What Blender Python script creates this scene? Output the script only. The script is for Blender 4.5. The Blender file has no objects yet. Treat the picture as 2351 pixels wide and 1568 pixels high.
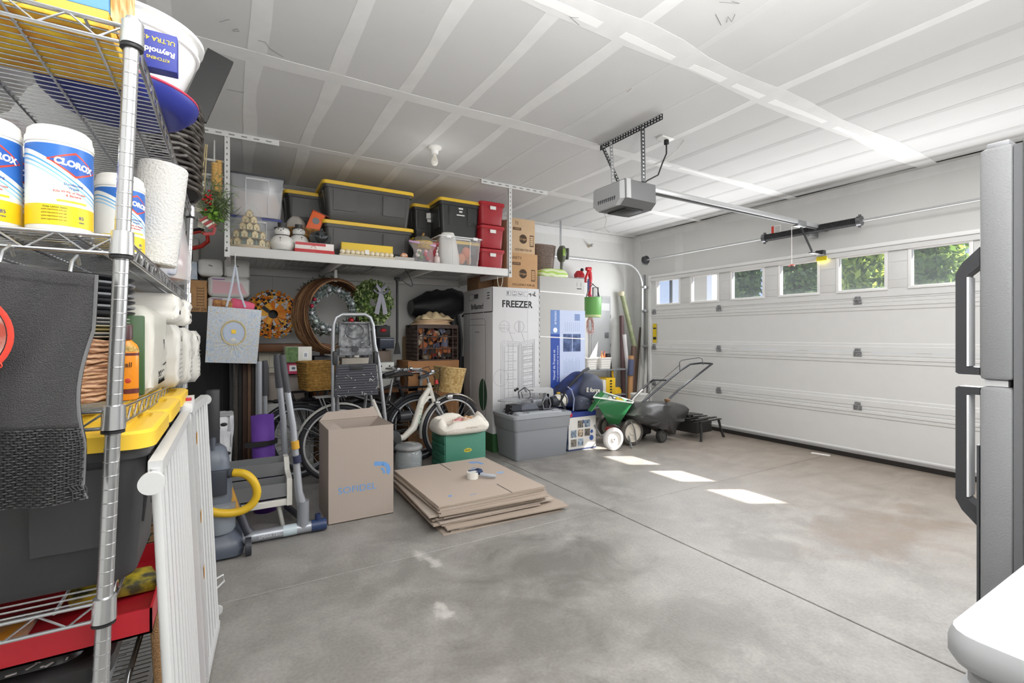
import bpy, bmesh, math, random
from mathutils import Matrix, Vector
R = random.Random(7)
PI = math.pi
col = bpy.context.scene.collection
F_, H_, CX_, CY_ = 1089., 1.263, 1175.5, 770.
A_ = math.radians(59.4); c_, s_ = math.cos(A_), math.sin(A_)

def W(u, v, X=None, Y=None, Z=None):
    """photograph pixel -> point on the world plane X=, Y= or Z="""
    r = (u - CX_) / F_; q = (CY_ - v) / F_
    dx, dy = c_ + s_ * r, s_ - c_ * r
    k = X / dx if X is not None else Y / dy if Y is not None else (Z - H_) / q
    return Vector((k * dx, k * dy, H_ + k * q))

# ---------------------------------------------------------------- materials
def lin(h):
    h = h.lstrip('#'); o = []
    for i in (0, 2, 4):
        c = int(h[i:i+2], 16) / 255
        o.append(c / 12.92 if c <= .04045 else ((c + .055) / 1.055) ** 2.4)
    return (*o, 1)
MC = {}
def mat(hexc, rough=.55, metal=0, var=.0, vs=8, bump=0, bs=60, trans=0, alpha=1, c2=None, wave=None, coat=0, sheen=0, emit=0):
    key = (hexc, rough, metal, var, vs, bump, bs, trans, alpha, c2, wave, coat, sheen, emit)
    if key in MC: return MC[key]
    m = bpy.data.materials.new('material_' + hexc.strip('#')); m.use_nodes = True
    nt = m.node_tree; N = nt.nodes; L = nt.links; b = N['Principled BSDF']
    b.inputs['Roughness'].default_value = rough; b.inputs['Metallic'].default_value = metal
    b.inputs['Transmission Weight'].default_value = trans; b.inputs['Alpha'].default_value = alpha
    b.inputs['Coat Weight'].default_value = coat; b.inputs['Sheen Weight'].default_value = sheen
    base = lin(hexc); b.inputs['Base Color'].default_value = base
    tc = N.new('ShaderNodeTexCoord')
    if emit:
        b.inputs['Emission Color'].default_value = base; b.inputs['Emission Strength'].default_value = emit
    if var or c2:
        n = N.new('ShaderNodeTexNoise'); n.inputs['Scale'].default_value = vs; n.inputs['Detail'].default_value = 5
        L.new(tc.outputs['Object'], n.inputs['Vector'])
        mx = N.new('ShaderNodeMix'); mx.data_type = 'RGBA'
        src = n.outputs['Fac']
        if wave:
            w = N.new('ShaderNodeTexWave'); w.inputs['Scale'].default_value = wave[0]; w.bands_direction = wave[1]
            w.inputs['Distortion'].default_value = wave[2] if len(wave) > 2 else 0
            L.new(tc.outputs['Object'], w.inputs['Vector']); src = w.outputs['Fac']
        else:
            cr = N.new('ShaderNodeValToRGB'); cr.color_ramp.elements[0].position = .36; cr.color_ramp.elements[1].position = .64
            L.new(src, cr.inputs['Fac']); src = cr.outputs['Color']
        L.new(src, mx.inputs[0])
        if c2: a, d = base, lin(c2)
        else: a = tuple(min(1, x * (1 - var)) for x in base[:3]) + (1,); d = tuple(min(1, x * (1 + var)) for x in base[:3]) + (1,)
        mx.inputs[6].default_value = a; mx.inputs[7].default_value = d
        L.new(mx.outputs[2], b.inputs['Base Color'])
    if bump:
        n2 = N.new('ShaderNodeTexNoise'); n2.inputs['Scale'].default_value = bs
        L.new(tc.outputs['Object'], n2.inputs['Vector'])
        bp = N.new('ShaderNodeBump'); bp.inputs['Strength'].default_value = bump; bp.inputs['Distance'].default_value = .01
        L.new(n2.outputs['Fac'], bp.inputs['Height']); L.new(bp.outputs['Normal'], b.inputs['Normal'])
    MC[key] = m; return m
def glassmat(hexc='e8eef2', alpha=.25, rough=.08):
    return mat(hexc, rough, alpha=alpha)

# ---------------------------------------------------------------- mesh builder
class M:
    def __init__(s, T=None): s.bm = bmesh.new(); s.T = T or Matrix(); s.mi = 0
    def add(s, verts, faces):
        vs = [s.bm.verts.new(s.T @ Vector(v)) for v in verts]; out = []
        for f in faces:
            try: fc = s.bm.faces.new([vs[i] for i in f]); fc.material_index = s.mi; out.append(fc)
            except ValueError: pass
        return vs, out
    def box(s, x0, y0, z0, x1, y1, z1, bv=0, n=2):
        vs, fs = s.add([(x0,y0,z0),(x1,y0,z0),(x1,y1,z0),(x0,y1,z0),(x0,y0,z1),(x1,y0,z1),(x1,y1,z1),(x0,y1,z1)],
              [(3,2,1,0),(4,5,6,7),(0,1,5,4),(1,2,6,5),(2,3,7,6),(3,0,4,7)])
        if bv:
            es = {e for f in fs for e in f.edges}
            g = bmesh.ops.bevel(s.bm, geom=list(es), offset=bv, segments=n, profile=.5, affect='EDGES')
            for f in g['faces']: f.material_index = s.mi
        return s
    def cbox(s, c, d, bv=0, rot=None):
        o = s.T
        s.T = s.T @ Matrix.Translation(c)
        if rot: s.T = s.T @ Matrix.Rotation(rot[2],4,'Z') @ Matrix.Rotation(rot[1],4,'Y') @ Matrix.Rotation(rot[0],4,'X')
        s.box(-d[0]/2,-d[1]/2,-d[2]/2,d[0]/2,d[1]/2,d[2]/2,bv); s.T = o; return s
    def beam(s, a, b, w, h, up=(0,0,1), bv=0):
        a, b = Vector(a), Vector(b); d = (b-a); L = d.length; d.normalize(); up = Vector(up)
        if abs(d.dot(up)) > .98: up = Vector((0,1,0))
        y = up.cross(d).normalized(); z = d.cross(y)
        o = s.T; s.T = s.T @ Matrix(((d.x,y.x,z.x,a.x),(d.y,y.y,z.y,a.y),(d.z,y.z,z.z,a.z),(0,0,0,1)))
        s.box(0,-w/2,-h/2,L,w/2,h/2,bv); s.T = o; return s
    def loft(s, rings, cap=True, closed=True, cyc=False):
        n = len(rings[0]); vs = [v for r in rings for v in r]; fs = []
        m = len(rings)
        for i in range(m if cyc else m-1):
            j2 = (i+1) % m
            for j in range(n if closed else n-1):
                k = (j+1) % n
                fs.append((i*n+j, i*n+k, j2*n+k, j2*n+j))
        if cap and not cyc: fs.append(tuple(reversed(range(n)))); fs.append(tuple((m-1)*n+i for i in range(n)))
        s.add(vs, fs); return s
    def tube(s, pts, r, seg=8, cyc=False, cap=True, flat=1):
        pts = [Vector(p) for p in pts]; n = len(pts); rings = []; prev = None
        for i, p in enumerate(pts):
            if cyc: t = (pts[(i+1) % n] - pts[i-1])
            else: t = pts[min(i+1, n-1)] - pts[max(i-1, 0)]
            if t.length < 1e-9: t = Vector((0,0,1))
            t.normalize()
            if prev is None:
                a = Vector((0,0,1)) if abs(t.z) < .9 else Vector((1,0,0)); prev = (a - t*a.dot(t)).normalized()
            else:
                q = prev - t*prev.dot(t); prev = q.normalized() if q.length > 1e-6 else prev
            b = t.cross(prev); rr = r[i] if isinstance(r, (list, tuple)) else r
            rings.append([p + prev*math.cos(k*2*PI/seg)*rr + b*math.sin(k*2*PI/seg)*rr*flat for k in range(seg)])
        s.loft(rings, cap, True, cyc); return s
    def cyl(s, a, b, r, r2=None, seg=20): return s.tube([a, b], [r, r if r2 is None else r2], seg)
    def lathe(s, prof, c=(0,0,0), seg=28, ax='z', sx=1, sy=1, cap=True):
        rings = []
        for r, z in prof:
            ring = []
            for k in range(seg):
                a = k*2*PI/seg; x, y = r*math.cos(a)*sx, r*math.sin(a)*sy
                ring.append({'z': (c[0]+x, c[1]+y, c[2]+z), 'x': (c[0]+z, c[1]+x, c[2]+y), 'y': (c[0]+y, c[1]+z, c[2]+x)}[ax])
            rings.append(ring)
        s.loft(rings, cap and not (len(prof) == 2 and prof[0][1] == prof[1][1])); return s
    def ball(s, c, r, seg=14, sq=(1,1,1)):
        p = [(math.sin(PI*i/8)*r+1e-5, -math.cos(PI*i/8)*r*sq[2]) for i in range(9)]
        return s.lathe(p, c, seg, sx=sq[0], sy=sq[1])
    def prism(s, pts, y0, y1, plane='xz'):
        f = {'xz': lambda p, y: (p[0], y, p[1]), 'yz': lambda p, y: (y, p[0], p[1]), 'xy': lambda p, y: (p[0], p[1], y)}[plane]
        n = len(pts); s.add([f(p, y0) for p in pts]+[f(p, y1) for p in pts],
              [tuple(range(n)), tuple(reversed(range(n, 2*n)))]+[(i, n+i, n+(i+1) % n, (i+1) % n) for i in range(n)]); return s
    def grid(s, fn, nu, nv, cu=False):
        vs = [fn(i/(nu if cu else nu-1), j/(nv-1)) for i in range(nu) for j in range(nv)]; fs = []
        for i in range(nu if cu else nu-1):
            for j in range(nv-1):
                k = (i+1) % nu; fs.append((i*nv+j, k*nv+j, k*nv+j+1, i*nv+j+1))
        s.add(vs, fs); return s
    def rr(s, w, d, r, z, n=4, cx=0, cy=0):
        return [Vector((cx+sx*(w/2-r)+r*math.cos(a), cy+sy*(d/2-r)+r*math.sin(a), z))
                for sx, sy, a0 in ((1,1,0),(-1,1,PI/2),(-1,-1,PI),(1,-1,3*PI/2)) for a in [a0+PI/2*i/n for i in range(n+1)]]
    def build(s, name, mats, parent=None, sm=35, solid=0):
        if not isinstance(mats, (list, tuple)): mats = [mats]
        bmesh.ops.recalc_face_normals(s.bm, faces=s.bm.faces)
        me = bpy.data.meshes.new(name); s.bm.to_mesh(me); s.bm.free()
        for m in mats: me.materials.append(m)
        if sm: me.shade_smooth(); me.set_sharp_from_angle(angle=math.radians(sm))
        o = bpy.data.objects.new(name, me); col.objects.link(o)
        if parent: o.parent = parent
        if solid: md = o.modifiers.new('thickness', 'SOLIDIFY'); md.thickness = solid; md.offset = 0
        return o
def thing(name, label, cat, loc=(0,0,0), rz=0, group=None):
    o = bpy.data.objects.new(name, None); col.objects.link(o); o.empty_display_size = .05
    o.location = loc; o.rotation_euler = (0,0,rz); o['label'] = label; o['category'] = cat
    if group: o['group'] = group
    return o
def tag(o, label, cat, loc=None, rz=None, group=None):
    o['label'] = label; o['category'] = cat
    if loc is not None: o.location = loc
    if rz is not None: o.rotation_euler = (0,0,rz)
    if group: o['group'] = group
    return o
def struct(o, parent=None): o['kind'] = 'structure'; return o
def copy_tree(o, parent=None):
    c = o.copy(); col.objects.link(c)
    if parent: c.parent = parent
    for ch in list(o.children): copy_tree(ch, c)
    return c
def text(parent, st, size, loc, face, m, name='lettering', sx=1, off=0, roll=0, al='CENTER', label=None, ext=.0006):
    cu = bpy.data.curves.new(name, 'FONT'); cu.body = st; cu.size = size; cu.align_x = al; cu.align_y = 'CENTER'
    cu.extrude = ext; cu.offset = off; cu.resolution_u = 3
    tmp = bpy.data.objects.new(name, cu); col.objects.link(tmp)
    bpy.context.view_layer.update()
    me = bpy.data.meshes.new_from_object(tmp.evaluated_get(bpy.context.evaluated_depsgraph_get()))
    bpy.data.objects.remove(tmp); me.materials.clear(); me.materials.append(m)
    base = {'-y': Matrix.Rotation(PI/2,4,'X'), '-x': Matrix.Rotation(-PI/2,4,'Z') @ Matrix.Rotation(PI/2,4,'X'),
            '+x': Matrix.Rotation(PI/2,4,'Z') @ Matrix.Rotation(PI/2,4,'X'), 'z': Matrix()}[face]
    me.transform(Matrix.Translation(loc) @ base @ Matrix.Rotation(roll,4,'Z') @ Matrix.Diagonal((sx,1,1,1)))
    o = bpy.data.objects.new(name, me); col.objects.link(o); o.parent = parent
    if label: o['label'] = label
    return o
def arc(cx, cz, r, a0, a1, n): return [(cx + r*math.cos(math.radians(a0+(a1-a0)*i/n)), cz + r*math.sin(math.radians(a0+(a1-a0)*i/n))) for i in range(n+1)]

# ---------------------------------------------------------------- common materials
WHITE = mat('ececea', .5); CHROME = mat('c9cbce', .22, .95); STEEL = mat('a9abad', .35, .85); BLACK = mat('1b1b1d', .5)
DGREY = mat('3a3a3c', .55); GREY = mat('8d9094', .5); SILVER = mat('b4b8bd', .38, .7); YEL = mat('efc53c', .45); RED = mat('b3202c', .4)
CARD = mat('b9a79a', .85, var=.05, vs=30, bump=.05); KRAFT = mat('b98e62', .85, var=.05, vs=20); BTOTE = mat('3a3a3b', .45, bump=.04, bs=200)
WPLAS = mat('e9e8e4', .4); INK = mat('2b2b2b', .7); BLUEINK = mat('6f9fd8', .8); PAPER = mat('f0efec', .8)
WICK = mat('a5763f', .75, c2='6d4520', wave=(60,'Z',3), bump=.4, bs=90)
WHITEM = mat('d9dadb', .35, .25)

# ================================================================ SETTING
def ceilingmat():
    return mat('d0d0cf', .85, var=.015, vs=3, bump=.02)
fl = mat('8f8b85', .55)
def floormat():
    m = bpy.data.materials.new('concrete'); m.use_nodes = True; nt = m.node_tree; N = nt.nodes; L = nt.links; b = N['Principled BSDF']
    tc = N.new('ShaderNodeTexCoord')
    def noise(sc, det, dist=0, rough=.5, mp=None):
        n = N.new('ShaderNodeTexNoise'); n.inputs['Scale'].default_value = sc; n.inputs['Detail'].default_value = det
        n.inputs['Distortion'].default_value = dist; n.inputs['Roughness'].default_value = rough
        if mp:
            mm = N.new('ShaderNodeMapping'); mm.inputs['Scale'].default_value = mp[0]; mm.inputs['Rotation'].default_value = (0,0,mp[1]); L.new(tc.outputs['Object'], mm.inputs['Vector']); L.new(mm.outputs[0], n.inputs['Vector'])
        else: L.new(tc.outputs['Object'], n.inputs['Vector'])
        return n
    def mix(fac, a, bb, t='MIX'):
        x = N.new('ShaderNodeMix'); x.data_type = 'RGBA'; x.blend_type = t
        if isinstance(fac, float): x.inputs[0].default_value = fac
        else: L.new(fac, x.inputs[0])
        for i, v in ((6, a), (7, bb)):
            if isinstance(v, tuple): x.inputs[i].default_value = v
            else: L.new(v, x.inputs[i])
        return x.outputs[2]
    def ramp(f, p0, p1, c0=(0,0,0,1), c1=(1,1,1,1)):
        r = N.new('ShaderNodeValToRGB'); r.color_ramp.elements[0].position = p0; r.color_ramp.elements[1].position = p1
        r.color_ramp.elements[0].color = c0; r.color_ramp.elements[1].color = c1; L.new(f, r.inputs['Fac']); return r.outputs['Color']
    n1 = noise(.9, 6, .6); n2 = noise(4, 8, .3, .65); n3 = noise(70, 3); n4 = noise(1.3, 7, 2.2, .6, ((1, 2.6, 1), .5))
    c = mix(ramp(n1.outputs['Fac'], .35, .65), lin('7b7874'), lin('96938f'))
    c = mix(ramp(n2.outputs['Fac'], .42, .66), c, lin('a3a09c'), 'MIX')
    c = mix(.25, c, ramp(n3.outputs['Fac'], .3, .7, lin('6f6b66'), lin('a8a5a0')))
    # brown dust nearer to the garage door
    sx = N.new('ShaderNodeSeparateXYZ'); L.new(tc.outputs['Object'], sx.inputs[0])
    mr = N.new('ShaderNodeMapRange'); mr.inputs[1].default_value = 2.9; mr.inputs[2].default_value = 5.2; mr.inputs[3].default_value = 0; mr.inputs[4].default_value = .75; L.new(sx.outputs[0], mr.inputs[0])
    c = mix(mr.outputs[0], c, mix(ramp(n4.outputs['Fac'], .35, .7), lin('7f7163'), lin('9a8c7e')))
    # darker damp stain in the middle of the floor
    def blob(x, y, rx, ry, s0, col2, k, c):
        mm = N.new('ShaderNodeMapping'); mm.inputs['Location'].default_value = (-x/rx, -y/ry, 0); mm.inputs['Scale'].default_value = (1/rx, 1/ry, 0); L.new(tc.outputs['Object'], mm.inputs['Vector'])
        va = N.new('ShaderNodeVectorMath'); va.operation = 'ADD'; nn = noise(s0, 6, 1.0, .62)
        sc = N.new('ShaderNodeVectorMath'); sc.operation = 'SCALE'; sc.inputs['Scale'].default_value = 2.6; sb = N.new('ShaderNodeVectorMath'); sb.operation = 'SUBTRACT'; sb.inputs[1].default_value = (.5,.5,.5)
        L.new(nn.outputs['Color'], sb.inputs[0]); L.new(sb.outputs[0], sc.inputs[0]); L.new(mm.outputs[0], va.inputs[0]); L.new(sc.outputs[0], va.inputs[1])
        ln = N.new('ShaderNodeVectorMath'); ln.operation = 'LENGTH'; L.new(va.outputs[0], ln.inputs[0])
        f = ramp(ln.outputs['Value'], .35, 1.05, (k,k,k,1), (0,0,0,1)); return mix(f, c, lin(col2))
    c = blob(1.52, 2.2, .6, .42, 2.4, '65625d', .75, c)
    c = blob(1.1, 1.7, .6, .4, 3.2, '6b6863', .5, c)
    for bx_, by_, br_ in ((.93,2.62,.05),(.98,2.48,.045),(.96,2.55,.03),(.83,2.0,.05),(.84,2.07,.03)): c = blob(bx_, by_, br_, br_*1.5, 9, 'c3c0bb', .8, c)
    c = blob(1.75, 1.35, .4, .3, 3, '6e6b66', .5, c)
    c = blob(2.75, 1.62, .35, .3, 4, '706b65', .6, c)
    c = blob(3.6, 1.4, .9, .3, 2.5, '7a6858', .6, c)
    L.new(c, b.inputs['Base Color'])
    r = N.new('ShaderNodeMapRange'); r.inputs[3].default_value = .3; r.inputs[4].default_value = .62; L.new(n2.outputs['Fac'], r.inputs[0]); L.new(r.outputs[0], b.inputs['Roughness'])
    bp = N.new('ShaderNodeBump'); bp.inputs['Strength'].default_value = .12; bp.inputs['Distance'].default_value = .01; L.new(n3.outputs['Fac'], bp.inputs['Height']); L.new(bp.outputs['Normal'], b.inputs['Normal'])
    return m
CON = floormat(); WALL = mat('dadad8', .8, var=.02, vs=2, bump=.03, bs=40)
Xd, Yw, ZC, XL, YN = 5.53, 5.6, 2.83, -.9, -.7
# slab in four panels, sunk control joints between them
m = M(); jx, jy, g = 2.36, 2.62, .004
for x0, x1 in ((XL-.1, jx-g), (jx+g, 9)):
    for y0, y1 in ((YN-.1, jy-g*.8), (jy+g*.8, Yw+.1)): m.box(x0, y0, -.1, x1, y1, 0, .003, 1)
m.box(XL-.1, YN-.1, -.14, 9, Yw+.1, -.1)
struct(m.build('floor', CON, sm=0))
struct(M().box(XL-.1, YN-.1, ZC, Xd+.15, Yw+.1, ZC+.1).build('ceiling', ceilingmat(), sm=0))
struct(M().box(XL-.1, YN-.1, 0, XL, Yw+.1, ZC).build('wall_left', WALL, sm=0))
struct(M().box(XL, Yw, 0, Xd+.15, Yw+.1, ZC).build('wall_far', WALL, sm=0))
struct(M().box(XL, YN-.1, 0, Xd+.15, YN, ZC).build('wall_near', WALL, sm=0))
DY0, DY1, DZ = .29, 5.17, 2.13
struct(M().box(Xd+.06, YN, 0, Xd+.15, DY0-.02, ZC).box(Xd+.06, DY1+.02, 0, Xd+.15, Yw, ZC).box(Xd+.06, DY0-.02, DZ-.01, Xd+.15, DY1+.02, ZC)
       .build('wall_door', WALL, sm=0))
# taped and mudded drywall joints: hand-trowelled strips a fraction of a millimetre proud
MUD = mat('e2e2e1', .75, var=.03, vs=6); MUD2 = mat('d3d3d2', .8, var=.02); MUD3 = mat('c3c3c2', .85, var=.02)
def strip(axis, c, a, b, w, mt, z=ZC-.0012, wob=.012, n=26):
    m = M(); pts = []
    ph = R.random()*9
    for i in range(n+1):
        t = a+(b-a)*i/n; o = wob*math.sin(t*2.3+ph)+wob*.5*math.sin(t*5.1+ph*2); ww = w/2*(1+.16*math.sin(t*4.1+ph)+R.uniform(-.07,.07))
        pts.append((t, c+o-ww, c+o+ww))
    vs = []; 
    for t, lo, hi in pts:
        for q, zz in ((lo, z), (hi, z), (hi, ZC+.001), (lo, ZC+.001)): vs.append((t, q, zz) if axis == 'x' else (q, t, zz))
    fs = []
    for i in range(n):
        for k in range(4): fs.append((i*4+k, i*4+(k+1) % 4, i*4+4+(k+1) % 4, i*4+4+k))
    fs += [(0,1,2,3), (n*4, n*4+1, n*4+2, n*4+3)]
    m.add(vs, fs); return m.build('trim_1', mt, sm=0)
tn = 0
def tstrip(*a, **k):
    global tn; tn += 1; o = strip(*a, **k); o.name = 'trim_%d' % tn; struct(o)
for i in range(14):
    x = .12+.414*i
    if x < 3.3: tstrip('y', x, YN, Yw, [.085,.085,.08,.075,.09,.05,.04,.07][i] if i < 8 else .05, MUD if i < 5 or i == 7 else MUD2)
    else: tstrip('y', x, YN, Yw, .055, MUD3, wob=.003)
tstrip('y', -.3, YN, Yw, .085, MUD)
tstrip('y', 5.42, YN, Yw, .16, MUD3, wob=.003)
for y, w in ((3.03,.11), (4.28,.09), (1.81,.17), (.59,.1), (5.5,.08)): tstrip('x', y, XL, Xd, w, MUD, z=ZC-.002, wob=.01)
for a, b in ((.9,1.6),(1.75,2.15),(2.3,2.6),(2.7,3.0),(3.1,3.75),(3.9,4.3),(4.4,4.9)): tstrip('x', 1.84, a, b, .045, mat('f6f6f5', .7), z=ZC-.003, wob=.008, n=10)
for a, b in ((3.2,3.5),(3.6,4.2),(4.3,4.9)): tstrip('x', 3.03, a, b, .04, mat('f6f6f5', .7), z=ZC-.003, wob=.006, n=8)
m = M()                        # faint pencil scribbles the drywallers left on the ceiling
for P in ([(503,51),(520,46),(527,45)], [(533,70),(545,66),(549,72),(535,72)], [(592,93),(610,97),(618,110),(650,131)], [(520,205),(560,213)], [(1643,33),(1656,58)], [(1668,52),(1672,38),(1680,50),(1688,33)], [(1652,5),(1698,8),(1680,3)], [(1308,38),(1330,58)], [(1310,40),(1328,41)], [(1440,212),(1450,203)]):
    pp = [W(u, v, Z=ZC-.0035) for u, v in P]; m.tube(pp, .0012, 4)
tn += 1; struct(m.build('trim_%d' % tn, mat('7d7d7c', .9), sm=0))
# taped joints on the door wall and far corner
m = M().box(Xd+.0575, 4.62, DZ, Xd+.061, 4.76, 2.735).box(Xd+.0585, DY0, 2.74, Xd+.061, 5.44, ZC); tn += 1; struct(m.build('trim_%d' % tn, MUD, sm=0))
m = M().box(5.38, Yw-.0015, 0, Xd+.06, Yw+.001, ZC); m.box(Xd+.0585, 5.45, 0, Xd+.061, Yw-.003, ZC).box(3.4, Yw-.0015, 1.42, 5.375, Yw, 1.52).box(-.8, Yw-.0015, 2.72, 5.375, Yw, ZC); tn += 1; struct(m.build('trim_%d' % tn, MUD, sm=0))

# ---------------------------------------------------------------- sectional garage door
DW = mat('dfdfde', .42, var=.01); DWI = mat('d2d3d4', .5); FRM = mat('f3f3f2', .4)
door = M(); pan = []
sec = [0, .545, 1.093, 1.625, DZ]
for k in range(3):
    z0, z1 = sec[k], sec[k+1]
    pr = [(Xd, z0+.001), (Xd, z0+.055), (Xd+.008, z0+.06), (Xd+.008, z0+.085), (Xd+.014, z0+.095), (Xd+.014, z1-.115), (Xd+.006, z1-.105), (Xd+.006, z1-.075), (Xd-.002, z1-.07), (Xd-.002, z1-.045), (Xd+.006, z1-.04), (Xd, z1-.03), (Xd, z1-.002), (Xd+.045, z1-.002), (Xd+.045, z0+.001)]
    n = len(pr); door.add([(x, DY0, z) for x, z in pr]+[(x, DY1, z) for x, z in pr], [tuple(range(n)), tuple(reversed(range(n,2*n)))]+[(i, n+i, n+(i+1)%n, (i+1)%n) for i in range(n)])
# window section: solid except eight openings
z0, z1 = sec[3], sec[4]; wz0, wz1 = 1.735, 2.075
wys = [5.04-.6215*k for k in range(8)]; ww = .405
door.box(Xd, DY0, z0+.001, Xd+.045, DY1, wz0).box(Xd, DY0, wz1, Xd+.045, DY1, z1).box(Xd-.03, DY0, z1-.045, Xd, DY1, z1)
door.box(Xd-.008, DY0, z0+.02, Xd, DY1, z0+.05)
prev = DY1
for y in wys:
    if prev-y > .01: door.box(Xd, y, wz0, Xd+.045, prev, wz1)
    prev = y-ww
if prev > DY0: door.box(Xd, DY0, wz0, Xd+.045, prev, wz1)
d = struct(door.build('door_1', DW, sm=25))
for i, y in enumerate(wys):
    f = M(); b = .028
    f.box(Xd-.014, y-ww-b, wz0-b, Xd+.01, y+b, wz0, .003).box(Xd-.014, y-ww-b, wz1, Xd+.01, y+b, wz1+b, .003).box(Xd-.014, y-ww-b, wz0, Xd+.01, y-ww, wz1, .003).box(Xd-.014, y, wz0, Xd+.01, y+b, wz1, .003)
    w = struct(f.build('window_%d' % (i+1), FRM))
    M().box(Xd+.02, y-ww, wz0, Xd+.024, y, wz1).build('pane', mat('dfe8ef', .03, alpha=.10), w)
    if i < 7:
        yy = y-ww-.03; q = M(); q.box(Xd-.005, yy-.155, wz0-.01, Xd, yy, wz1, .003).box(Xd-.008, yy-.155, (wz0+wz1)/2+.07, Xd-.003, yy-.01, (wz0+wz1)/2+.078).box(Xd-.008, yy-.155, (wz0+wz1)/2-.1, Xd-.003, yy-.01, (wz0+wz1)/2-.092)
        q.build('stile', DW, d)
for yy in (4.62, 3.46, 2.36, 1.25):                   # wide flat stiles carrying the hinges
    pass
for z in sec[1:4]:
    for j, yy in enumerate((5.1, 3.99, 2.38, .9)):
        h = M(); h.cbox((Xd-.008, yy, z+.02), (.006,.055,.035), .002).cbox((Xd-.008, yy, z-.025), (.006,.075,.04), .002).cyl((Xd-.016, yy-.035, z), (Xd-.016, yy+.035, z), .007, seg=8)
        for a, b2 in ((.022,.02),(-.022,.02),(-.026,-.03),(.026,-.03)): h.cyl((Xd-.008, yy+a, z+b2), (Xd-.016, yy+a, z+b2), .006, seg=6)
        h.build('hinge', mat('b4b5b7', .4, .5, c2='7d7e82', vs=60), d)
M().box(Xd-.012, DY0, .0, Xd+.04, DY1, .045).build('bottom_seal', mat('25221f', .8), d)
M().box(Xd-.003, DY0, .048, Xd+.002, DY1, .075).build('bottom_rail', mat('bfc0c1', .3, .5), d)
# stickers on the door
o = M().box(Xd-.0345, 2.66, 2.072, Xd-.033, 2.765, 2.118).build('warning_sticker', mat('e9d21d', .5), d)
o = M().box(Xd-.002, 5.06, 1.15, Xd-.0005, 5.13, 1.44).build('warning_sticker', mat('e9c91d', .5), d)
M().box(Xd-.003, 5.065, 1.2, Xd-.002, 5.125, 1.24).box(Xd-.003, 5.065, 1.36, Xd-.002, 5.125, 1.38).build('sticker_print', INK, o)
# header trim above the door
struct(M().box(Xd-.0, DY0-.1, DZ+.012, Xd+.07, DY1+.05, DZ+.05, .004).build('trim_60', FRM))
struct(M().box(Xd-.01, DY1, 0, Xd+.07, DY1+.055, DZ+.05, .004).build('trim_61', FRM))

# ---------------------------------------------------------------- door track, shaft, spring
t = thing('garage_door_track', 'galvanized door track curving from the ceiling down beside the garage door', 'door track', (5.42, 5.24, 0))
tr = []
for zz in (0, .6, 1.2, 1.8, 2.0): tr.append((0, 0, zz))
for i in range(9):
    a = PI/2*i/8; tr.append((-.34+.34*math.cos(a), 0, 2.0+.34*math.sin(a)))
tr += [(-.8,0,2.34), (-1.3,0,2.34), (-1.75,0,2.34)]
m = M(); ring = []
for p in tr: pass
m.tube(tr, .022, 8, flat=.7); m.build('rail', mat('bcbdbd', .35, .65), t)
for zz in (.5, 1.1, 1.64, 2.0): M().cbox((.06, .0, zz), (.12,.05,.04), .002).cyl((0,-.06,zz),(0,.02,zz),.018,seg=10).build('bracket', STEEL, t)
M().box(.05, .02, .0, .09, .05, 2.2).build('angle_iron', STEEL, t)
M().beam((-1.55,0,2.36),(-1.55,0,ZC),.03,.003).build('hanger_strap', STEEL, t)
t = thing('torsion_shaft', 'thin steel torsion shaft with cable drum running above the garage door', 'torsion bar', (5.4, 5.16, 2.405))
M().cyl((0, .05, 0), (0, -4.75, .0), .0127, seg=12).build('shaft', mat('c4c5c6', .3, .6), t)
m = M(); m.lathe([(.03,-.03),(.062,-.028),(.065,-.02),(.05,-.015),(.05,.02),(.058,.026),(.03,.03)], (0,0,0), 20, 'y'); m.build('cable_drum', mat('4a4b4d', .5, .6), t)
M().cbox((.06, .07, 0), (.12,.01,.12), .003).build('bearing_plate', STEEL, t)
t = thing('torsion_spring', 'black coiled torsion spring in the middle of the shaft over the garage door', 'spring', (5.4, 2.8, 2.405))
m = M(); pts = []
n = 60
m.lathe([(.036, -.47), (.036, .47)], (0,0,0), 20, 'y')
for i in range(n): 
    y = -.46+.92*i/(n-1); m.lathe([(.036, y-.006), (.042, y), (.036, y+.006)], (0,0,0), 16, 'y', cap=False)
m.build('coil', mat('302f31', .5, .5), t)
for sgn in (-1, 1):
    m = M(); m.lathe([(.02, sgn*.47), (.05, sgn*.47), (.05, sgn*.51), (.02, sgn*.52)], (0,0,0), 16, 'y'); m.cbox((0,sgn*.49,.05),(.02,.02,.03)).cbox((0,sgn*.49,-.05),(.02,.02,.03)); m.build('winding_cone', mat('77787a', .4, .8), t)
M().cbox((.08, 0, .0), (.16,.05,.14), .004).build('anchor_bracket', STEEL, t)
o = M().box(-.003,-.06,-.05,.0,.06,.05).build('warning_tag', mat('f0eeea', .6)); 
w = W(1782, 527, X=5.5)
t = thing('warning_tag', 'red and white warning tag tied above the left end of the black spring', 'tag', w)
o.parent = t; m = M().box(-.0045,.025,-.045,-.003,.055,.045); m.build('print', mat('d23a2c', .6), t)
m = M()
for k in range(5): m.box(-.0045,-.045,-.03+k*.014,-.003,.015,-.025+k*.014)
m.build('fine_print', mat('8a8a8a', .8), t)

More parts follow.
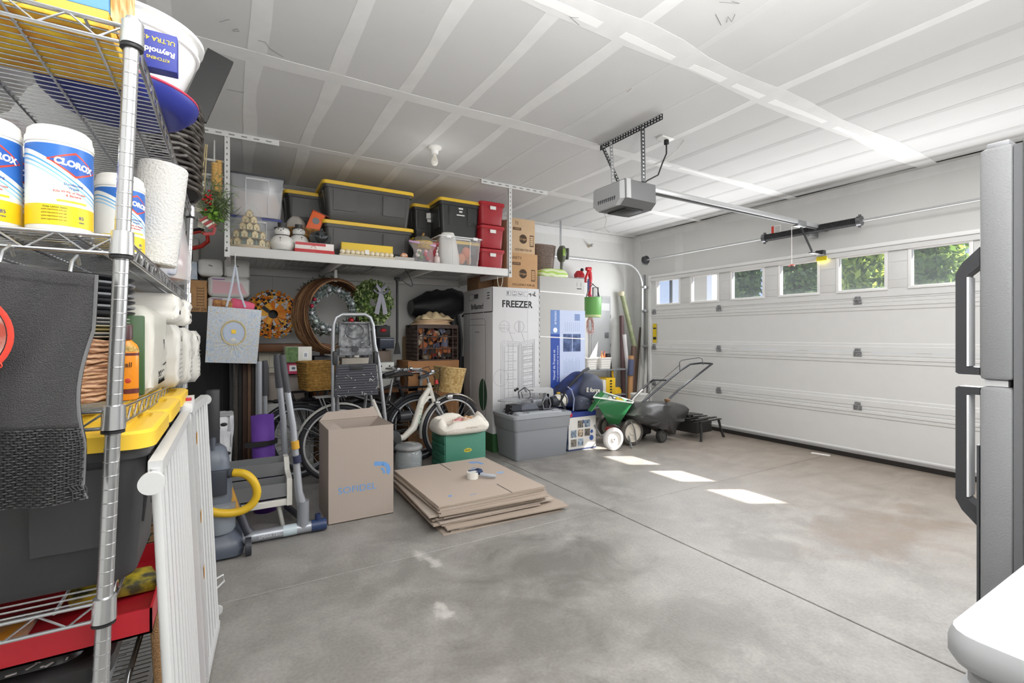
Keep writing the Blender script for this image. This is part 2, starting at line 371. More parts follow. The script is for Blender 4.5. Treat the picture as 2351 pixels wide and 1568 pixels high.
# ---------------------------------------------------------------- opener
t = thing('garage_door_opener', 'grey ceiling-hung garage door opener with long rail on punched steel straps', 'door opener', (2.62, 2.70, 0))
m = M(); prof = [(-.165,2.40),(-.17,2.26),(-.12,2.215),(.12,2.215),(.17,2.26),(.165,2.40)]
n = len(prof)
m.add([(-.17,y,z) for y,z in prof]+[(-.13,y*1.02,z) for y,z in prof]+[(.14,y,z) for y,z in prof], [(5,4,3,2,1,0)]+[(r*6+i, r*6+(i+1)%6, r*6+6+(i+1)%6, r*6+6+i) for r in range(2) for i in range(6)]+[tuple(12+i for i in range(6))])
m.build('motor_housing', mat('5b5b5c', .45), t, sm=20)
m = M(); m.add([(-.205,y*.86,2.215+(z-2.215)*.9) for y,z in prof]+[(-.15,y*1.03,z+.003) for y,z in prof]+[(-.12,y*1.03,z+.003) for y,z in prof], [(5,4,3,2,1,0)]+[(r*6+i, r*6+(i+1)%6, r*6+6+(i+1)%6, r*6+6+i) for r in range(2) for i in range(6)])
m.build('lens_cover', mat('a7a8a9', .4), t, sm=30)
m = M()
for k in range(9): m.cbox((-.2, -.09+k*.022, 2.262), (.012,.008,.05), rot=(.3,-.3,0))
m.build('louvre', mat('505154', .6), t)
M().box(-.1,-.1,2.205,.08,.1,2.217,.004).build('base_panel', mat('2c2c2e', .5), t)
M().box(.1,-.022,2.405,2.98,.022,2.45,.004).build('rail', mat('c3c4c5', .3, .6), t)
M().box(.13,-.012,2.394,2.95,.012,2.404).build('belt', mat('2a2a28', .6), t)
M().box(2.35,-.03,2.38,2.5,.03,2.44,.005).build('trolley', STEEL, t)
def strap(parent, a, b, name='strap', w=.034, mt=None, two=True, up=(0,1,0)):
    a, b = Vector(a), Vector(b); mt = mt or mat('5c5e60', .35, .7)
    m = M(); m.beam(a, b, w, .003, up)
    d = (b-a).normalized(); s = Vector(up).cross(d).normalized(); nn = d.cross(s)
    m.beam(a+s*w/2+nn*w/2, b+s*w/2+nn*w/2, .003, w, up)
    m.mi = 1; L = (b-a).length; k = int(L/.028)
    for i in range(k):
        p = a+d*(.014+i*.028)
        for o2 in (-w*.22, w*.22) if two else (0,): m.cbox(tuple(p+s*o2*(1 if two else 0)), (.011,.011,.0045)) if False else m.beam(p+s*o2-d*.0055, p+s*o2+d*.0055, .009, .0045, up)
        q = p+s*w/2+nn*w/2
        m.beam(q-d*.0055, q+d*.0055, .0045, .012, up)
    return m.build(name, [mt, mat('dcdcdb', .6)], parent, sm=0)
strap(t, (0,-.36,ZC-.02), (0,.30,ZC-.02), 'ceiling_angle', .045, mat('3f4042', .4, .6), up=(1,0,0))
strap(t, (.02,-.15,ZC-.02), (.02,-.16,2.40), 'hanging_strap', .04, up=(-1,0,0))
strap(t, (.0,.17,ZC-.02), (.0,.14,2.40), 'hanging_strap', .03, mat('a9abac', .35, .7), up=(-1,0,0))
strap(t, (.0,.27,ZC-.02), (.1,.13,2.40), 'hanging_strap', .03, up=(-1,0,0))
M().tube([(.14,-.02,2.395),(.19,-.05,2.385),(.2,-.02,2.38),(.16,.02,2.385),(.14,.02,2.395)], .006, 6).build('cable_loop', BLACK, t)
m = M(); m.beam((2.44,.0,2.39),(2.66,0,2.15),.03,.005,(0,1,0)).cbox((2.73,0,2.135),(.2,.04,.012),.002).cbox((2.83,0,2.15),(.06,.08,.05),.004); m.build('door_arm', mat('3b3b3c', .45, .6), t)
m = M(); m.cyl((2.33,.03,2.38),(2.33,.03,1.985),.0025,seg=6); m.build('release_cord', mat('eee6e4', .6), t)
M().tube([(2.33,.0,1.975),(2.33,.03,1.99),(2.33,.06,1.975)], .008, 6).build('release_handle', mat('e08276', .5), t)
M().tube([(-.14,.1,2.23),(-.12,.09,2.16),(-.13,.1,2.1),(-.1,.08,2.06)], .0015, 5).build('antenna_wire', mat('9a9a98', .5), t)
t = thing('ceiling_outlet', 'white ceiling outlet with black plug and cords beside the opener', 'outlet', W(1530, 318, Z=ZC))
M().box(-.08,-.035,-.012,.05,.035,0,.004).build('cover_plate', WPLAS, t)
M().cbox((.0,0,-.03),(.03,.03,.04),.005).build('plug', BLACK, t)
m = M(); b0 = Vector((2.72,2.66,2.41))-t.location
m.tube([(0,0,-.045),(.0,.0,-.12),(b0.x*.15,b0.y*.15,-.2),(b0.x*.3,b0.y*.4,-.3),(b0.x*.7,b0.y*.8,b0.z*.85),b0], .006, 6); m.build('power_cord', BLACK, t)
m = M(); 
for o3 in (0,.012): m.tube([(.14+o3,-.05,0),(.1,-.02,-.08),(-.0,.02,-.16-o3),(-.15,.08,-.24),(b0.x-.05,b0.y+.02,b0.z+.06),(b0.x-.13,b0.y+.1,b0.z+.05),(b0.x-.16,b0.y+.18,b0.z-.01)], .0035, 6)
m.build('low_voltage_wire', mat('b6b6b2', .5), t)
# ---------------------------------------------------------------- bulbs and smoke alarm like holder
p = W(998, 338, Z=ZC)
t = thing('bulb_holder', 'white porcelain ceiling lamp holder with a bare clear bulb', 'light fixture', (p.x, p.y, ZC))
M().lathe([(.058,0),(.058,-.012),(.045,-.02),(.032,-.03),(.03,-.055),(.027,-.06)], seg=28).build('base', WPLAS, t)
M().lathe([(.013,-.058),(.014,-.075),(.02,-.09),(.029,-.115),(.028,-.135),(.018,-.15),(.002,-.155)], seg=20).build('bulb', mat('f5f3ea', .05, alpha=.45), t)
M().tube([(0,0,-.07),(.006,0,-.11),(-.006,0,-.12),(0,0,-.07)], .0015, 5).build('filament', mat('d9b25c', .3, .8), t)
p = W(1351, 565, Y=Yw)
t = thing('wall_bulb_holder', 'small socket with a bulb high on the far wall near the corner', 'light fixture', p)
M().cyl((0,0,0),(0,-.05,0),.028,.02).build('socket', mat('c9bfae', .5), t); M().ball((.0,-.08,0),.026).build('bulb', mat('b9bbbd', .2, .5), t)
# ================================================================ LEFT WIRE SHELVING
SH = Matrix(((1,0,.038,-.048),(0,1,0,0),(0,0,1,0),(0,0,0,1)))      # the whole unit leans a little towards the room
def shx(z): return .038*(z-1.263)
PX, PY0, PY1, PXL = -.186, 1.156, 2.68, -.79
shelfw = thing('wire_shelving_unit', 'tall chrome wire shelving unit with ringed posts in the left foreground', 'shelving', (0,0,0))
WIRE = mat('bfc1c4', .25, .9)
for x, y in ((PX,PY0),(PX,PY1),(PXL,PY0),(PXL,PY1)):
    m = M(SH); m.cyl((x,y,0.02),(x,y,1.868),.0125,seg=20); 
    z = .06
    while z < 1.85: m.lathe([(.0125,-.0012),(.0118,0),(.0125,.0012)] if 0 else [(.0127,z-.001),(.0131,z),(.0127,z+.001)], (x,y,0), 20, cap=False); z += .0254
    m.lathe([(.0127,1.866),(.011,1.872),(.001,1.873)], (x,y,0), 20)
    p = m.build('post', mat('c4c5c6', .24, .85), shelfw)
    M(SH).lathe([(.013,0),(.02,.002),(.02,.012),(.013,.02)], (x,y,0), 14).build('foot', BLACK, p)
SZ = [(1.855,1.855),(1.452,1.452),(1.122,1.054),(.765,.765),(.455,.455),(.12,.12)]
for z0, z1 in SZ:
    m = M(SH); zz = lambda y: z0+(z1-z0)*(y-PY0)/(PY1-PY0)
    n = 58; x0, x1 = PXL+.012, PX-.012
    for i in range(n+1):
        y = PY0+.012+(PY1-PY0-.024)*i/n; m.cyl((x0,y,zz(y)),(x1,y,zz(y)),.0017,seg=5)
    for k in range(5):
        x = x0+(x1-x0)*(k+.5)/5; m.cyl((x,PY0,zz(PY0)-.004),(x,PY1,zz(PY1)-.004),.003,seg=6)
    for dz in (0,-.032):
        for x in (PXL-.002, PX+.002): m.cyl((x,PY0,z0+dz-.002),(x,PY1,z1+dz-.002),.0034,seg=8)
        for y in (PY0, PY1): m.cyl((PXL,y,zz(y)+dz-.002),(PX,y,zz(y)+dz-.002),.0034,seg=8)
    for y in (PY0, PY1):
        pts = []; k = 14
        for i in range(k+1): pts.append((PXL+.01+(PX-PXL-.02)*i/k, y, zz(y)-.002-(.032 if i % 2 else 0)))
        m.tube(pts, .0024, 6)
    for x in (PX+.002, PXL-.002):
        pts = []; k = 38
        for i in range(k+1):
            y = PY0+.01+(PY1-PY0-.02)*i/k; pts.append((x, y, zz(y)-.002-(.032 if i % 2 else 0)))
        m.tube(pts, .0024, 6)
    sh = m.build('shelf', WIRE, shelfw)
    for x, y in ((PX,PY0),(PX,PY1),(PXL,PY0),(PXL,PY1)):
        m = M(SH); m.lathe([(.0135,.01),(.0175,.008),(.0195,-.036),(.0145,-.038)], (x,y,zz(y)), 20)
        m.build('collar', mat('cfd0d1', .22, .85), sh)
    for x, y in ((PX,PY0),(PX,PY1),(PXL,PY0)): M(SH).lathe([(.0185,-.038),(.0185,-.043),(.0135,-.044)], (x,y,zz(y)), 18).build('split_sleeve', BLACK, sh)

# ---- wipes canisters
def canister():
    t = thing('wipes_canister', '', 'canister', (0,0,0))
    M().lathe([(.001,0),(.047,0),(.048,.004),(.048,.168),(.001,.168)], seg=44).build('body', mat('f1f0ea', .35), t)
    M().lathe([(.049,.166),(.0495,.17),(.049,.178),(.047,.181),(.046,.192),(.04,.198),(.001,.199)], seg=44).build('lid', mat('f2f1ed', .35), t)
    def band(z0f, z1f, hexc, nm, r=.0484, a0=0, a1=2*PI, n=60):
        m = M(); vs = []; fs = []
        for i in range(n+1):
            a = a0+(a1-a0)*i/n; vs += [(r*math.cos(a), r*math.sin(a), z0f(a)), (r*math.cos(a), r*math.sin(a), z1f(a))]
        for i in range(n): fs.append((2*i, 2*i+2, 2*i+3, 2*i+1))
        m.add(vs, fs); return m.build(nm, mat(hexc, .35), t)
    c0 = -PI/2+.1
    dg = lambda a: .118-.035*math.sin((a-c0)*1.0)
    lb = band(lambda a: .012, lambda a: .162, 'f4f4ee', 'label', .0482)
    o = band(dg, lambda a: .161, '2f6fc4', 'label_top', .0484)
    for k in range(3):
        q = band(lambda a, k=k: dg(a)-.012-.008*k, lambda a, k=k: dg(a)-.009-.008*k, ['4aa3e0','7cc1ee','a9d8f4'][k], 'label_swoosh', .0484)
    band(lambda a: .012, lambda a: .05, 'f2cf26', 'label_base', .0484)
    band(lambda a: .056, lambda a: .060, 'f0d23a', 'label_stripe', .0486, c0-.2, c0+.75, 14)
    # emblem: red-edged lozenge with the brand word, wrapped on the can
    def wrap(me, r, ac):
        for v in me.vertices:
            x, y, z = v.co; a = ac + x/r; rr = r + (-y); v.co = (rr*math.cos(a), rr*math.sin(a), z)
    def wtext(s, size, ac, z, r, mt, roll=0, sx=1, off=0):
        o = text(t, s, size, (0,0,z), '-y', mt, roll=roll, sx=sx, off=off, ext=.0002); wrap(o.data, r, ac); return o
    def loz(w, h, r, mt, nm, z, ac):
        m = M(); n = 16; top = [(-w+2*w*i/n, h*(1-abs(-1+2*i/n))) for i in range(n+1)]
        vs = []; fs = []
        for x, y in top:
            a = ac+x/r; yy = z + max(y, .0015) ; yb = z - max(y, .0015); sl = -.12*x
            vs += [(r*math.cos(a), r*math.sin(a), yy+sl), (r*math.cos(a), r*math.sin(a), yb+sl)]
        for i in range(n): fs.append((2*i, 2*i+1, 2*i+3, 2*i+2))
        m.add(vs, fs); m.build(nm, mt, t)
    ea = c0+.36
    loz(.041, .024, .0487, mat('d9432b', .35), 'emblem_border', .128, ea); loz(.0365, .020, .0489, mat('2a5fb8', .35), 'emblem', .128, ea)
    wtext('CLOROX', .0158, ea, .128, .0491, mat('ffffff', .4), roll=-.12, off=.0008, sx=.95)
    wtext('Disinfecting', .0062, c0+.3, .090, .0487, mat('28489a', .5)); wtext('Wipes', .0062, c0+.3, .083, .0487, mat('28489a', .5))
    wtext('Kills 99.9% of Viruses', .0056, c0+.2, .075, .0487, mat('d8452c', .5)); wtext('& Bacteria', .0056, c0+.3, .069, .0487, mat('d8452c', .5))
    wtext('85', .009, c0+.55, .030, .0487, mat('28489a', .5)); wtext('Crisp Lemon Scent', .0044, c0-.25, .045, .0487, mat('4a6a2a', .5)); wtext('wipes', .004, c0+.55, .022, .0487, mat('28489a', .5))
    for k in range(4): wtext('active ingredients and use', .0034, c0-.28, .040-.006*k, .0487, mat('8f7a1f', .6))
    return t
z2 = 1.4545
cn = canister()
cspots = [(-.283, 1.226, .22, 'white canister of disinfecting wipes, fully visible, left of the ringed post'),
          (-.385, 1.226, .12, 'wipes canister cut off by the left frame edge, beside the fully visible one'),
          (-.236, 1.50, .42, 'wipes canister half hidden behind the ringed front post'),
          (-.345, 1.345, -.5, 'wipes canister behind the other canisters, only its white lid showing')]
for i, (x, y, rz, lb) in enumerate(cspots):
    o = cn if i == 0 else copy_tree(cn)
    tag(o, lb, 'canister', (x, y, z2), rz, 'wipes canisters on the second shelf')
# paper towel roll
t = thing('paper_towel_roll', 'white quilted paper towel roll leaning on the second shelf beside the canisters', 'paper towels', (-.19,1.635,z2))
m = M(Matrix.Rotation(.1,4,'Y')); m.lathe([(.018,.004),(.054,.004),(.057,.008),(.057,.278),(.054,.282),(.018,.282)], (0,0,0), 40); m.build('roll', mat('d9d8d4', .95, bump=.5, bs=160), t)
m = M(Matrix.Rotation(.1,4,'Y')); m.lathe([(.019,.003),(.0205,.003),(.0205,.284),(.019,.284)], seg=20, cap=False); m.build('core', KRAFT, t)
# plastic bag with small things in it
def blobbag(name, label, cat, loc, w, d, h, mt, seed=1, rough=.12, top=.35, nm='film', group=None):
    t = thing(name, label, cat, loc, 0, group); rr = random.Random(seed); m = M(); rings = []; n = 20
    ph = [rr.uniform(0,6) for _ in range(4)]
    for i in range(9):
        k = i/8; s = (1 if k < .55 else 1-(1-top)*((k-.55)/.45)**1.3); s *= .93+.07*math.sin(k*9)
        rings.append([((w/2)*s*math.cos(a)*(1+rough*math.sin(3*a+ph[0]+k*3)*.6+rough*.5*math.sin(7*a+ph[1]+k*5)), (d/2)*s*math.sin(a)*(1+rough*math.sin(4*a+ph[2]-k*4)), h*k) for a in [2*PI*j/n for j in range(n)]])
    m.loft(rings); o = m.build(nm, mt, t, sm=60); return t
FILM = mat('eef0f2', .12, alpha=.38)
t = blobbag('plastic_bag', 'clear plastic bag of packaged odds and ends at the back of the second shelf', 'bag', (-.225,2.05,z2), .2, .42, .33, mat('e6e7ea', .15, alpha=.55), 3)
m = M(); m.cbox((.02,-.1,.11),(.1,.12,.2),.01,(0,.1,.2)); m.build('packet', mat('8f9fc4', .5, c2='e8e4e0', vs=14), t)
m = M(); m.cbox((.03,.06,.08),(.1,.12,.14),.02,(.2,0,.1)); m.build('packet', mat('b5533f', .5, c2='e3c9a0', vs=18), t)
m = M(); m.cbox((.0,.0,.24),(.1,.16,.08),.03,(.3,.2,.1)); m.build('packet', mat('d9a6ac', .6, c2='eee6e2', vs=12), t)
# ---- top shelf
z1 = 1.8565
t = thing('cookie_box', 'large blue and yellow printed carton lying on the top shelf', 'box', (-.52,1.33,z1))
m = M().box(-.27,-.14,0,.315,.14,.035,.002); m.build('carton_side', mat('edc733', .5, c2='d3902a', vs=16), t)
M().box(-.27,-.14,.035,.315,.14,.26,.002).build('carton', mat('5d93cf', .45, var=.08, vs=10), t)
M().box(.316,-.13,.03,.318,.13,.24).build('carton_end', mat('e9d79a', .5, c2='c98f35', vs=30), t)
M().lathe([(.0,-.1415),(.14,-.1415),(.14,-.1405),(.0,-.1405)], (.16,0,.14), 28, 'y', sy=.75).build('printed_bowl', mat('d8cf76', .5, c2='8a8f5a', vs=12), t)
for k in range(4):
    M().box(-.2,-.1412,.05+k*.012,.0+.03*k,-.1405,.056+k*.012).build('fine_print', mat('e7eef6', .6), t)
t = thing('foil_carton', 'small dark blue foil carton standing upside down on the top shelf edge behind the post', 'box', (-.142,1.325,z1+.002))
M().box(-.034,-.012,0,.036,.02,.082,.001).build('carton', mat('27348f', .45), t)
text(t, 'Reynolds', .017, (.001,-.0125,.038), '-y', mat('f4f4f6', .5), roll=PI-.06, off=.0004)
text(t, 'ULTRA 45', .014, (.002,-.0125,.064), '-y', mat('efd33b', .5), roll=PI-.06)
text(t, 'KITCHENS', .009, (.001,-.0125,.022), '-y', mat('efd33b', .5), roll=PI-.06)
t = thing('round_tray', 'round dark blue plastic lid with a thin red rim lying on the top shelf', 'tray', (-.25,1.62,z1))
M().lathe([(.001,.002),(.12,.002),(.14,.006),(.165,.03),(.17,.045),(.16,.048),(.135,.02),(.001,.016)], seg=48).build('tray', mat('2b3690', .4), t)
M().tube([(.167*math.cos(2*PI*i/48),.167*math.sin(2*PI*i/48),.050) for i in range(48)], .004, 6, cyc=True).build('rim', mat('c63a55', .4), t)
t = thing('mixing_bowl', 'large glossy white plastic bowl resting on the blue lid on the top shelf', 'bowl', (-.235,1.635,z1+.052))
M().lathe([(.001,0),(.08,0),(.085,.006),(.118,.05),(.142,.11),(.154,.165),(.166,.168),(.168,.176),(.158,.18),(.148,.176),(.135,.115),(.108,.055),(.07,.012),(.001,.01)], seg=56).build('bowl', mat('f3f3f2', .18, coat=.5), t)
M().lathe([(.148,.135),(.155,.137),(.157,.142),(.150,.145)], seg=56, cap=False).build('rim', mat('f0f0ef', .2), t)
t = thing('white_tub', 'white plastic tub seen through the wires at the left of the top shelf', 'tub', (-.60,1.70,z1))
M().lathe([(.001,0),(.11,0),(.15,.09),(.16,.095),(.155,.1),(.14,.095),(.1,.01),(.001,.01)], seg=36).build('tub', WPLAS, t)
t = thing('serving_dish', 'red and white serving dish seen through the wires of the top shelf', 'dish', (-.62,2.1,z1))
M().lathe([(.001,0),(.1,0),(.14,.05),(.13,.052),(.09,.01),(.001,.01)], seg=30).build('dish', mat('a03a4c', .4, c2='e4dede', vs=6), t)
# black board leaning and dark woven basket at the far end
a, b2 = W(507,128,Y=2.42), W(443,268,Y=2.42)
m = M(); m.beam(b2, a+(a-b2)*.0, .10, .016, up=(0,-1,0)) ; dv=(a-b2).normalized()
t = tag(m.build('baking_tray', mat('1c1c1c', .45), sm=0), 'flat black tray sticking up at a slant beside the white bowl', 'tray')
o = t; o.data.transform(Matrix.Translation((0,0,0)))
t = thing('woven_basket', 'dark glossy woven basket overhanging the far end of the top shelf', 'basket', (-.2,2.42,z1))
rr = random.Random(5); m = M()
for k in range(17):
    zz = .005+k*.021; q = 1+.1*k/17; pts = [((.085*q+.004*math.sin(i*2.1+k*PI))*math.cos(2*PI*i/24), (.17*q+.008*math.sin(i*2.1+k*PI))*math.sin(2*PI*i/24), zz+.004*math.sin(i*1.7+k)) for i in range(24)]
    m.tube(pts, .0085, 6, cyc=True)
m.build('weave', mat('2f2a26', .3, c2='5f5a55', vs=25), t)
M().lathe([(.001,0),(.08,0),(.085,.33),(.082,.33)], seg=20, sy=1.75).build('liner', mat('2c2825', .6), t)
# ---- third shelf
def z3(y): return SZ[2][0]+(SZ[2][1]-SZ[2][0])*(y-PY0)/(PY1-PY0)+.0025
zz = z3(1.35)
gy = 1.50; gx = -.375
for k in range(5):
    t = tag(M(), '', '') if 0 else None
    m = M(); rr = random.Random(k)
    for j in range(3):
        pts = [((.15-.0*j+.004*math.sin(i*3+j))*math.cos(2*PI*i/32), (.15+.004*math.sin(i*3+j))*math.sin(2*PI*i/32), .005+j*.0085+.004*math.sin(i*1.3+j*2+k)) for i in range(32)]
        m.tube(pts, .0055, 6, cyc=True)
    m.lathe([(.001,.002),(.148,.002),(.148,.02),(.001,.02)], seg=30)
    o = m.build('woven_charger', mat('8a5f45', .7, c2='d1ad8c', wave=(28,'Z',6), bump=.3))
    tag(o, ['lowest', 'second lowest', 'middle', 'second from top', 'topmost'][k]+' of the brown woven charger plates stacked on the third shelf', 'charger plate', (gx, gy, zz+.0275*k), k*.4, 'woven chargers on the third shelf')
zz += .1385
for k in range(6):
    o = M().lathe([(.001,0),(.1,0),(.155,.005),(.157,.007),(.1,.004),(.001,.004)], seg=44).build('dinner_plate', mat(['e9e8e5','efeee9','d9c98a','e9e8e5','c8c9cc','e9e8e5'][k], .25))
    tag(o, 'thin pale plate in the stack on the woven chargers, number %s up' % ['one','two','three','four','five','six'][k] if 0 else ['white','cream','gold','pure white','silver','uppermost white'][k]+' plate in the stack on top of the woven chargers', 'plate', (gx, gy, zz+.0085*k), 0, 'pale plates stacked on the woven chargers')
zz += .0085*6+.002
for k in range(7):
    o = M().lathe([(.001,0),(.13,0),(.16,.006),(.166,.008),(.167,.0125),(.155,.0125),(.12,.006),(.001,.006)], seg=44).build('serving_tray', mat(['8d9096','23242a'][0 if k % 2 else 1], .3))
    tag(o, ['bottom','second','third','fourth','fifth','sixth','top'][k]+(' grey' if k % 2 else ' black')+' round tray of the stack under the second shelf', 'tray', (gx, gy, zz+.0135*k), 0, 'round trays stacked under the second shelf')
# lotion bottle
y = 1.41; t = thing('lotion_bottle', 'orange lotion bottle with dark brown cap on the third shelf', 'bottle', (-.212,y,z3(y)))
M().lathe([(.001,0),(.021,0),(.024,.004),(.0245,.118),(.021,.128),(.012,.137),(.011,.14),(.001,.14)], seg=32, sy=.7).build('body', mat('e08a20', .3), t)
M().lathe([(.0125,.14),(.013,.172),(.012,.175),(.001,.175)], seg=24).build('cap', mat('4a2a2c', .35), t)
M().lathe([(.0247,.015),(.0249,.015),(.0249,.026),(.0247,.026)], seg=32, sy=.71, cap=False).build('label_band', mat('5c2320', .4), t)
M().lathe([(.0247,.103),(.0249,.103),(.0249,.109),(.0247,.109)], seg=32, sy=.71, cap=False).build('label_band', mat('5c2320', .4), t)
M().lathe([(.0215,.126),(.0245,.118),(.0249,.112),(.0248,.112)], seg=32, sy=.71, cap=False).build('speckled_shoulder', mat('d8b45a', .5, c2='8a6a2a', vs=200), t)
text(t, 'Fall', .016, (.004,-.0185,.082), '-y', mat('2c2019', .5), roll=-.06); M().ball((.006,-.0165,.045),.006,sq=(1,.2,1)).build('leaf_print', mat('b8402a', .5), t)
# green diaper pack
def pillow(name, w, d, h, mt, parent, b=.03, seed=0, cx=0, cy=0, cz=0, puff=.012):
    rr = random.Random(seed); m = M(); rings = []; N = 9
    for i in range(N+1):
        k = i/N; e = min(k, 1-k)*h; q = b if e > b else math.sqrt(max(0, b*b-(b-e)**2)); ins = b-q
        rg = m.rr(w-2*ins*.8, d-2*ins*.8, b, cz+h*k, 5, cx, cy)
        rings.append([v+Vector((rr.uniform(-1,1),rr.uniform(-1,1),rr.uniform(-.3,.3)))*puff*.35 for v in rg])
    m.loft(rings); return m.build(name, mt, parent, sm=60)
y = 1.62; t = thing('diaper_pack', 'green fronted pack of white paper goods standing on the third shelf', 'package', (-.32,1.775,z3(1.95)+.002))
pillow('pack', .27, .33, .255, mat('cfcdc4', .4), t, .035, 2)
M().box(-.12,-.170,.012,.118,-.158,.225,.004).build('front_print', mat('3f6139', .4), t)
m = M()
for k in range(4):
    yy = -.05+k*.035
    for e in (-1,1): m.beam((.136,yy,.03),(.136,yy+.013,.045),.0035,.002,(1,0,0)); m.beam((.136,yy+.026,.03),(.136,yy+.013,.045),.0035,.002,(1,0,0)); m.beam((.136,yy,.05),(.136,yy+.013,.065),.0035,.002,(1,0,0)); m.beam((.136,yy+.026,.05),(.136,yy+.013,.065),.0035,.002,(1,0,0))
m.beam((.137,.06,.08),(.137,.12,.085),.003,.002,(1,0,0)).beam((.137,.07,.11),(.137,.07,.16),.004,.002,(1,0,0))
m.build('side_print', INK, t)
spk = [(2.06,-.155,.17,.215),(2.235,-.135,.16,.215),(2.375,-.115,.11,.21)]
for i, (y, xe, dy, h) in enumerate(spk):
    t = thing('tissue_pack', ['white tissue pack printed with grey lines, next to the green fronted pack','middle white tissue pack of the third shelf','farthest white tissue pack on the third shelf, beside the chrome post'][i], 'package', (xe-.12,y,z3(y+dy/2)+.004), 0, 'tissue packs on the third shelf')
    pillow('pack', .24, dy-.01, h, mat('d0cec8', .4), t, .02, 5+i)
    if i == 0: text(t, 'NOVA', .035, (.1205,-.01,h*.78), '+x', mat('8a8a80', .6)); 
    m = M()
    for k in range(7): m.box(.119,-.05,.03+k*.016,.1212,.04,.033+k*.016)
    m.build('print', mat('9a9a94', .7), t)
for i, (y, xe) in enumerate(((2.08,-.15),(2.26,-.13))):
    t = thing('tissue_pack', ['small white pack lying on the first tissue pack','small white pack lying on the second tissue pack'][i], 'package', (xe-.11,y,z3(y)+.225), 0, 'small packs on the tissue packs')
    pillow('pack', .2, .15, .1, mat('f0ede6', .4), t, .02, 11+i)
    M().box(.097,-.01,.03,.101,.02,.045).build('print', INK, t)

# ---- hanging black mesh bag in front
t = thing('grill_cover_bag', 'charcoal fabric bag with mesh bottom and red logo hanging on the chrome shelving front', 'bag', (0,0,0))
tl, tr_ = W(-140,585,Y=1.10), W(224,632,Y=1.10); bl, br = W(-160,1190,Y=1.085), W(184,1150,Y=1.085)
def bagpt(u, v, off=0):
    xt = tl+(tr_-tl)*u; xb = bl+(br-bl)*u
    p = xt+(xb-xt)*v
    # soft folds; right edge pulls in below the middle
    p = p + Vector((-.012*math.sin(PI*min(1,max(0,(v-.25)/.5)))*u, -.012*math.sin(u*7+v*3)*.6-.02*math.sin(PI*v)*math.sin(PI*u)-.006*math.sin(u*15+v*9)+off, -.0*u))
    if v > .95 and u > .9: p.x += .006
    return p
fab = mat('403f40', .8, bump=.5, bs=500); 
m = M(); m.grid(lambda u, v: bagpt(u, v*.68), 30, 30); m.build('fabric_front', fab, t, sm=60, solid=.003)
# mesh bottom: woven strands
m = M(); n = 42
for i in range(n+1): m.tube([bagpt(i/n, .68+.32*j/14, -.001+.0012*(1 if (i+j) % 2 else -1)) for j in range(15)], .0017, 4)
for j in range(30): m.tube([bagpt(i/28, .68+.32*j/29, -.001+.0012*(1 if (i+j) % 2 else -1)) for i in range(29)], .0017, 4)
m.build('mesh_bottom', mat('2f2f30', .5), t, sm=60)
m = M(); m.grid(lambda u, v: bagpt(u, .01+v*.985, .018), 20, 20); m.build('fabric_back', mat('232324', .8), t, sm=60, solid=.002)
m = M(); m.tube([bagpt(1, .0+j/16) for j in range(17)], .003, 6); m.build('seam_binding', mat('6a6a6b', .6), t)
m = M()
for i in range(70):
    u = i/70; m.beam(bagpt(u,.055,-.004), bagpt(u+.008,.055,-.004), .001, .001)
m.build('stitching', mat('1f1f20', .7), t, sm=0)
c = W(-122,770,Y=1.068)
m = M(); m.lathe([(.068,-.002),(.072,-.003),(.076,-.002)], (c.x,c.y-.004,c.z), 40, 'y', cap=False); m.mi=1; m.lathe([(.001,-.001),(.066,-.001)], (c.x,c.y-.003,c.z), 40, 'y')
m.build('logo', [mat('d8402f', .5), mat('c9bfb4', .6, c2='b04a3a', vs=30)], t)
c = W(3,838,Y=1.072); m = M(); m.lathe([(.0035,-.001),(.0045,-.002),(.0055,-.001)], (c.x,c.y-.012,c.z), 16, 'y', cap=False); m.build('trademark', mat('d8402f', .5), t)
for u in (.35,.8): M().tube([bagpt(u,.0), bagpt(u,.0)+Vector((0,.012,.02)), bagpt(u,0)+Vector((0,.045,.035)), bagpt(u,0)+Vector((0,.06,.02))], .003, 6).build('hook', STEEL, t)
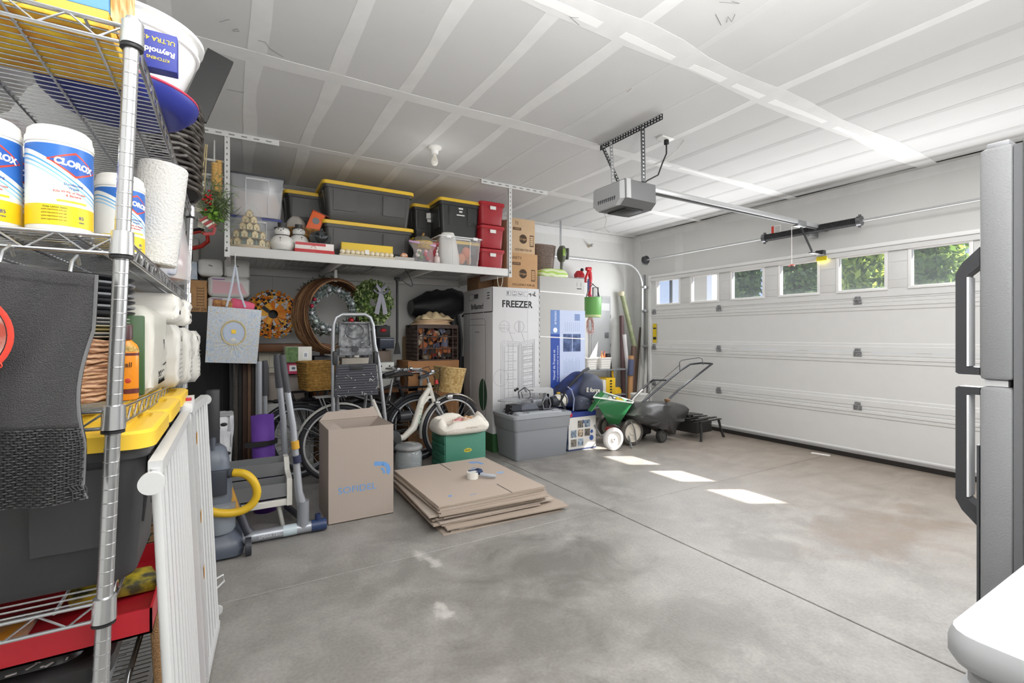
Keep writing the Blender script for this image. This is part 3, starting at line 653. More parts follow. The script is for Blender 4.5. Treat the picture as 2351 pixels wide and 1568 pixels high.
# ---- plastic totes -------------------------------------------------------
def tote(w, d, h, lidc, bodyc, lid=True, tall=True, lh=.035, panels=3, ends=True, bump=False):
    """tapered storage tote, origin bottom centre; w along x, d along y"""
    t = thing('storage_tote', '', 'tote')
    m = M(); tp = .9; r = .035
    rings = [m.rr(w*.86, d*.82, r, 0), m.rr(w*.88, d*.84, r, .008)]
    for k, s, s2 in ((.5,.92,.895),(.86,.945,.93),(.865,.97,.965),(.93,.975,.97),(1,.985,.98)): rings.append(m.rr(w*s, d*s2, r, h*k))
    rings.append(m.rr(w*.955, d*.94, r, h)); rings.append(m.rr(w*.84, d*.8, r, .012))
    m.loft(rings); b = m.build('body', mat(bodyc, .42, bump=.03, bs=150), t, sm=30)
    for sy in (-1, 1):      # recessed looking panels on the long faces
        for k in range(panels):
            x0 = w*(-.40+.8*k/panels)+.008; x1 = w*(-.40+.8*(k+1)/panels)-.008
            if panels == 3 and k == 1: continue
            y0 = d*.43; y1 = d*.462
            vs = [(x0,sy*(y0),h*.28),(x1,sy*(y0),h*.28),(x1,sy*(y1),h*.82),(x0,sy*(y1),h*.82)]
            p = M(); p.add([(x,y*1.0,z) for x,y,z in vs]+[(x,y+sy*.013,z) for x,y,z in vs], [(0,1,2,3),(7,6,5,4),(0,4,5,1),(1,5,6,2),(2,6,7,3),(3,7,4,0)]); p.build('panel', mat(bodyc, .36, var=.1), t, sm=0)
    for sx in (-1, 1):
        for yy in (-.22*d, .22*d):
            p = M(); x0 = w*.445; x1 = w*.477
            vs = [(sx*x0,yy-.02,h*.35),(sx*x0,yy+.02,h*.35),(sx*x1,yy+.03,h*.84),(sx*x1,yy-.03,h*.84)]
            p.add(vs+[(x+sx*.008,y,z) for x,y,z in vs], [(0,1,2,3),(7,6,5,4),(0,4,5,1),(1,5,6,2),(2,6,7,3),(3,7,4,0)]); p.build('rib', mat(bodyc, .42, var=.06), t, sm=0)
    if lid:
        m = M(); W2, D2 = w, d
        m.loft([m.rr(W2*.985, D2*.98, r, h-.018), m.rr(W2+.008, D2+.008, r+.004, h-.018), m.rr(W2+.008, D2+.008, r+.004, h+lh*.35), m.rr(W2*.985, D2*.98, r, h+lh*.5), m.rr(W2*.9, D2*.86, r, h+lh*.5), m.rr(W2*.88, D2*.84, r, h+lh*.3), m.rr(W2*.8, D2*.74, r, h+lh*.3), m.rr(W2*.78, D2*.70, r, h+lh*.75)])
        l = m.build('lid', mat(lidc, .4), t, sm=30)
        m = M()
        for sx in (-1, 1):
            m.cbox((sx*W2*.32, 0, h+lh*.72), (W2*.12, D2*.5, lh*.5), .008)
        for sy in (-1, 1): m.cbox((0, sy*D2*.3, h+lh*.72), (W2*.4, D2*.1, lh*.5), .006)
        m.build('lid_ridge', mat(lidc, .4), l)
    return t
z4 = .7675
tt = tote(.52, .302, .285, 'efc53c', '3b3b3d')
for i, y in enumerate((1.357, 1.664, 1.97)):
    o = tt if i == 0 else copy_tree(tt)
    tag(o, ['charcoal tote with yellow lid nearest the camera on the fourth shelf','middle charcoal tote with yellow lid on the fourth shelf','farthest charcoal tote with yellow lid on the fourth shelf'][i], 'tote', (-.40, y, z4), 0, 'yellow lidded totes on the wire shelving')
    o.name = 'storage_tote'
# ---- under the fourth shelf
z5 = .4575
t = thing('red_tray', 'long red open tray hanging under the fourth shelf', 'tray', (-.42,1.40,.655))
m = M(); m.box(-.30,-.19,0,.28,.19,.004).box(-.30,-.19,0,.28,-.186,.05).box(-.30,.186,0,.28,.19,.05).box(.276,-.19,0,.28,.19,.05).box(-.30,-.19,0,-.296,.19,.05); m.build('tray', RED, t)
m = M()
for x in (-.2,.2):
    for y in (-.188,.188): m.beam((x,y,.02),(x,y,.1),.01,.002)
m.build('hanger', STEEL, t)
t = tag(M().cbox((0,0,.014),(.16,.1,.026),.006,(0,.12,.3)).build('tool_packet', mat('d8c22a', .4, c2='4a4a35', vs=30)), 'yellow and black tool packet lying in the red tray', 'packet', (-.235,1.42,.668))
t = tag(M().cbox((0,0,.008),(.2,.12,.014),.003).build('tool_packet', mat('8a8f95', .4, c2='c27d2b', vs=22)), 'mottled grey and orange packet flat in the middle of the red tray', 'packet', (-.45,1.33,.661))
t = tote(.5, .34, .15, '29292b', '8e9094', lh=.03); tag(t, 'grey tote with scuffed black lid under the red tray', 'tote', (-.46,1.38,z5))
for ch in t.children:
    if ch.name.startswith('lid'): ch.data.materials[0] = mat('2a2a2b', .4, c2='d9d9d6', vs=0) if 0 else mat('29292a', .35, var=.3, vs=20)
rr = random.Random(3); m = M()
for i in range(60): m.cbox((rr.uniform(-.05,.22), rr.uniform(-.15,.1), .1735), (rr.uniform(.004,.022), rr.uniform(.002,.006), .001), 0, (0,0,rr.uniform(0,3)))
o = m.build('scuff_marks', mat('d9d9d6', .8), t, sm=0); o['kind'] = 'stuff'
# wire basket with string lights
t = thing('wire_basket', 'black wire basket on the fifth shelf of the shelving unit', 'basket', (-.36,1.95,z5))
m = M(); bw, bd, bh = .34, .5, .19
for k in range(7):
    z = .004+bh*k/6; m.tube([(-bw/2,-bd/2,z),(bw/2,-bd/2,z),(bw/2,bd/2,z),(-bw/2,bd/2,z)], .0018, 5, cyc=True)
for i in range(13):
    y = -bd/2+bd*i/12; m.tube([(-bw/2,y,bh),(-bw/2,y,.004),(bw/2,y,.004),(bw/2,y,bh)], .0018, 5)
for i in range(9):
    x = -bw/2+bw*i/8; m.tube([(x,-bd/2,bh),(x,-bd/2,.004),(x,bd/2,.004),(x,bd/2,bh)], .0018, 5)
m.tube([(-bw/2,-bd/2,bh),(bw/2,-bd/2,bh),(bw/2,bd/2,bh),(-bw/2,bd/2,bh)], .004, 6, cyc=True)
m.build('wires', mat('2b2c2e', .4, .5), t, sm=40)
t = thing('string_lights', 'tangled dark green string light cord inside the black wire basket', 'string lights', (-.34,1.9,z5+.01))
rr = random.Random(9); pts = [Vector((0,0,.04))]
for i in range(260):
    a = i*.8; pts.append(Vector((.13*math.cos(a)*rr.uniform(.5,1), .2*math.sin(a*1.13)*rr.uniform(.5,1), .02+.12*rr.random())))
sm_ = []
for i in range(len(pts)-1):
    for k in range(3): sm_.append(pts[i].lerp(pts[i+1], k/3))
for _ in range(2): sm_ = [(sm_[max(0,i-1)]+sm_[i]+sm_[min(len(sm_)-1,i+1)])/3 for i in range(len(sm_))]
M().tube(sm_, .0028, 5).build('cord', mat('2c4a3d', .5), t)
m = M()
for i in range(0, len(sm_), 22): m.tube([sm_[i], sm_[i]+Vector((0,.008,.012))], [.004,.001], 6)
m.build('bulb', mat('e7e4d4', .2), t)
t = tag(M().cbox((0,0,.15),(.3,.018,.3),.004).build('cardboard_sheet', KRAFT, sm=0), 'small brown cardboard carton standing inside at the far end of the fifth shelf', 'box', (-.33,2.3,z5))
t = tag(M().cbox((0,0,.0),(.018,.5,.62),.006,(0,-.05,0)).build('coir_doormat', mat('a9835a', .95, var=.2, vs=200, bump=.8, bs=300)), 'tan coir doormat standing on edge between the shelving and the white gate', 'doormat', (-.155,1.72,.325))
t = tag(M().cbox((0,0,.0),(.02,.5,.5),.008,(0,-.03,0)).build('small_rug', mat('2e2c35', .95, c2='a05a60', vs=14, bump=.6, bs=200)), 'dark rug with reddish flecks standing between the doormat and the white gate', 'rug', (-.122,1.76,.26))

# ---- white baby gate leaning on the shelving
t = thing('baby_gate', 'white metal baby gate with vertical bars leaning against the shelving', 'gate', (0,0,0))
def gx_(z): return -.085-.045*z
def gp(y, z): return (gx_(z)+max(0, y-1.98)*.08, y, z)
GW = mat('cecfcf', .4)
for ya, yb, zq in ((1.17,1.97,.03),(2.0,2.385,.03),(1.17,1.93,1.0),(2.0,2.37,1.0)): M().beam(gp(ya,zq), gp(yb,zq), .024, .028).build('rail', GW, t)
for y in (1.17, 2.385): M().cyl(gp(y,.01), gp(y,1.0), .0085, seg=12).build('end_post', GW, t)
for y in (1.9, 2.02): M().beam(gp(y,.03), gp(y,1.05 if y > 2 else 1.0), .03, .035, (0,1,0)).build('gate_post', GW, t)
for i in range(18):
    y = 1.215+i*.066
    if abs(y-1.9) < .03 or abs(y-2.02) < .03: continue
    M().cyl(gp(y,.03), gp(y,1.0), .0065, seg=10).build('bar', GW, t)
for z in (.06, .985):
    m = M(); q = Vector(gp(1.155,z)); m.cyl(q, q+Vector((0,-.035,0)), .006, seg=8); m.cyl(q+Vector((0,-.035,0)), q+Vector((0,-.048,0)), .021, seg=26); m.build('pressure_mount', GW, t)
    m = M(); q = Vector(gp(2.4,z)); m.cyl(q, q+Vector((0,.035,0)), .006, seg=8); m.cyl(q+Vector((0,.035,0)), q+Vector((0,.048,0)), .021, seg=26); m.build('pressure_mount', GW, t)
q = gp(1.96,1.02); M().cbox(q,(.04,.12,.035),.008).build('latch', mat('d9dadb', .4), t); q = gp(1.99,1.04); M().cbox((q[0],q[1],q[2]),(.022,.03,.012),.003).build('latch_button', RED, t)
for z in (.62,.42,.9): q = gp(2.0,z); M().box(q[0]+.018,q[1]+.002,q[2]-.02,q[0]+.0192,q[1]+.03,q[2]+.02).build('warning_sticker', mat('c98a2e', .6), t)
m = M(); q = gp(2.39,.22); m.tube([(q[0],q[1],q[2]),(q[0]+.03,q[1]+.03,q[2]),(q[0]+.035,q[1]+.035,q[2]-.03),(q[0],q[1]+.01,q[2]-.05)], .004, 6); m.build('hook', GW, t)
# ================================================================ OVERHEAD RACK
RY0, RY1, RX0, RX1, RZ = 4.26, 5.48, -.045, 2.505, 1.955
def X_(u, Y): return W(u, 770, Y=Y).x
def Z_(u, v, Y): return W(u, v, Y=Y).z
rack = thing('overhead_rack', 'white ceiling-hung storage rack with wire deck over the bicycles', 'rack', (0,0,0))
RW = mat('d9d9d7', .45)
m = M(); m.box(RX0,RY0-.02,RZ-.078,RX1,RY0+.004,RZ-.004,.002); m.build('front_beam', RW, rack)
m = M(); m.box(RX0,RY1,RZ-.078,RX1,RY1+.02,RZ-.004,.002); m.build('rear_beam', RW, rack)
for x in (RX0+.01, RX0+.85, RX0+1.7, RX1-.03): M().box(x,RY0,RZ-.07,x+.03,RY1,RZ-.012,.002).build('cross_beam', RW, rack)
for sx0, sx1 in ((RX0+.02, (RX0+RX1)/2-.02), ((RX0+RX1)/2+.02, RX1-.02)):
    m = M(); n = 22
    for i in range(n+1): x = sx0+(sx1-sx0)*i/n; m.cyl((x,RY0-.01,RZ-.002),(x,RY1+.01,RZ-.002),.0030,seg=5); m.cyl((x,RY0-.012,RZ-.002),(x,RY0-.012,RZ-.016),.0030,seg=5)
    for j in range(18): y = RY0+.01+(RY1-RY0-.02)*j/17; m.cyl((sx0,y,RZ-.006),(sx1,y,RZ-.006),.0030,seg=5)
    m.build('wire_deck', mat('a9a9a8', .4, .5), rack)
def hangpost(x, y, bar):
    m = M(); m.box(x-.02,y-.018,RZ-.09,x+.02,y-.015,ZC,.0).box(x-.02,y-.018,RZ-.09,x-.017,y+.02,ZC); m.mi = 1
    z = RZ-.03
    while z < ZC-.03: m.box(x-.004,y-.0192,z,x+.004,y-.0178,z+.014); z += .045
    m.build('hanger_post', [RW, mat('6b6b69', .7)], rack, sm=0)
    if bar:
        m = M(); m.box(bar[0],y-.02,ZC-.006,bar[1],y+.02,ZC-.003).box(bar[0],y-.022,ZC-.045,bar[1],y-.019,ZC-.003); m.mi = 1
        q = bar[0]+.02
        while q < bar[1]-.05: m.box(q,y-.0235,ZC-.03,q+.04,y-.0215,ZC-.02); q += .085
        m.build('ceiling_bracket', [RW, mat('8b8b89', .7)], rack, sm=0)
hangpost(RX0+.015, RY0-.005, (-.38,.33)); hangpost(RX1-.02, RY0-.005, (2.15,2.95)); hangpost(RX0+.015, RY1, (-.38,.33)); hangpost(RX1-.02, RY1, (2.15,2.95))
for x in (RX0+.012, RX1-.022): m = M(); m.lathe([(.001,-.006),(.009,-.006),(.009,0)], (x,RY0-.021,RZ-.042), 12, 'y'); m.build('bolt', mat('3b3b3b', .5), rack)
RG = 'yellow lidded totes on the overhead rack'
def place_tote(w, d, h, x, y, z, lb, rz=0, lidc='efc53c', bodyc='454442', group=None, **k):
    t = tote(w, d, h, lidc, bodyc, **k); tag(t, lb, 'tote', (x, y, z), rz, group); return t
# big pair
Yf = 4.52; x0, x1 = X_(741, Yf), X_(951, Yf); d = .48
zb = RZ; z_m = Z_(741, 503, Yf); z_t = Z_(741, 411, Yf)
w = x1-x0; hl = z_m-zb-.01
place_tote(w, d, hl, (x0+x1)/2, Yf+d/2, zb, 'lower of the two large grey totes with yellow lids, in the middle of the rack', group=RG)
place_tote(w, d, z_t-z_m-.022, (x0+x1)/2, Yf+d/2, z_m+.012, 'upper of the two large grey totes with yellow lids, reaching nearest the ceiling', group=RG)
# behind them
Y2 = 4.86; x0, x1 = X_(655, Y2), X_(750, Y2)
zt = Z_(700, 441, Y2)
place_tote(.62, .4, (zt-RZ)/2-.02, x0+.3, Y2+.2, RZ, 'lower dark tote with yellow lid behind the basket', bodyc='2b2b2a', group=RG)
place_tote(.62, .4, (zt-RZ)/2-.02, x0+.3, Y2+.2, RZ+(zt-RZ)/2+.01, 'upper dark tote with yellow lid behind the basket', bodyc='2b2b2a', group=RG)
x0, x1 = X_(940, Y2), X_(1015, Y2); zt = Z_(970, 470, Y2)
t = place_tote(.5, .4, (zt-RZ)/2-.02, x0+.29, Y2+.2, RZ+(zt-RZ)/2+.01, 'upper dark tote with yellow lid and a paper label, behind the gold speckled pumpkin', bodyc='2b2b2a', group=RG)
h = (zt-RZ)/2-.02; m = M(); m.box(-.1,-.197,h*.6,.0,-.193,h*.8).box(-.09,-.197,h*.5,-.01,-.193,h*.62); m.build('paper_label', PAPER, t)
place_tote(.5, .4, (zt-RZ)/2-.02, x0+.29, Y2+.2, RZ, 'lower dark tote with yellow lid behind the pumpkin and the zip bag', bodyc='2b2b2a', group=RG)
# narrow-end tote
Y3 = 4.55; x0, x1 = X_(1010, Y3), X_(1106, Y3); zt = Z_(1050, 458, Y3); zb = Z_(1050, 545, Y3)
t = place_tote(.62, x1-x0, zt-zb, (x0+x1)/2-.0, Y3+.31, zb-.01, 'black tote with yellow lid and white labels, narrow end facing out, beside the red bins', rz=PI/2, bodyc='2f3030', group=RG)
h = zt-zb
m = M()
for k, (yy, ww2) in enumerate(((.80,.05),(.72,.035),(.63,.09))): m.cbox((-.298+.012*(.8-yy)*3,0.0-.02*k*0,h*yy),(.004,ww2,.016 if k < 2 else .011))
m.build('paper_label', PAPER, t)
place_tote(.6, x1-x0, zb-RZ-.045, (x0+x1)/2, Y3+.32, RZ, 'tote with yellow lid under the black tote, mostly hidden by the clear bin', rz=PI/2, bodyc='2f3030', group=RG)
# red bins
Y4 = 4.50; x0, x1 = X_(1106, Y4), X_(1162, Y4)
hh = (Z_(1130, 460, Y4)-RZ)/3
rb = tote(x1-x0, .4, hh-.03, 'b4232f', 'a5202b', lh=.028, panels=1)
for ch in list(rb.children):
    if ch.name.startswith(('rib','panel')): bpy.data.objects.remove(ch)
M().box(-.035,-.198,hh*.62,.035,-.193,hh*.76).build('paper_label', PAPER, rb)
for k in range(3):
    o = rb if k == 0 else copy_tree(rb)
    tag(o, ['bottom','middle','top'][k]+' of the three stacked dark red bins at the right end of the rack', 'bin', ((x0+x1)/2-.01, Y4+.2, RZ+hh*k), 0, 'dark red bins on the overhead rack'); o.name = 'storage_bin'
o = copy_tree(rb); o.name = 'storage_bin'; tag(o, 'dark red bin partly hidden behind the zip bag and the pump bottle', 'bin', (X_(1000,4.6), 4.66, RZ), 0, 'dark red bins on the overhead rack')
# clear bins at left
CLR = mat('dfe1e4', .15, alpha=.30)
def clearbin(name, label, w, d, h, x, y, z, lid=None, mt=None, group=None, rim=True):
    t = thing(name, label, 'bin', (x,y,z), 0, group); m = M(); r = .03
    m.loft([m.rr(w*.86,d*.86,r,0), m.rr(w*.97,d*.97,r,h*.96), m.rr(w,d,r,h), m.rr(w*.96,d*.96,r,h), m.rr(w*.85,d*.85,r,.006)]); m.build('body', mt or CLR, t, sm=30)
    if lid:
        m = M(); m.loft([m.rr(w+.01,d+.01,r,h), m.rr(w+.01,d+.01,r,h+.016), m.rr(w*.9,d*.9,r,h+.02), m.rr(w*.88,d*.88,r,h+.012)]); m.build('lid', mat(lid, .4), t)
    m = M()
    for sx in (-1,1): m.cbox((sx*w*.2,-d*.488,h*.5),(.006,.006,h*.85),0,(0,0,0))
    m.cbox((0,-d*.49,h*.93),(w*.4,.008,.012)); m.build('rib', mat('f2f3f4', .3, alpha=.6), t, sm=0)
    return t
Yc = 4.5; x0, x1 = X_(524, Yc), X_(654, Yc); zt = Z_(524, 392, Yc); zm = Z_(524, 492, Yc)
clearbin('clear_storage_bin', 'upper clear bin with dark lid behind the bag of little houses', x1-x0, .42, zt-zm-.02, (x0+x1)/2, Yc+.21, zm+.01, '3a3c42', group='clear bins at the left end of the rack')
clearbin('clear_storage_bin', 'lower clear bin with dark blue lid behind the snowmen and little houses', (x1-x0)*.95, .4, zm-RZ-.015, (x0+x1)/2-.01, Yc+.21, RZ, '2d3a86', group='clear bins at the left end of the rack')
t = tag(M().loft([M().rr(.36*(1-.2*abs(k-.5)),.3,.06,k*.2,5) for k in (0,.3,.6,.9,1)]).build('folded_cloth', mat('c9c4c2', .8, c2='d8b9a8', vs=6)), 'pale cloth bundle inside the upper clear bin', 'cloth', ((x0+x1)/2, Yc+.2, zm+.02))
# houses in a bag
Yh = 4.38; cx = X_(573, Yh)
t = thing('miniature_village', 'tower of little cream wooden houses and trees on a round board, wrapped in clear film', 'decoration', (cx, Yh+.0, RZ))
M().lathe([(.001,0),(.15,0),(.152,.02),(.14,.026),(.001,.026)], seg=30, sy=.75).build('board', mat('c9b79b', .6), t)
HC = mat('e2cf9f', .7); RC = mat('b39a6c', .7); rr = random.Random(4)
for lv, (n, rad, z) in enumerate(((5,.105,.026),(4,.082,.09),(3,.055,.155),(2,.03,.215),(1,0,.265))):
    for k in range(n):
        a = -PI/2+(k-(n-1)/2)*(.75 if n > 2 else 1.6); 
        hx, hy = rad*1.15*math.cos(a), rad*.8*math.sin(a); m = M(Matrix.Translation((hx,hy,z)) @ Matrix.Rotation((a+PI/2)*.5,4,'Z'))
        m.prism([(-.021,0),(.021,0),(.021,.032),(0,.052),(-.021,.032)], -.018, .018); h_ = m.build('little_house', HC, t, sm=0)
        m = M(Matrix.Translation((hx,hy,z)) @ Matrix.Rotation((a+PI/2)*.5,4,'Z')); m.prism([(-.026,.029),(0,.054),(.026,.029),(.026,.033),(0,.059),(-.026,.033)], -.022, .022); m.build('roof', RC, h_, sm=0)
        m = M(Matrix.Translation((hx,hy,z)) @ Matrix.Rotation((a+PI/2)*.5,4,'Z')); m.box(-.004,-.0188,.004,.004,-.0178,.018).box(-.012,-.0188,.02,-.007,-.0178,.026).box(.007,-.0188,.02,.012,-.0178,.026); m.build('window_marks', mat('7a6a48', .7), h_, sm=0)
        if k < n-1:
            a2 = a+.37; m = M(); m.lathe([(.014,0),(.008,.02),(.011,.02),(.001,.045)], (rad*1.15*math.cos(a2), rad*.8*math.sin(a2), z), 8); m.build('little_tree', mat('5c7a6a', .8), t)
for z, q in ((.084,.105),(.149,.08),(.209,.05),(.259,.03)): M().lathe([(.001,0),(q,0),(q,.006),(.001,.006)], (0,0,z), 20, sy=.7).build('tier', mat('a58f68', .7), t)
m = M(); rings = []
for k in range(10):
    q = k/9; rr_ = .162*(1-q**1.6*.8); rings.append([(rr_*math.cos(a)*(1+.05*math.sin(5*a+k)), rr_*.78*math.sin(a)*(1+.05*math.sin(6*a+k)), .01+q*.36) for a in [2*PI*j/26 for j in range(26)]])
m.loft(rings); m.build('film', mat('eef0ee', .08, alpha=.16), t, sm=60)
# snowmen
def snowman(s):
    t = thing('snowman_figure', '', 'figurine')
    m = M(); m.lathe([(.04,0),(.062,.012),(.075,.04),(.076,.062),(.062,.092),(.043,.108),(.04,.112),(.047,.125),(.048,.14),(.04,.158),(.025,.168),(.001,.172)], seg=32); m.T = Matrix(); b = m.build('body', mat('e9e8e3', .3), t); b.scale = (s,s,s)
    m = M(); m.lathe([(.048,.158),(.049,.161),(.028,.164),(.027,.168),(.029,.195),(.001,.197)], seg=24); b = m.build('top_hat', mat('3b3a3a', .5), t); b.scale = (s,s,s)
    m = M()
    for x, z, q in ((-.015,.148,.0035),(.015,.148,.0035),(0,.085,.0042),(.0,.068,.0042),(-.0,.05,.0042),(-.012,.127,.002),(0,.124,.002),(.012,.127,.002)):
        yy = {True:-.045, False:-.066}[z > .12] if z > .1 else -.07; m.ball((x,yy,z),q,8)
    b = m.build('coal_marks', BLACK, t); b.scale = (s,s,s)
    m = M(); m.tube([(0,-.046,.138),(0,-.062,.137)], [.004,.001], 8); b = m.build('nose', mat('3a2a22', .5), t); b.scale = (s,s,s)
    m = M(); m.lathe([(.043,.108),(.045,.111),(.043,.114)], seg=24, cap=False); b = m.build('neck_line', mat('3a3a3a', .6), t); b.scale = (s,s,s)
    return t
sc1 = (Z_(648,512,4.38)-RZ)/.197
tag(snowman(sc1), 'larger white ceramic snowman with black top hat, beside the little houses', 'figurine', (X_(648,4.38),4.38,RZ), -.25, 'ceramic snowmen')
sc2 = (Z_(685,512,4.56)-RZ)/.197; tag(snowman(sc2*.72), 'smaller white ceramic snowman with black top hat, in front of the wicker basket', 'figurine', (X_(686,4.47),4.47,RZ+.05), .2, 'ceramic snowmen')
# basket with orange pack
def wicker(name, label, cat, loc, w, d, h, mt, rz=0, group=None, taper=.85, rowh=.011, rimr=.009, rnd=.35, parent=None):
    t = thing(name, label, cat, loc, rz, group) if parent is None else parent
    m = M(); n = int(h/rowh); N = 36
    for k in range(n):
        q = k/n; s = taper+(1-taper)*q; base = m.rr(w*s, d*s, min(w,d)*rnd, rowh*(k+.5), 8)
        m.tube([p+Vector((p.x,p.y,0)).normalized()*(.0018*(1 if (i+k) % 2 else -1)) for i, p in enumerate(base)], rowh*.52, 5, cyc=True)
    m.build('weave', mt, t, sm=60)
    m = M(); m.tube(m.rr(w, d, min(w,d)*rnd, h, 8), rimr, 7, cyc=True); m.build('rim', mt, t)
    m = M(); m.loft([m.rr(w*taper*.93,d*taper*.93,min(w,d)*rnd*.8,.004), m.rr(w*.93,d*.93,min(w,d)*rnd*.8,h*.95)]); 
    return t, m
bk, m = wicker('wicker_basket', 'golden brown wicker basket heaped with orange and clear packages', 'basket', (X_(697,4.62),4.66,RZ+.06), .3, .24, .19, mat('a8793a', .7, c2='5f4020', vs=30))
m.bm.free(); zb = RZ+.22
tag(M().box(-.14,-.1,0,.14,.1,.058).build('small_box', mat('57504a', .7)), 'flat dark box under the wicker basket', 'box', (X_(697,4.62),4.66,RZ))
tag(M().box(-.05,-.04,0,.05,.04,.048).build('small_box', mat('c9c3bb', .7)), 'small pale box under the smaller snowman', 'box', (X_(686,4.47),4.475,RZ))
t = thing('orange_gift_box', 'orange box with a cut-out window leaning in the wicker basket', 'box', (X_(712,4.6),4.58,zb))
m = M(Matrix.Rotation(.35,4,'Y')); m.box(-.055,-.03,0,.055,.03,.2,.003); m.build('box', mat('e4642b', .5), t)
m = M(Matrix.Rotation(.35,4,'Y')); m.lathe([(.001,-.0325),(.03,-.0325),(.03,-.031)], (0,0,.12), 20, 'y'); m.build('window_cutout', mat('6d6f70', .4), t)
m = M(Matrix.Rotation(.35,4,'Y')); m.box(-.058,-.032,.2,.09,.035,.207); m.box(.056,-.03,.05,.06,.03,.2); m.build('flap', mat('7b2f22', .5), t)
t = blobbag('plastic_bag', 'clear plastic bag bulging from the left side of the wicker basket', 'bag', (X_(680,4.6),4.64,zb-.05), .2, .16, .2, mat('d8d2c8', .12, alpha=.55), 6)
# pumpkins
def pumpkin(name, label, loc, r, h, mt, stemm, n=9, lobes=.09, sq=1):
    t = thing(name, label, 'pumpkin', loc); m = M(); rings = []
    for i in range(13):
        th = PI*i/12; zz = h/2-h/2*math.cos(th); q = math.sin(th)**.8
        if i in (0,12): q = .02
        dip = -.12*h*(math.cos(th)**8)*(1 if th > PI/2 else -1)
        rings.append([(r*q*(1-lobes*abs(math.cos(n*a/2)))*math.cos(a), r*q*sq*(1-lobes*abs(math.cos(n*a/2)))*math.sin(a), zz+dip) for a in [2*PI*j/72 for j in range(72)]])
    m.loft(rings); m.build('body', mt, t, sm=60)
    M().tube([(0,0,h*.86),(.004,0,h*1.0),(.014,0,h*1.12)], [r*.16,r*.1,r*.12], 8).build('stem', stemm, t); return t
r_ = (X_(760,4.36)-X_(709,4.36))/2
t = pumpkin('jack_o_lantern', 'small black carved pumpkin with a grin beside the red box', (X_(736,4.38),4.40,RZ+.085), r_, r_*1.5, mat('474c4e', .25), mat('3c3f40', .4))
m = M(); f = -r_*.965
def facep(pts): m.prism([(x*r_, z*r_) for x, z in pts], f-.004, f+.02)
facep([(-.55,.95),(-.2,.9),(-.38,1.2)]); facep([(.55,.95),(.2,.9),(.38,1.2)]); facep([(-.08,.72),(.08,.72),(0,.92)])
facep([(-.62,.72),(-.45,.62),(-.3,.5),(-.15,.56),(0,.45),(.15,.56),(.3,.5),(.45,.62),(.62,.72),(.42,.36),(.2,.24),(0,.3),(-.2,.24),(-.42,.36)])
m.build('carved_face', mat('0b0b0b', .8), t, sm=0)
pb = tag(M().box(-.06,-.05,0,.06,.05,.085).build('small_box', mat('3a3a3c', .6)), 'small dark box under the black pumpkin', 'box', (X_(736,4.38),4.43,RZ))
r_ = (X_(990,4.5)-X_(950,4.5))/2
t = pumpkin('glass_pumpkin', 'clear glass pumpkin with gold speckled base and brown stem, in front of the grey totes', (X_(970,4.42),4.42,RZ+.14), r_*1.1, r_*1.6, mat('6c6a60', .15, alpha=.8), mat('9a7338', .6), 8)
M().lathe([(.001,.0),(r_*.8,.005),(r_*1.12,r_*.5),(r_*1.12,r_*.85),(.001,r_*.86)], seg=30).build('gold_base', mat('d9b24a', .4, c2='7a5a1c', vs=120), t)
t = tag(M().box(-.05,-.035,0,.05,.035,.138,.003).build('small_box', mat('4b4440', .7)), 'dark small box under the glass pumpkin', 'box', (X_(970,4.42),4.43,RZ))
# red and white long box
x0, x1 = X_(676,4.31), X_(767,4.31); hb = Z_(720,558,4.31)-RZ
t = thing('ornament_box', 'flat red and white gift box with an open lid lying by the front beam', 'box', ((x0+x1)/2,4.345,RZ)); w = (x1-x0)
M().box(-w/2,-.055,0,w/2,.055,hb*.35,.002).build('base', mat('c9242b', .4), t); M().box(-w/2+.004,-.05,hb*.35,w/2-.004,.05,hb,.002).build('lid', mat('f0e9e4', .5), t)
M().box(-w/2+.006,-.052,hb*.72,w/2*.55,-.0505,hb*.97).build('printed_band', mat('c8444b', .5), t); m = M(); m.tube([(.02*math.sin(k*.7)-.01,-.0525,hb*.6+.012*math.cos(k*.7*2)) for k in range(9)], .0012, 4); m.build('scroll_print', mat('d06a6a', .6), t)
# egg carton + yellow box
x0, x1 = X_(778,4.31), X_(905,4.31); w = x1-x0; hb = Z_(840,562,4.33)-RZ
t = thing('bulb_tray', 'yellow box behind a row of round white bulbs in a clear tray', 'box', ((x0+x1)/2,4.33,RZ))
M().box(-w*.44,.02,0,w*.5,.06,hb+.01,.002).build('yellow_box', mat('ecc93f', .45), t); M().box(-w*.5,-.055,0,w*.5,.015,.02,.004).build('tray', mat('e8dcc0', .3, alpha=.75), t)
for k in range(11):
    M().ball((-w*.44+w*.88*k/10,-.02,.04),.023,14).build('round_bulb', mat('ece0c4', .3), t)
M().box(-.025,-.044,.03,.01,-.042,.068).build('paper_label', PAPER, t)
x0, x1 = X_(906,4.31), X_(950,4.31)
t = thing('small_clear_case', 'small clear case topped with an orange wrapped trinket, between the bulb tray and zip bag', 'case', ((x0+x1)/2,4.32,RZ))
M().box(-(x1-x0)/2,-.03,0,(x1-x0)/2,.03,.035,.004).build('case', mat('d5d2cc', .2, alpha=.7), t); M().loft([M().rr(.06*q,.05*q,.015,.035+zz,4) for q, zz in ((.8,0),(1.1,.01),(.9,.03),(.4,.042))]).build('trinket', mat('dd7a3d', .5, c2='e9d8c4', vs=40), t)
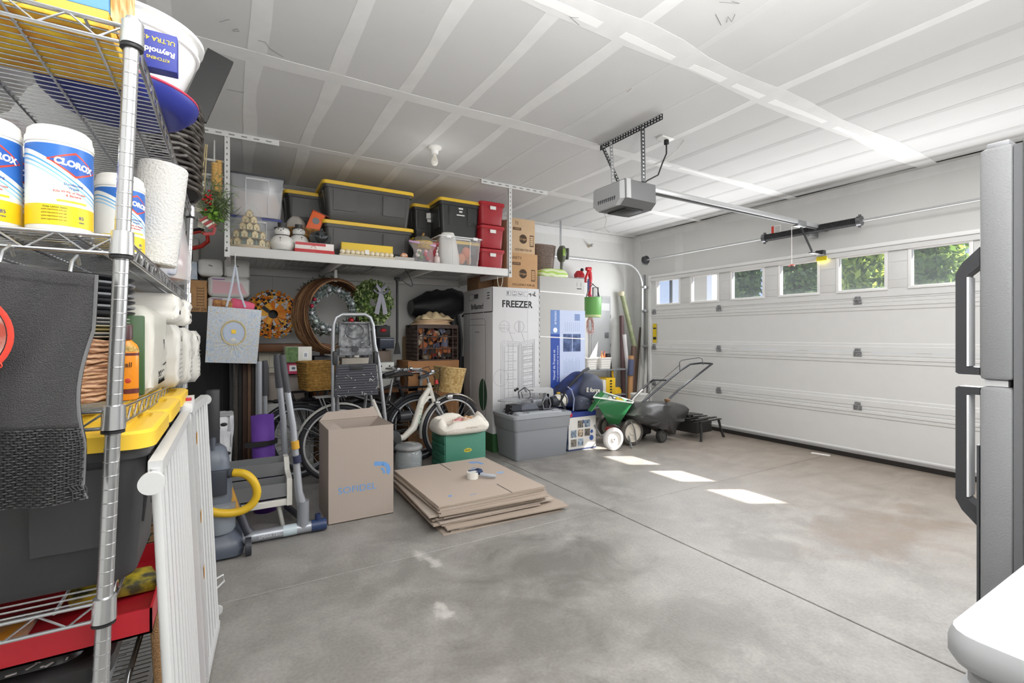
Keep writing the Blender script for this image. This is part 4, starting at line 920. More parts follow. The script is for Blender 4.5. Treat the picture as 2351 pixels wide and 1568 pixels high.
# zip bag
x0, x1 = X_(940,4.33), X_(1003,4.33)
t = blobbag('zip_bag', 'clear zip bag with pink strip holding small pink and green ornaments', 'bag', ((x0+x1)/2,4.34,RZ), (x1-x0)*.8, .09, .2, mat('e9e6ea', .08, alpha=.18), 8, .1, 1.25)
m = M(); m.beam((-(x1-x0)*.5,0,.2),((x1-x0)*.48,0,.175),.004,.016); m.build('zip_strip', mat('c48bc0', .4), t)
rr = random.Random(6)
for k in range(9):
    M().ball((rr.uniform(-.05,.05),rr.uniform(-.02,.02),.025+rr.random()*.11),rr.uniform(.014,.024),10).build('ornament', [mat('e7a9a4', .5), mat('f0e6df', .5), mat('6f8c5a', .6), mat('c23d46', .4), mat('f2d3c8', .5)][k % 5], t)
t = thing('pump_bottle', 'small pale pink pump bottle in front of the clear bin', 'bottle', (X_(1004,4.31),4.32,RZ))
M().lathe([(.001,0),(.024,0),(.028,.01),(.028,.06),(.012,.08),(.012,.092),(.001,.092)], seg=20).build('body', mat('ecd9d6', .25, alpha=.8), t); M().lathe([(.015,.088),(.012,.1),(.006,.104),(.005,.125),(.009,.128),(.009,.135),(.001,.136)], seg=16).build('pump', mat('f1ecea', .4), t)
# open clear bin with white cloth and orange pieces
x0, x1 = X_(1010,4.33), X_(1108,4.33); w = x1-x0; hb = Z_(1060,545,4.33)-RZ
t = clearbin('clear_storage_bin', 'open clear bin with white handles holding white bags and orange gourds', w, .3, hb, (x0+x1)/2, 4.48, RZ, None, mat('e6e8ea', .12, alpha=.16))
m = M(); m.tube(m.rr(w,.3,.03,hb), .006, 6, cyc=True); m.build('rim', mat('f2f2f2', .3), t)
for sx in (-.3,.32): M().cbox((sx*w,-.152,hb-.004),(.05,.012,.03),.004).build('latch', mat('f4f4f4', .3), t)
text(t, 'IRIS', .03, (w*.40,-.1455,hb*.35), '-y', mat('8a8a8a', .5), roll=PI/2)
bx = (x0+x1)/2
blobbag('white_sack', 'white plastic sack stuffed in the left of the open clear bin', 'bag', (bx-w*.2,4.46,RZ+.01), w*.48, .2, hb*1.15, mat('edebe6', .5), 12, .12, .6, 'sack')
for k, (dx, dz, q, hx) in enumerate(((.1,.02,.04,'e58a55'),(.22,.07,.05,'dd7440'),(.3,.03,.035,'e8965f'))):
    tag(M().ball((0,0,q*1.4),q,14,(1,1,1.4)).build('orange_gourd', mat(hx, .5)), ['left slanted','large round upper','small right'][k]+' orange gourd inside the open clear bin', 'gourd', (bx+dx*w*1.2-.02,4.42+.03*k,RZ+.01+dz))
m = M()
for k in range(5): m.cyl((k*.008,0,0),(k*.008+.01,.02,.12),.003,seg=6)
tag(m.build('dark_sticks', mat('2d2a2a', .6)), 'bundle of dark thin sticks in the open clear bin beside the gourds', 'sticks', (bx+w*.25,4.37,RZ+.01))
# things hanging under the rack -------------------------------------------
Yb = 4.22
tb = thing('gift_bag', 'pale blue floral gift bag with gold ornament hanging from the rack by its handles', 'bag', (0,0,0))
def gb(u, v, Y=Yb): return W(u, v, Y=Y)
A1, B1, C1, D1 = gb(478,702), gb(601,712), gb(590,835), gb(471,832)
def quad3(m, pts, dd, mt=None):
    n = len(pts); m.add([tuple(p) for p in pts]+[tuple(Vector(p)+Vector(dd)) for p in pts], [tuple(range(n)), tuple(reversed(range(n,2*n)))]+[(i,n+i,n+(i+1)%n,(i+1)%n) for i in range(n)])
def bagm():
    m = bpy.data.materials.new('floral'); m.use_nodes = True; nt = m.node_tree; N = nt.nodes; L = nt.links; b = N['Principled BSDF']; b.inputs['Roughness'].default_value = .25
    tc = N.new('ShaderNodeTexCoord'); v = N.new('ShaderNodeTexVoronoi'); v.inputs['Scale'].default_value = 26; v.feature = 'DISTANCE_TO_EDGE'; n = N.new('ShaderNodeTexNoise'); n.inputs['Scale'].default_value = 12; n.inputs['Distortion'].default_value = 3
    L.new(tc.outputs['Object'], n.inputs['Vector']); mxx = N.new('ShaderNodeMix'); mxx.data_type='RGBA'; mxx.inputs[0].default_value=.12; L.new(tc.outputs['Object'], mxx.inputs[6]); L.new(n.outputs['Color'], mxx.inputs[7]); L.new(mxx.outputs[2], v.inputs['Vector']); 
    r = N.new('ShaderNodeValToRGB'); r.color_ramp.elements[0].color = lin('b59d6a'); r.color_ramp.elements[0].position = .0; r.color_ramp.elements[1].color = lin('ccd6e0'); r.color_ramp.elements[1].position = .06
    e = r.color_ramp.elements.new(.28); e.color = lin('a9b9cd'); L.new(v.outputs['Distance'], r.inputs[0]); L.new(r.outputs[0], b.inputs['Base Color']); return m
m = M(); quad3(m, [A1,B1,C1,D1], (0,.002,0)); m.build('front_panel', bagm(), tb, sm=0)
m = M(); dx = .0; quad3(m, [A1+Vector((0,.1,0)),B1+Vector((0,.1,0)),C1+Vector((0,.1,0)),D1+Vector((0,.1,0))], (0,.002,0)); m.build('back_panel', mat('d5dbe2', .4), tb, sm=0)
m = M()
for a, b2 in ((A1,D1),(B1,C1)): m.add([a,a+Vector((0,.1,0)),b2+Vector((0,.1,0)),b2],[(0,1,2,3)])
m.add([D1,D1+Vector((0,.1,0)),C1+Vector((0,.1,0)),C1],[(0,1,2,3)]); m.build('gusset', mat('cdd5dd', .4), tb, sm=0)
cc = (A1+B1+C1+D1)/4; m = M()
m.lathe([(.075,-.003),(.08,-.005),(.085,-.003)], (cc.x,Yb-.002,cc.z+.02), 30, 'y', sx=1.15, cap=False); m.build('medallion_border', mat('cbb988', .4), tb)
M().lathe([(.001,-.002),(.07,-.002)], (cc.x,Yb-.001,cc.z+.02), 30, 'y', sx=1.15).build('medallion', mat('b9c6da', .4), tb)
m = M(); m.cbox((cc.x,Yb-.006,cc.z+.03),(.03,.004,.03)); m.build('gold_emblem', mat('d9b437', .3, .5), tb)
rr = random.Random(2); m = M()
for k in range(9):
    a = PI+.35*k-.0; q = .09+.02*rr.random()
    m.tube([(cc.x,Yb-.004,cc.z-.02),(cc.x+.5*q*math.cos(a),Yb-.005,cc.z-.05+.5*q*math.sin(a)),(cc.x+1.2*q*math.cos(a),Yb-.004,cc.z-.04+q*math.sin(a))], .002, 5)
m.build('feather_print', mat('f1efe4', .5), tb)
hk = gb(540,598)
for dy in (0,.1):
    m = M(); m.tube([gb(520,704)+Vector((0,dy,0)), gb(530,665)+Vector((0,dy*.7,0)), hk+Vector((-.003,dy*.3,-.06)), hk+Vector((.0,0,-.03)), hk+Vector((.006,dy*.3,-.06)), gb(549,665)+Vector((0,dy*.7,0)), gb(563,706)+Vector((0,dy,0))], .0075, 6, flat=.35); m.build('handle', mat('c4cad6', .6), tb, sm=60)
M().tube([hk+Vector((0,0,.05)), hk+Vector((0,-.01,.0)), hk+Vector((0,0,-.034)), hk+Vector((0,.012,-.02))], .003, 6).build('hook', mat('e3e3e1', .4), tb)
p = gb(500,700); t = tag(M().cbox((0,0,0),(.13,.07,.08),.01,(0,.1,0)).build('brown_parcel', mat('7a4a30', .7, c2='c28d52', vs=40)), 'brown speckled parcel sticking out of the gift bag', 'parcel', (p.x+.03,Yb+.06,p.z))
p = gb(570,702); t = tag(M().cbox((0,0,0),(.17,.05,.09),.02,(0,.25,0)).build('pink_pouch', mat('e0587a', .5)), 'pink pouch sticking out of the gift bag', 'pouch', (p.x-.04,Yb+.06,p.z))
# wreaths -------------------------------------------------------------------
def leafring(m, c, R0, r0, n, ls, seed, tilt=0, mis=2, wid=.45, out=.0):
    rr = random.Random(seed); Tt = Matrix.Translation(c) @ Matrix.Rotation(tilt,4,'Z')
    for i in range(n):
        a = rr.uniform(0,2*PI); b = rr.uniform(0,2*PI); q = r0*math.sqrt(rr.random())
        p = Vector(((R0+q*math.cos(b))*math.cos(a), q*math.sin(b)*.8, (R0+q*math.cos(b))*math.sin(a)))
        d = Vector((math.cos(a)*out+rr.gauss(0,.6), rr.gauss(-.3,.5), math.sin(a)*out+rr.gauss(0,.6))).normalized(); e = d.cross(Vector((rr.gauss(0,1),rr.gauss(0,1),rr.gauss(0,1)))).normalized(); s = ls*rr.uniform(.7,1.3)
        m.mi = rr.randrange(mis); m.add([Tt @ (p-d*s*.3), Tt @ (p+e*s*wid+d*s*.3), Tt @ (p+d*s), Tt @ (p-e*s*wid+d*s*.3)], [(0,1,2,3)])
Yr = 5.15
c = W(626,722,Y=Yr); Ro = (X_(676,Yr)-X_(578,Yr))/2
t = thing('candy_wreath', 'round wreath of orange, silver and black wrapped candies hanging under the rack', 'wreath', c)
m = M(); m.lathe([(.001,.05),(Ro*.8,.05),(Ro*.8,.07),(.001,.07)], (0,0,0), 30, 'y'); m.build('ring', BLACK, t)
rr = random.Random(12); mm = [mat('e08a2a', .35), mat('c8cbd2', .3), mat('f0b040', .3), mat('2f2f38', .4), mat('d87820', .35)]
m = M()
for k in range(4):
    n = 32+k*18; rad = Ro*(.34+.19*k)
    for i in range(n):
        a = 2*PI*i/n+rr.uniform(-.08,.08); d = Vector((math.cos(a+rr.uniform(-.15,.15)),-.35,math.sin(a+rr.uniform(-.15,.15)))).normalized(); p = Vector((rad*math.cos(a), -.06+.02*k+rr.uniform(-.015,.015), rad*math.sin(a)))
        m.mi = rr.randrange(5); m.beam(p-d*.02, p+d*.05, .034, .012, up=(0,-1,0)); m.mi = (m.mi+1) % 5; m.tube([p+d*.048, p+d*.07], [.003,.014], 6, flat=.4)
m.build('candies', mm, t, sm=0)
m = M(); leafring(m, Vector((0,.07,Ro*.15)), Ro*.9, .03, 700, .03, 5, mis=2, wid=.15); m.build('tinsel', [mat('2a2f2a', .5), mat('55604a', .5)], t, sm=0)
M().cyl((0,0.02,Ro*.6),(0,.02,Ro+.19),.0015,seg=5).build('wire', mat('a0a0a0', .4), t)
# grapevine hoop
Yg = 5.0; c = W(757,725,Y=Yg); Rx = (X_(835,Yg)-X_(674,Yg))/2; Rz_ = (W(757,645,Y=Yg).z-W(757,807,Y=Yg).z)/2
t = thing('grapevine_hoop', 'big open brown grapevine hoop made of many bent twigs', 'hoop', (c.x-.0,Yg,c.z), .42)
rr = random.Random(21); m = M()
for k in range(66):
    q = (k % 23)/22; y0 = -.15+.27*q; s = 1.0+.05*math.sin(q*PI)+rr.uniform(-.02,.01); ph = rr.random()*6; f1 = rr.randint(2,4)
    # hoop mouth faces down-left: shift each ring sideways with depth
    m.mi = rr.randrange(3)
    m.tube([((Rx*s+.006*math.sin(f1*a+ph))*math.cos(a), y0+.014*math.sin(f1*a+ph*2), (Rz_*s+.006*math.cos(f1*a+ph))*math.sin(a)) for a in [2*PI*i/40 for i in range(40)]], .0055, 5, cyc=True)
m.build('twigs', [mat('7a5538', .75), mat('9c7752', .75), mat('573a28', .8)], t, sm=60)
m = M(); m.beam((0,-.1,Rz_-.02),(0,-.1,Rz_+.1),.03,.004); m.build('hanger_tag', mat('dcdcd8', .5), t)
# frosted wreath inside
Yf2 = 4.93; c = W(763,712,Y=Yf2); Rm = (X_(820,Yf2)-X_(708,Yf2))/2*.86
t = thing('frosted_wreath', 'frosted pine wreath with silver and red baubles inside the grapevine hoop', 'wreath', c)
m = M(); leafring(m, Vector((0,0,0)), Rm, .04, 2600, .028, 3, mis=4, wid=.2); m.build('needles', [mat('5f7466', .6), mat('a5b0b3', .4), mat('d9dee3', .35), mat('46584b', .7)], t, sm=0)
M().tube([(Rm*math.cos(2*PI*i/30),0,Rm*math.sin(2*PI*i/30)) for i in range(30)], .028, 8, cyc=True).build('ring', mat('46574c', .8, c2='9aa2a6', vs=60), t)
for a, q, hx in ((215,.028,'b9c8c2'),(240,.022,'d8dde2'),(270,.02,'cfd6dc'),(295,.03,'a9c0b4'),(330,.028,'b02a32'),(100,.02,'d5dae2'),(75,.022,'dde2ea'),(150,.018,'b9304a'),(170,.02,'c0394f'),(20,.02,'cfd6dc'),(190,.018,'e3e7ee'),(260,.02,'e3e7ee')):
    M().ball((Rm*math.cos(math.radians(a)),-.04,Rm*math.sin(math.radians(a))),q,14).build('bauble', mat(hx, .2, .3), t)
# pine garland wreath peeking over the hoop
Yp = 5.1; c = W(760,700,Y=Yp)
t = thing('pine_wreath', 'dark green pine wreath showing above the grapevine hoop', 'wreath', (c.x,5.3,c.z))
m = M(); leafring(m, Vector((0,0,0)), Rx*.82, .05, 1800, .035, 4, mis=3, wid=.12); m.build('needles', [mat('3f4d38', .7), mat('5b6a4c', .7), mat('2c362a', .7)], t, sm=0)
# boxwood wreath
Yx = 4.95; c = W(856,695,Y=Yx); Rb = (X_(898,Yx)-X_(815,Yx))/2*.66
t = thing('boxwood_wreath', 'bright green leafy boxwood wreath with a grey ribbon bow', 'wreath', c)
t.scale = (1,1,1.18)
m = M(); leafring(m, Vector((0,0,0)), Rb, .085, 2800, .026, 8, mis=4, wid=.4); m.build('leaves', [mat('6d8a45', .45), mat('8aa35c', .45), mat('49652f', .5), mat('b0bf86', .45)], t, sm=0)
M().tube([(Rb*math.cos(2*PI*i/30),0,Rb*math.sin(2*PI*i/30)) for i in range(30)], .05, 8, cyc=True).build('ring', mat('3b4a2b', .8), t)
m = M()
for sx in (-1,1):
    m.tube([(Rb*.45,-.1,Rb*.8),(Rb*.45+sx*.05,-.12,Rb*.8+.05),(Rb*.45+sx*.075,-.11,Rb*.8+.01),(Rb*.45+sx*.03,-.1,Rb*.8-.02),(Rb*.45,-.1,Rb*.8)], .018, 6, flat=.2)
    m.tube([(Rb*.45,-.1,Rb*.8),(Rb*.45+sx*.02,-.12,Rb*.8-.09),(Rb*.45+sx*.045,-.11,Rb*.8-.2)], [.01,.02,.024], 6, flat=.12)
m.build('ribbon_bow', mat('9a9aa6', .5), t, sm=60)
# black strap bar and wire hanger
p0, p1 = W(912,640,Y=4.9), W(913,800,Y=4.9)
t = thing('garden_hoe', 'long black pole hanging straight down under the rack', 'pole', (p0.x,4.9,0))
M().cyl((0,0,p1.z),(0,0,p0.z),.013,seg=12).build('pole', mat('232325', .5), t); m = M(); m.prism([(-.035,-.06),(.035,-.06),(.015,.06),(-.015,.06)],-.008,.008); o = m.build('tip', mat('1b1b1c', .6), t, sm=0); o.location = (0,0,p1.z)
M().cbox((0,0,p0.z),(.06,.03,.03),.005).build('mount', BLACK, t)
p = W(930,640,Y=4.5); p.z = RZ-.066
t = tag(M().tube([(0,0,.06),(.005,0,0),(-.05,0,-.07),(-.045,0,-.085),(.065,0,-.15),(.075,0,-.14),(.07,0,-.1),(.03,0,-.02),(.01,0,.0)], .005, 6).build('rack_hook', mat('3a3a3c', .5)), 'empty bent dark wire hook under the rack beside the black pole', 'hook', p)
p = W(1148,640,Y=4.3)
t = tag(M().tube([(-.03,0,.02),(-.03,0,-.02),(-.02,0,-.07),(0,0,-.09),(.02,0,-.07),(.03,0,-.02),(.03,0,.02)], .004, 6).build('cord_loop', mat('d9d5c6', .7)), 'loop of cream cord hanging under the right end of the rack', 'cord', p)
# left of the rack: hanging pieces
pr = thing('garment_rail', 'thin white rail hung with ribbons beside the left rack post', 'rail', (0,0,0))
a, b2 = W(444,360,Y=4.3), W(500,370,Y=4.3); M().cyl(a,b2+Vector((.05,0,0)),.009,seg=10).build('rail', WPLAS, pr)
a, b2 = W(440,396,Y=4.5), W(492,402,Y=4.5); M().cyl(a,b2,.008,seg=8).build('rail', WPLAS, pr); a = W(444,360,Y=4.3); M().cyl(a,(a.x,a.y,ZC),.006,seg=8).build('drop_rod', WPLAS, pr); a = b2; M().cyl(a,(a.x,a.y,ZC),.006,seg=8).build('drop_rod', WPLAS, pr)
for k, (u, dy, v0, v1) in enumerate(((493,0,376,448),(503,.03,368,456))):
    a, b2 = W(u,v0,Y=4.26), W(u,v1,Y=4.26); L_ = a.z-b2.z; n = 11
    o = M().lathe([(.001,0)]+[(.017 if i % 2 else .024, -L_*(i+.5)/(2*n)) for i in range(2*n)]+[(.001,-L_)], seg=14).build('bead_string', mat('d9b06a', .5))
    tag(o, ['left shorter string of tan wooden beads hanging beside the rack post','right longer string of tan wooden beads against the rack post'][k], 'beads', (a.x,4.26+dy-.03,a.z), 0, 'wooden bead strings')
c = W(468,462,Y=4.15)
t = thing('christmas_swag', 'Christmas swag of pine, white blossoms and red berries hanging beside the rack post', 'swag', c)
rr = random.Random(31)
def sprig(nm, n, cx, cz, w, h, mts, ls, wid, up=0):
    m = M()
    for i in range(n):
        p = Vector((cx+rr.gauss(0,w), rr.gauss(0,.04), cz+rr.gauss(0,h))); d = Vector((rr.gauss(.3,.6), rr.gauss(-.2,.4), rr.gauss(up,.6))).normalized(); e = d.cross(Vector((rr.gauss(0,1),rr.gauss(0,1),rr.gauss(0,1)))).normalized(); s = ls*rr.uniform(.6,1.3); m.mi = rr.randrange(len(mts))
        m.add([p, p+e*s*wid+d*s*.4, p+d*s, p-e*s*wid+d*s*.4], [(0,1,2,3)])
    return m.build(nm, mts, t, sm=0)
sprig('pine_needles', 700, .06, -.02, .045, .07, [mat('4a6238', .7), mat('64784a', .7), mat('7d8a60', .7)], .07, .05)
sprig('fresh_leaves', 160, .06, -.09, .025, .025, [mat('79a83a', .5), mat('5c8a2c', .5)], .035, .3)
sprig('large_leaf', 16, -.06, -.02, .05, .08, [mat('c9c6b4', .6), mat('9fa491', .6)], .09, .4)
sprig('blossom', 160, -.05, .13, .02, .035, [mat('f3f3ec', .6), mat('dfe4d2', .6)], .022, .5)
sprig('tall_leaf', 12, -.07, .2, .008, .03, [mat('a2ab7a', .6)], .05, .25, 1)
m = M()
for i in range(22): m.ball((.03+rr.gauss(0,.018), -.06+rr.gauss(0,.015), .0+rr.gauss(0,.03)), .009, 8)
m.build('berries', mat('c21c24', .3), t)
m = M()
for k in range(5): m.mi = k % 2; m.cbox((.0+.014*k,-.05,-.14-.012*k),(.014,.01,.06),0,(0,.9,0))
m.tube([(.03,-.05,-.17),(.07,-.05,-.2),(.06,-.05,-.24),(.0,-.05,-.25)], .012, 6, flat=.3); m.build('striped_ribbon', [mat('b04a4a', .6), mat('e8dccb', .6)], t, sm=0)
m = M(); m.cyl((-.02,0,.05),(.01,0,.42),.004,seg=6); m.cyl((.0,0,.05),(.02,0,.42),.004,seg=6); m.build('stem', mat('cdb98a', .6), t)
# ================================================================ MIDDLE CLUTTER
def boxthing(name, label, cat, x0, x1, y0, y1, z0, z1, mt, bv=.002, group=None, part='body'):
    t = thing(name, label, cat, ((x0+x1)/2,(y0+y1)/2,z0), 0, group); w, d, h = x1-x0, y1-y0, z1-z0
    M().box(-w/2,-d/2,0,w/2,d/2,h,bv).build(part, mt, t); t['_d'] = (w, d, h); return t
# --- bicycles
def bicycle(name, label, loc, rz, fc, saddlec, rim='d9d9d7', fender=None, tire='2a2b30', basket=None, step=True, group=None, scale=1):
    t = thing(name, label, 'bicycle', loc, rz, group); Rw, wb = .33, 1.12; FM = mat(fc, .3, coat=.4); CH = mat('b9bcc0', .25, .85); BK = mat('232428', .5)
    for k, x in enumerate((0, wb)):
        w = M(); N = 44
        w.tube([(x+Rw*math.cos(2*PI*i/N), 0, Rw+Rw*math.sin(2*PI*i/N)*1) for i in range(N)], .0, 8) if 0 else None
        r = Rw-.02
        m = M(); m.tube([(x+r*math.cos(2*PI*i/N), 0, Rw+r*math.sin(2*PI*i/N)) for i in range(N)], .02, 8, cyc=True); o = m.build('tire', mat(tire, .7), t)
        r2 = Rw-.045; m = M(); m.tube([(x+r2*math.cos(2*PI*i/N), 0, Rw+r2*math.sin(2*PI*i/N)) for i in range(N)], .011, 6, cyc=True); m.build('rim', mat(rim, .3, .3), o)
        m = M()
        for i in range(28):
            a = 2*PI*i/28; m.cyl((x+.02*math.cos(a+1.2*(1 if i % 2 else -1)), .025*(1 if i % 4 < 2 else -1), Rw+.02*math.sin(a+1.2*(1 if i % 2 else -1))), (x+r2*math.cos(a), 0, Rw+r2*math.sin(a)), .0013, seg=4)
        m.build('spokes', CH, o); M().cyl((x,-.05,Rw),(x,.05,Rw),.022,seg=14).build('hub', CH, o)
        if fender:
            rf = Rw+.018; a0, a1 = ((10,200) if k == 0 else (35,190)); vs = []; n = 22; m = M(); rings = []
            for i in range(n+1):
                a = math.radians(a0+(a1-a0)*i/n); rings.append([(x+(rf+q*.004)*math.cos(a)-(0), y, Rw+(rf-abs(y)*.35+q*.004)*math.sin(a)) for y, q in ((-.032,0),(-.016,0),(0,0),(.016,0),(.032,0),(.016,1),(0,1),(-.016,1))])
            m.loft(rings); m.build('fender', mat(fender, .3), t, sm=50)
            m = M()
            for sy in (-.034,.034): m.cyl((x,sy,Rw),(x+rf*math.cos(math.radians(150 if k == 0 else 60)),sy,Rw+rf*math.sin(math.radians(150 if k == 0 else 60))),.003,seg=5)
            m.build('fender_stay', CH, t)
    bb = Vector((.46,0,.30)); ht = Vector((.86,0,.80)); hb = Vector((.92,0,.60)); st = Vector((.30,0,.68)); ra = Vector((0,0,Rw))
    m = M()
    if step:
        P0 = [bb, (.60,0,.30), (.70,0,.38), (.745,0,.50), (.79,0,.64), (.865,0,.745)]
        m.tube(P0, [.03,.03,.036,.036,.034,.026], 10); m.tube([(.80,0,.60),(.86,0,.66),(.905,0,.655)], .016, 8)
    else:
        m.tube([bb, hb+Vector((0,0,.03))], .02, 8); m.tube([st-Vector((0,0,.1)), ht-Vector((0,0,.03))], .018, 8)
    m.cyl(hb, ht, .02); m.cyl(bb, st, .018)
    for sy in (-.05,.05): m.tube([bb+Vector((0,sy*.6,0)), ra+Vector((0,sy,0))], .011, 7); m.tube([st-Vector((0,-sy*.3,.06)), ra+Vector((0,sy,0))], .009, 7)
    m.build('frame', FM, t, sm=60)
    m = M()
    for sy in (-.05,.05): m.tube([(.925,sy,.60),(.975,sy,.50),(1.09,sy,Rw+.04),(wb,sy,Rw)], [.017,.017,.012,.01], 8)
    m.cbox((.93,0,.605),(.05,.13,.03),.008); m.build('fork', CH if step else FM, t)
    M().cyl(st-Vector((.0,0,.05)), (.265,0,.83), .013).build('seat_post', CH, t)
    m = M(); rings = []
    for x, w2, z, h in ((.08,.085,.87,.05),(.13,.1,.88,.06),(.2,.09,.875,.06),(.28,.045,.865,.05),(.36,.02,.86,.035)): rings.append([(x, w2*math.cos(a), z+h*.5*math.sin(a)*(1 if math.sin(a) > 0 else .6)) for a in [2*PI*i/14 for i in range(14)]])
    m.loft(rings); m.build('saddle', mat(saddlec, .5), t, sm=60)
    m = M(); m.cyl(ht, ht+Vector((-.02,0,.1)), .013); q = ht+Vector((-.02,0,.1)); m.tube([q+Vector((-.17,-.30,.0)), q+Vector((-.06,-.24,.015)), q+Vector((.02,-.14,.01)), q+Vector((.02,-.05,0)), q, q+Vector((.02,.05,0)), q+Vector((.02,.14,.01)), q+Vector((-.06,.24,.015)), q+Vector((-.17,.30,0))], .011, 8); m.build('handlebar', CH, t)
    for sy in (-1,1): 
        M().tube([q+Vector((-.24,sy*.335,-.012)), q+Vector((-.12,sy*.275,.006))], .017, 10).build('grip', BK, t)
        m = M(); m.tube([q+Vector((-.09,sy*.25,.0)), q+Vector((-.12,sy*.22,-.03)), q+Vector((-.2,sy*.27,-.05))], .006, 6); m.ball(q+Vector((-.06,sy*.235,.03)),.02,8); m.build('brake_lever', CH, t)
        M().tube([q+Vector((-.08,sy*.23,-.01)), q+Vector((.08,sy*.12,.05)), q+Vector((.12,sy*.03,-.1)), (.93,sy*.02,.62)], .004, 5).build('brake_cable', BK, t)
    m = M(); m.lathe([(.001,-.008),(.09,-.006),(.095,0),(.09,.006),(.001,.008)], (bb.x,-.055,bb.z), 24, 'y'); m.build('chainring', mat('5c5e62', .35, .7), t)
    m = M(); m.beam(bb+Vector((0,-.075,0)), bb+Vector((.11,-.075,-.13)), .022, .012, (0,1,0)); m.cbox(bb+Vector((.11,-.12,-.13)),(.09,.08,.02),.005); m.build('crank', BK, t)
    m = M(); m.beam(bb+Vector((0,.075,0)), bb+Vector((-.11,.075,.13)), .022, .012, (0,1,0)); m.cbox(bb+Vector((-.11,.12,.13)),(.09,.08,.02),.005); m.build('crank', BK, t)
    m = M(); m.tube([(.0,-.055,Rw+.035),(.46,-.055,.30+.09)], .005, 5); m.tube([(.0,-.055,Rw-.035),(.46,-.055,.30-.09)], .005, 5); m.build('chain', mat('6b6c6e', .4, .7), t)
    # rear rack
    m = M()
    for y in (-.06,-.02,.02,.06): m.cyl((-.2,y,.74),(.2,y,.745),.0045,seg=6)
    for x in (-.2,0,.2): m.cyl((x,-.06,.742),(x,.06,.742),.0045,seg=6)
    for sy in (-.065,.065):
        for dx in (-.15,-.02): m.cyl((dx,sy,.74),(0,sy,Rw),.0045,seg=6)
    m.build('rear_rack', mat('c9cacb' if step else '33343a', .35, .6), t)
    return t, q
wb_, q = bicycle('bicycle', 'white step-through bicycle with pale wicker front basket behind the open cardboard box', (.80,4.31,0), .10, 'e4e1d8', '8d949c', fender='e2e0da', rim='dcdcdc')
bk, m = wicker('', '', '', (0,0,0), .24, .34, .24, mat('d6bc88', .75, c2='a98a52', vs=40), parent=(hb_ := bpy.data.objects.new('handlebar_basket', None))); m.bm.free(); col.objects.link(hb_)
hb_.parent = wb_; hb_.location = (1.065,0,.70); hb_.rotation_euler = (0,.12,0)
M().tube([(.93,-.04,.64),(1.0,-.04,.66)],.006,6).build('lamp_bracket', CHROME, wb_)
m = M(); m.lathe([(.001,-.03),(.02,-.028),(.034,0),(.034,.018),(.001,.02)], (1.04,-.09,.665), 18, 'x'); m.build('headlight', mat('d9dde2', .12, .7), wb_)
M().cyl((.92,-.045,.83),(.92,-.05,.79),.014,.02).build('red_bell', mat('c02028', .4), wb_)
m = M(); 
for k in range(3): m.lathe([(.045,-.05),(.05,0),(.048,.06),(.04,.06)], (.56,-.1,.52+.0), 16, 'x', cap=False) if k == 0 else None
m.lathe([(.026,-.055),(.03,0),(.03,.055),(.02,.055)], (.56,-.1,.52), 16, 'x'); m.build('cup_holder', mat('2b2c31', .35), wb_)
for k, s in enumerate(('A','M','A','L','F','I')): text(wb_, s, .045, (.745+.006*k,-.037,.43+.033*k), '-y', mat('a9c9b4', .5), roll=1.25, name='frame_lettering')
b2_, q = bicycle('bicycle', 'black bicycle with brown saddle standing behind the white bicycle', (.62,4.78,0), .05, '26272b', '2e2a28', fender='303138', rim='c9ccd1', step=False)
M().cbox((.15,0,.80),(.3,.14,.03),.01).build('cargo_plank', mat('8e5f3a', .7), b2_)
m = M(); m.cbox((.30,-.09,.46),(.22,.08,.34),.03,(0,-.25,0)); m.build('pannier_bag', mat('2c2d31', .55), b2_)
b3_, q = bicycle('bicycle', 'dark bicycle at the left whose wicker basket and rear wheel show beside the step ladder', (1.62,4.60,0), PI+.03, '1f2024', '3a3634', rim='b9bfc6', fender='3a3c42', step=False)
x0, x1 = X_(696,4.22), X_(763,4.22)
t3, m = wicker('', '', '', (0,0,0), .28, .26, .235, mat('b08844', .7, c2='8a6428', vs=40), taper=.88, rnd=.12, parent=(hb2 := bpy.data.objects.new('handlebar_basket', None))); m.bm.free(); col.objects.link(hb2)
hb2.parent = b3_; hb2.location = Matrix.Rotation(-(PI+.03),4,'Z') @ (Vector(((x0+x1)/2+.02,4.36,.80))-Vector((1.62,4.60,0))); hb2.rotation_euler = (0,0,.2)
m = M()
for k in range(1):
    m.loft([m.rr(.24,.22,.02,.01), m.rr(.27,.25,.02,.22)])
m.build('liner', mat('a9823f', .8), hb2)
# step ladder
Yl = 3.95
t = thing('step_ladder', 'aluminium folding step ladder with scuffed dark treads standing among the bicycles', 'ladder', (0,0,0))
def lp(u, v, Y=Yl): return W(u, v, Y=Y)
pts = [lp(773,1085), lp(765,960), lp(764,830), lp(765,765), lp(766,745), lp(772,729), lp(786,722), lp(838,722), lp(850,729), lp(856,745), lp(860,790), lp(869,830), lp(884,960), lp(892,1065)]
pts[0].z = .0; pts[-1].z = .0
M().tube(pts, .0155, 12).build('side_rail', mat('b3b6ba', .35, .7), t)
A = [lp(780,741), lp(846,741), lp(850,796), lp(778,796)]
scf = mat('4a4c51', .5, c2='9ea0a3', vs=18)
m = M(); quad3(m, A, (0,.02,0)); m.build('top_tread', scf, t, sm=0)
m = M(); 
for a, b2 in ((0,1),(1,2),(2,3),(3,0)): m.beam(A[a]+Vector((0,-.012,0)), A[b2]+Vector((0,-.012,0)), .014, .03, (0,1,0))
m.build('tread_edge', mat('3b3c41', .5, c2='8a8c90', vs=30), t, sm=0)
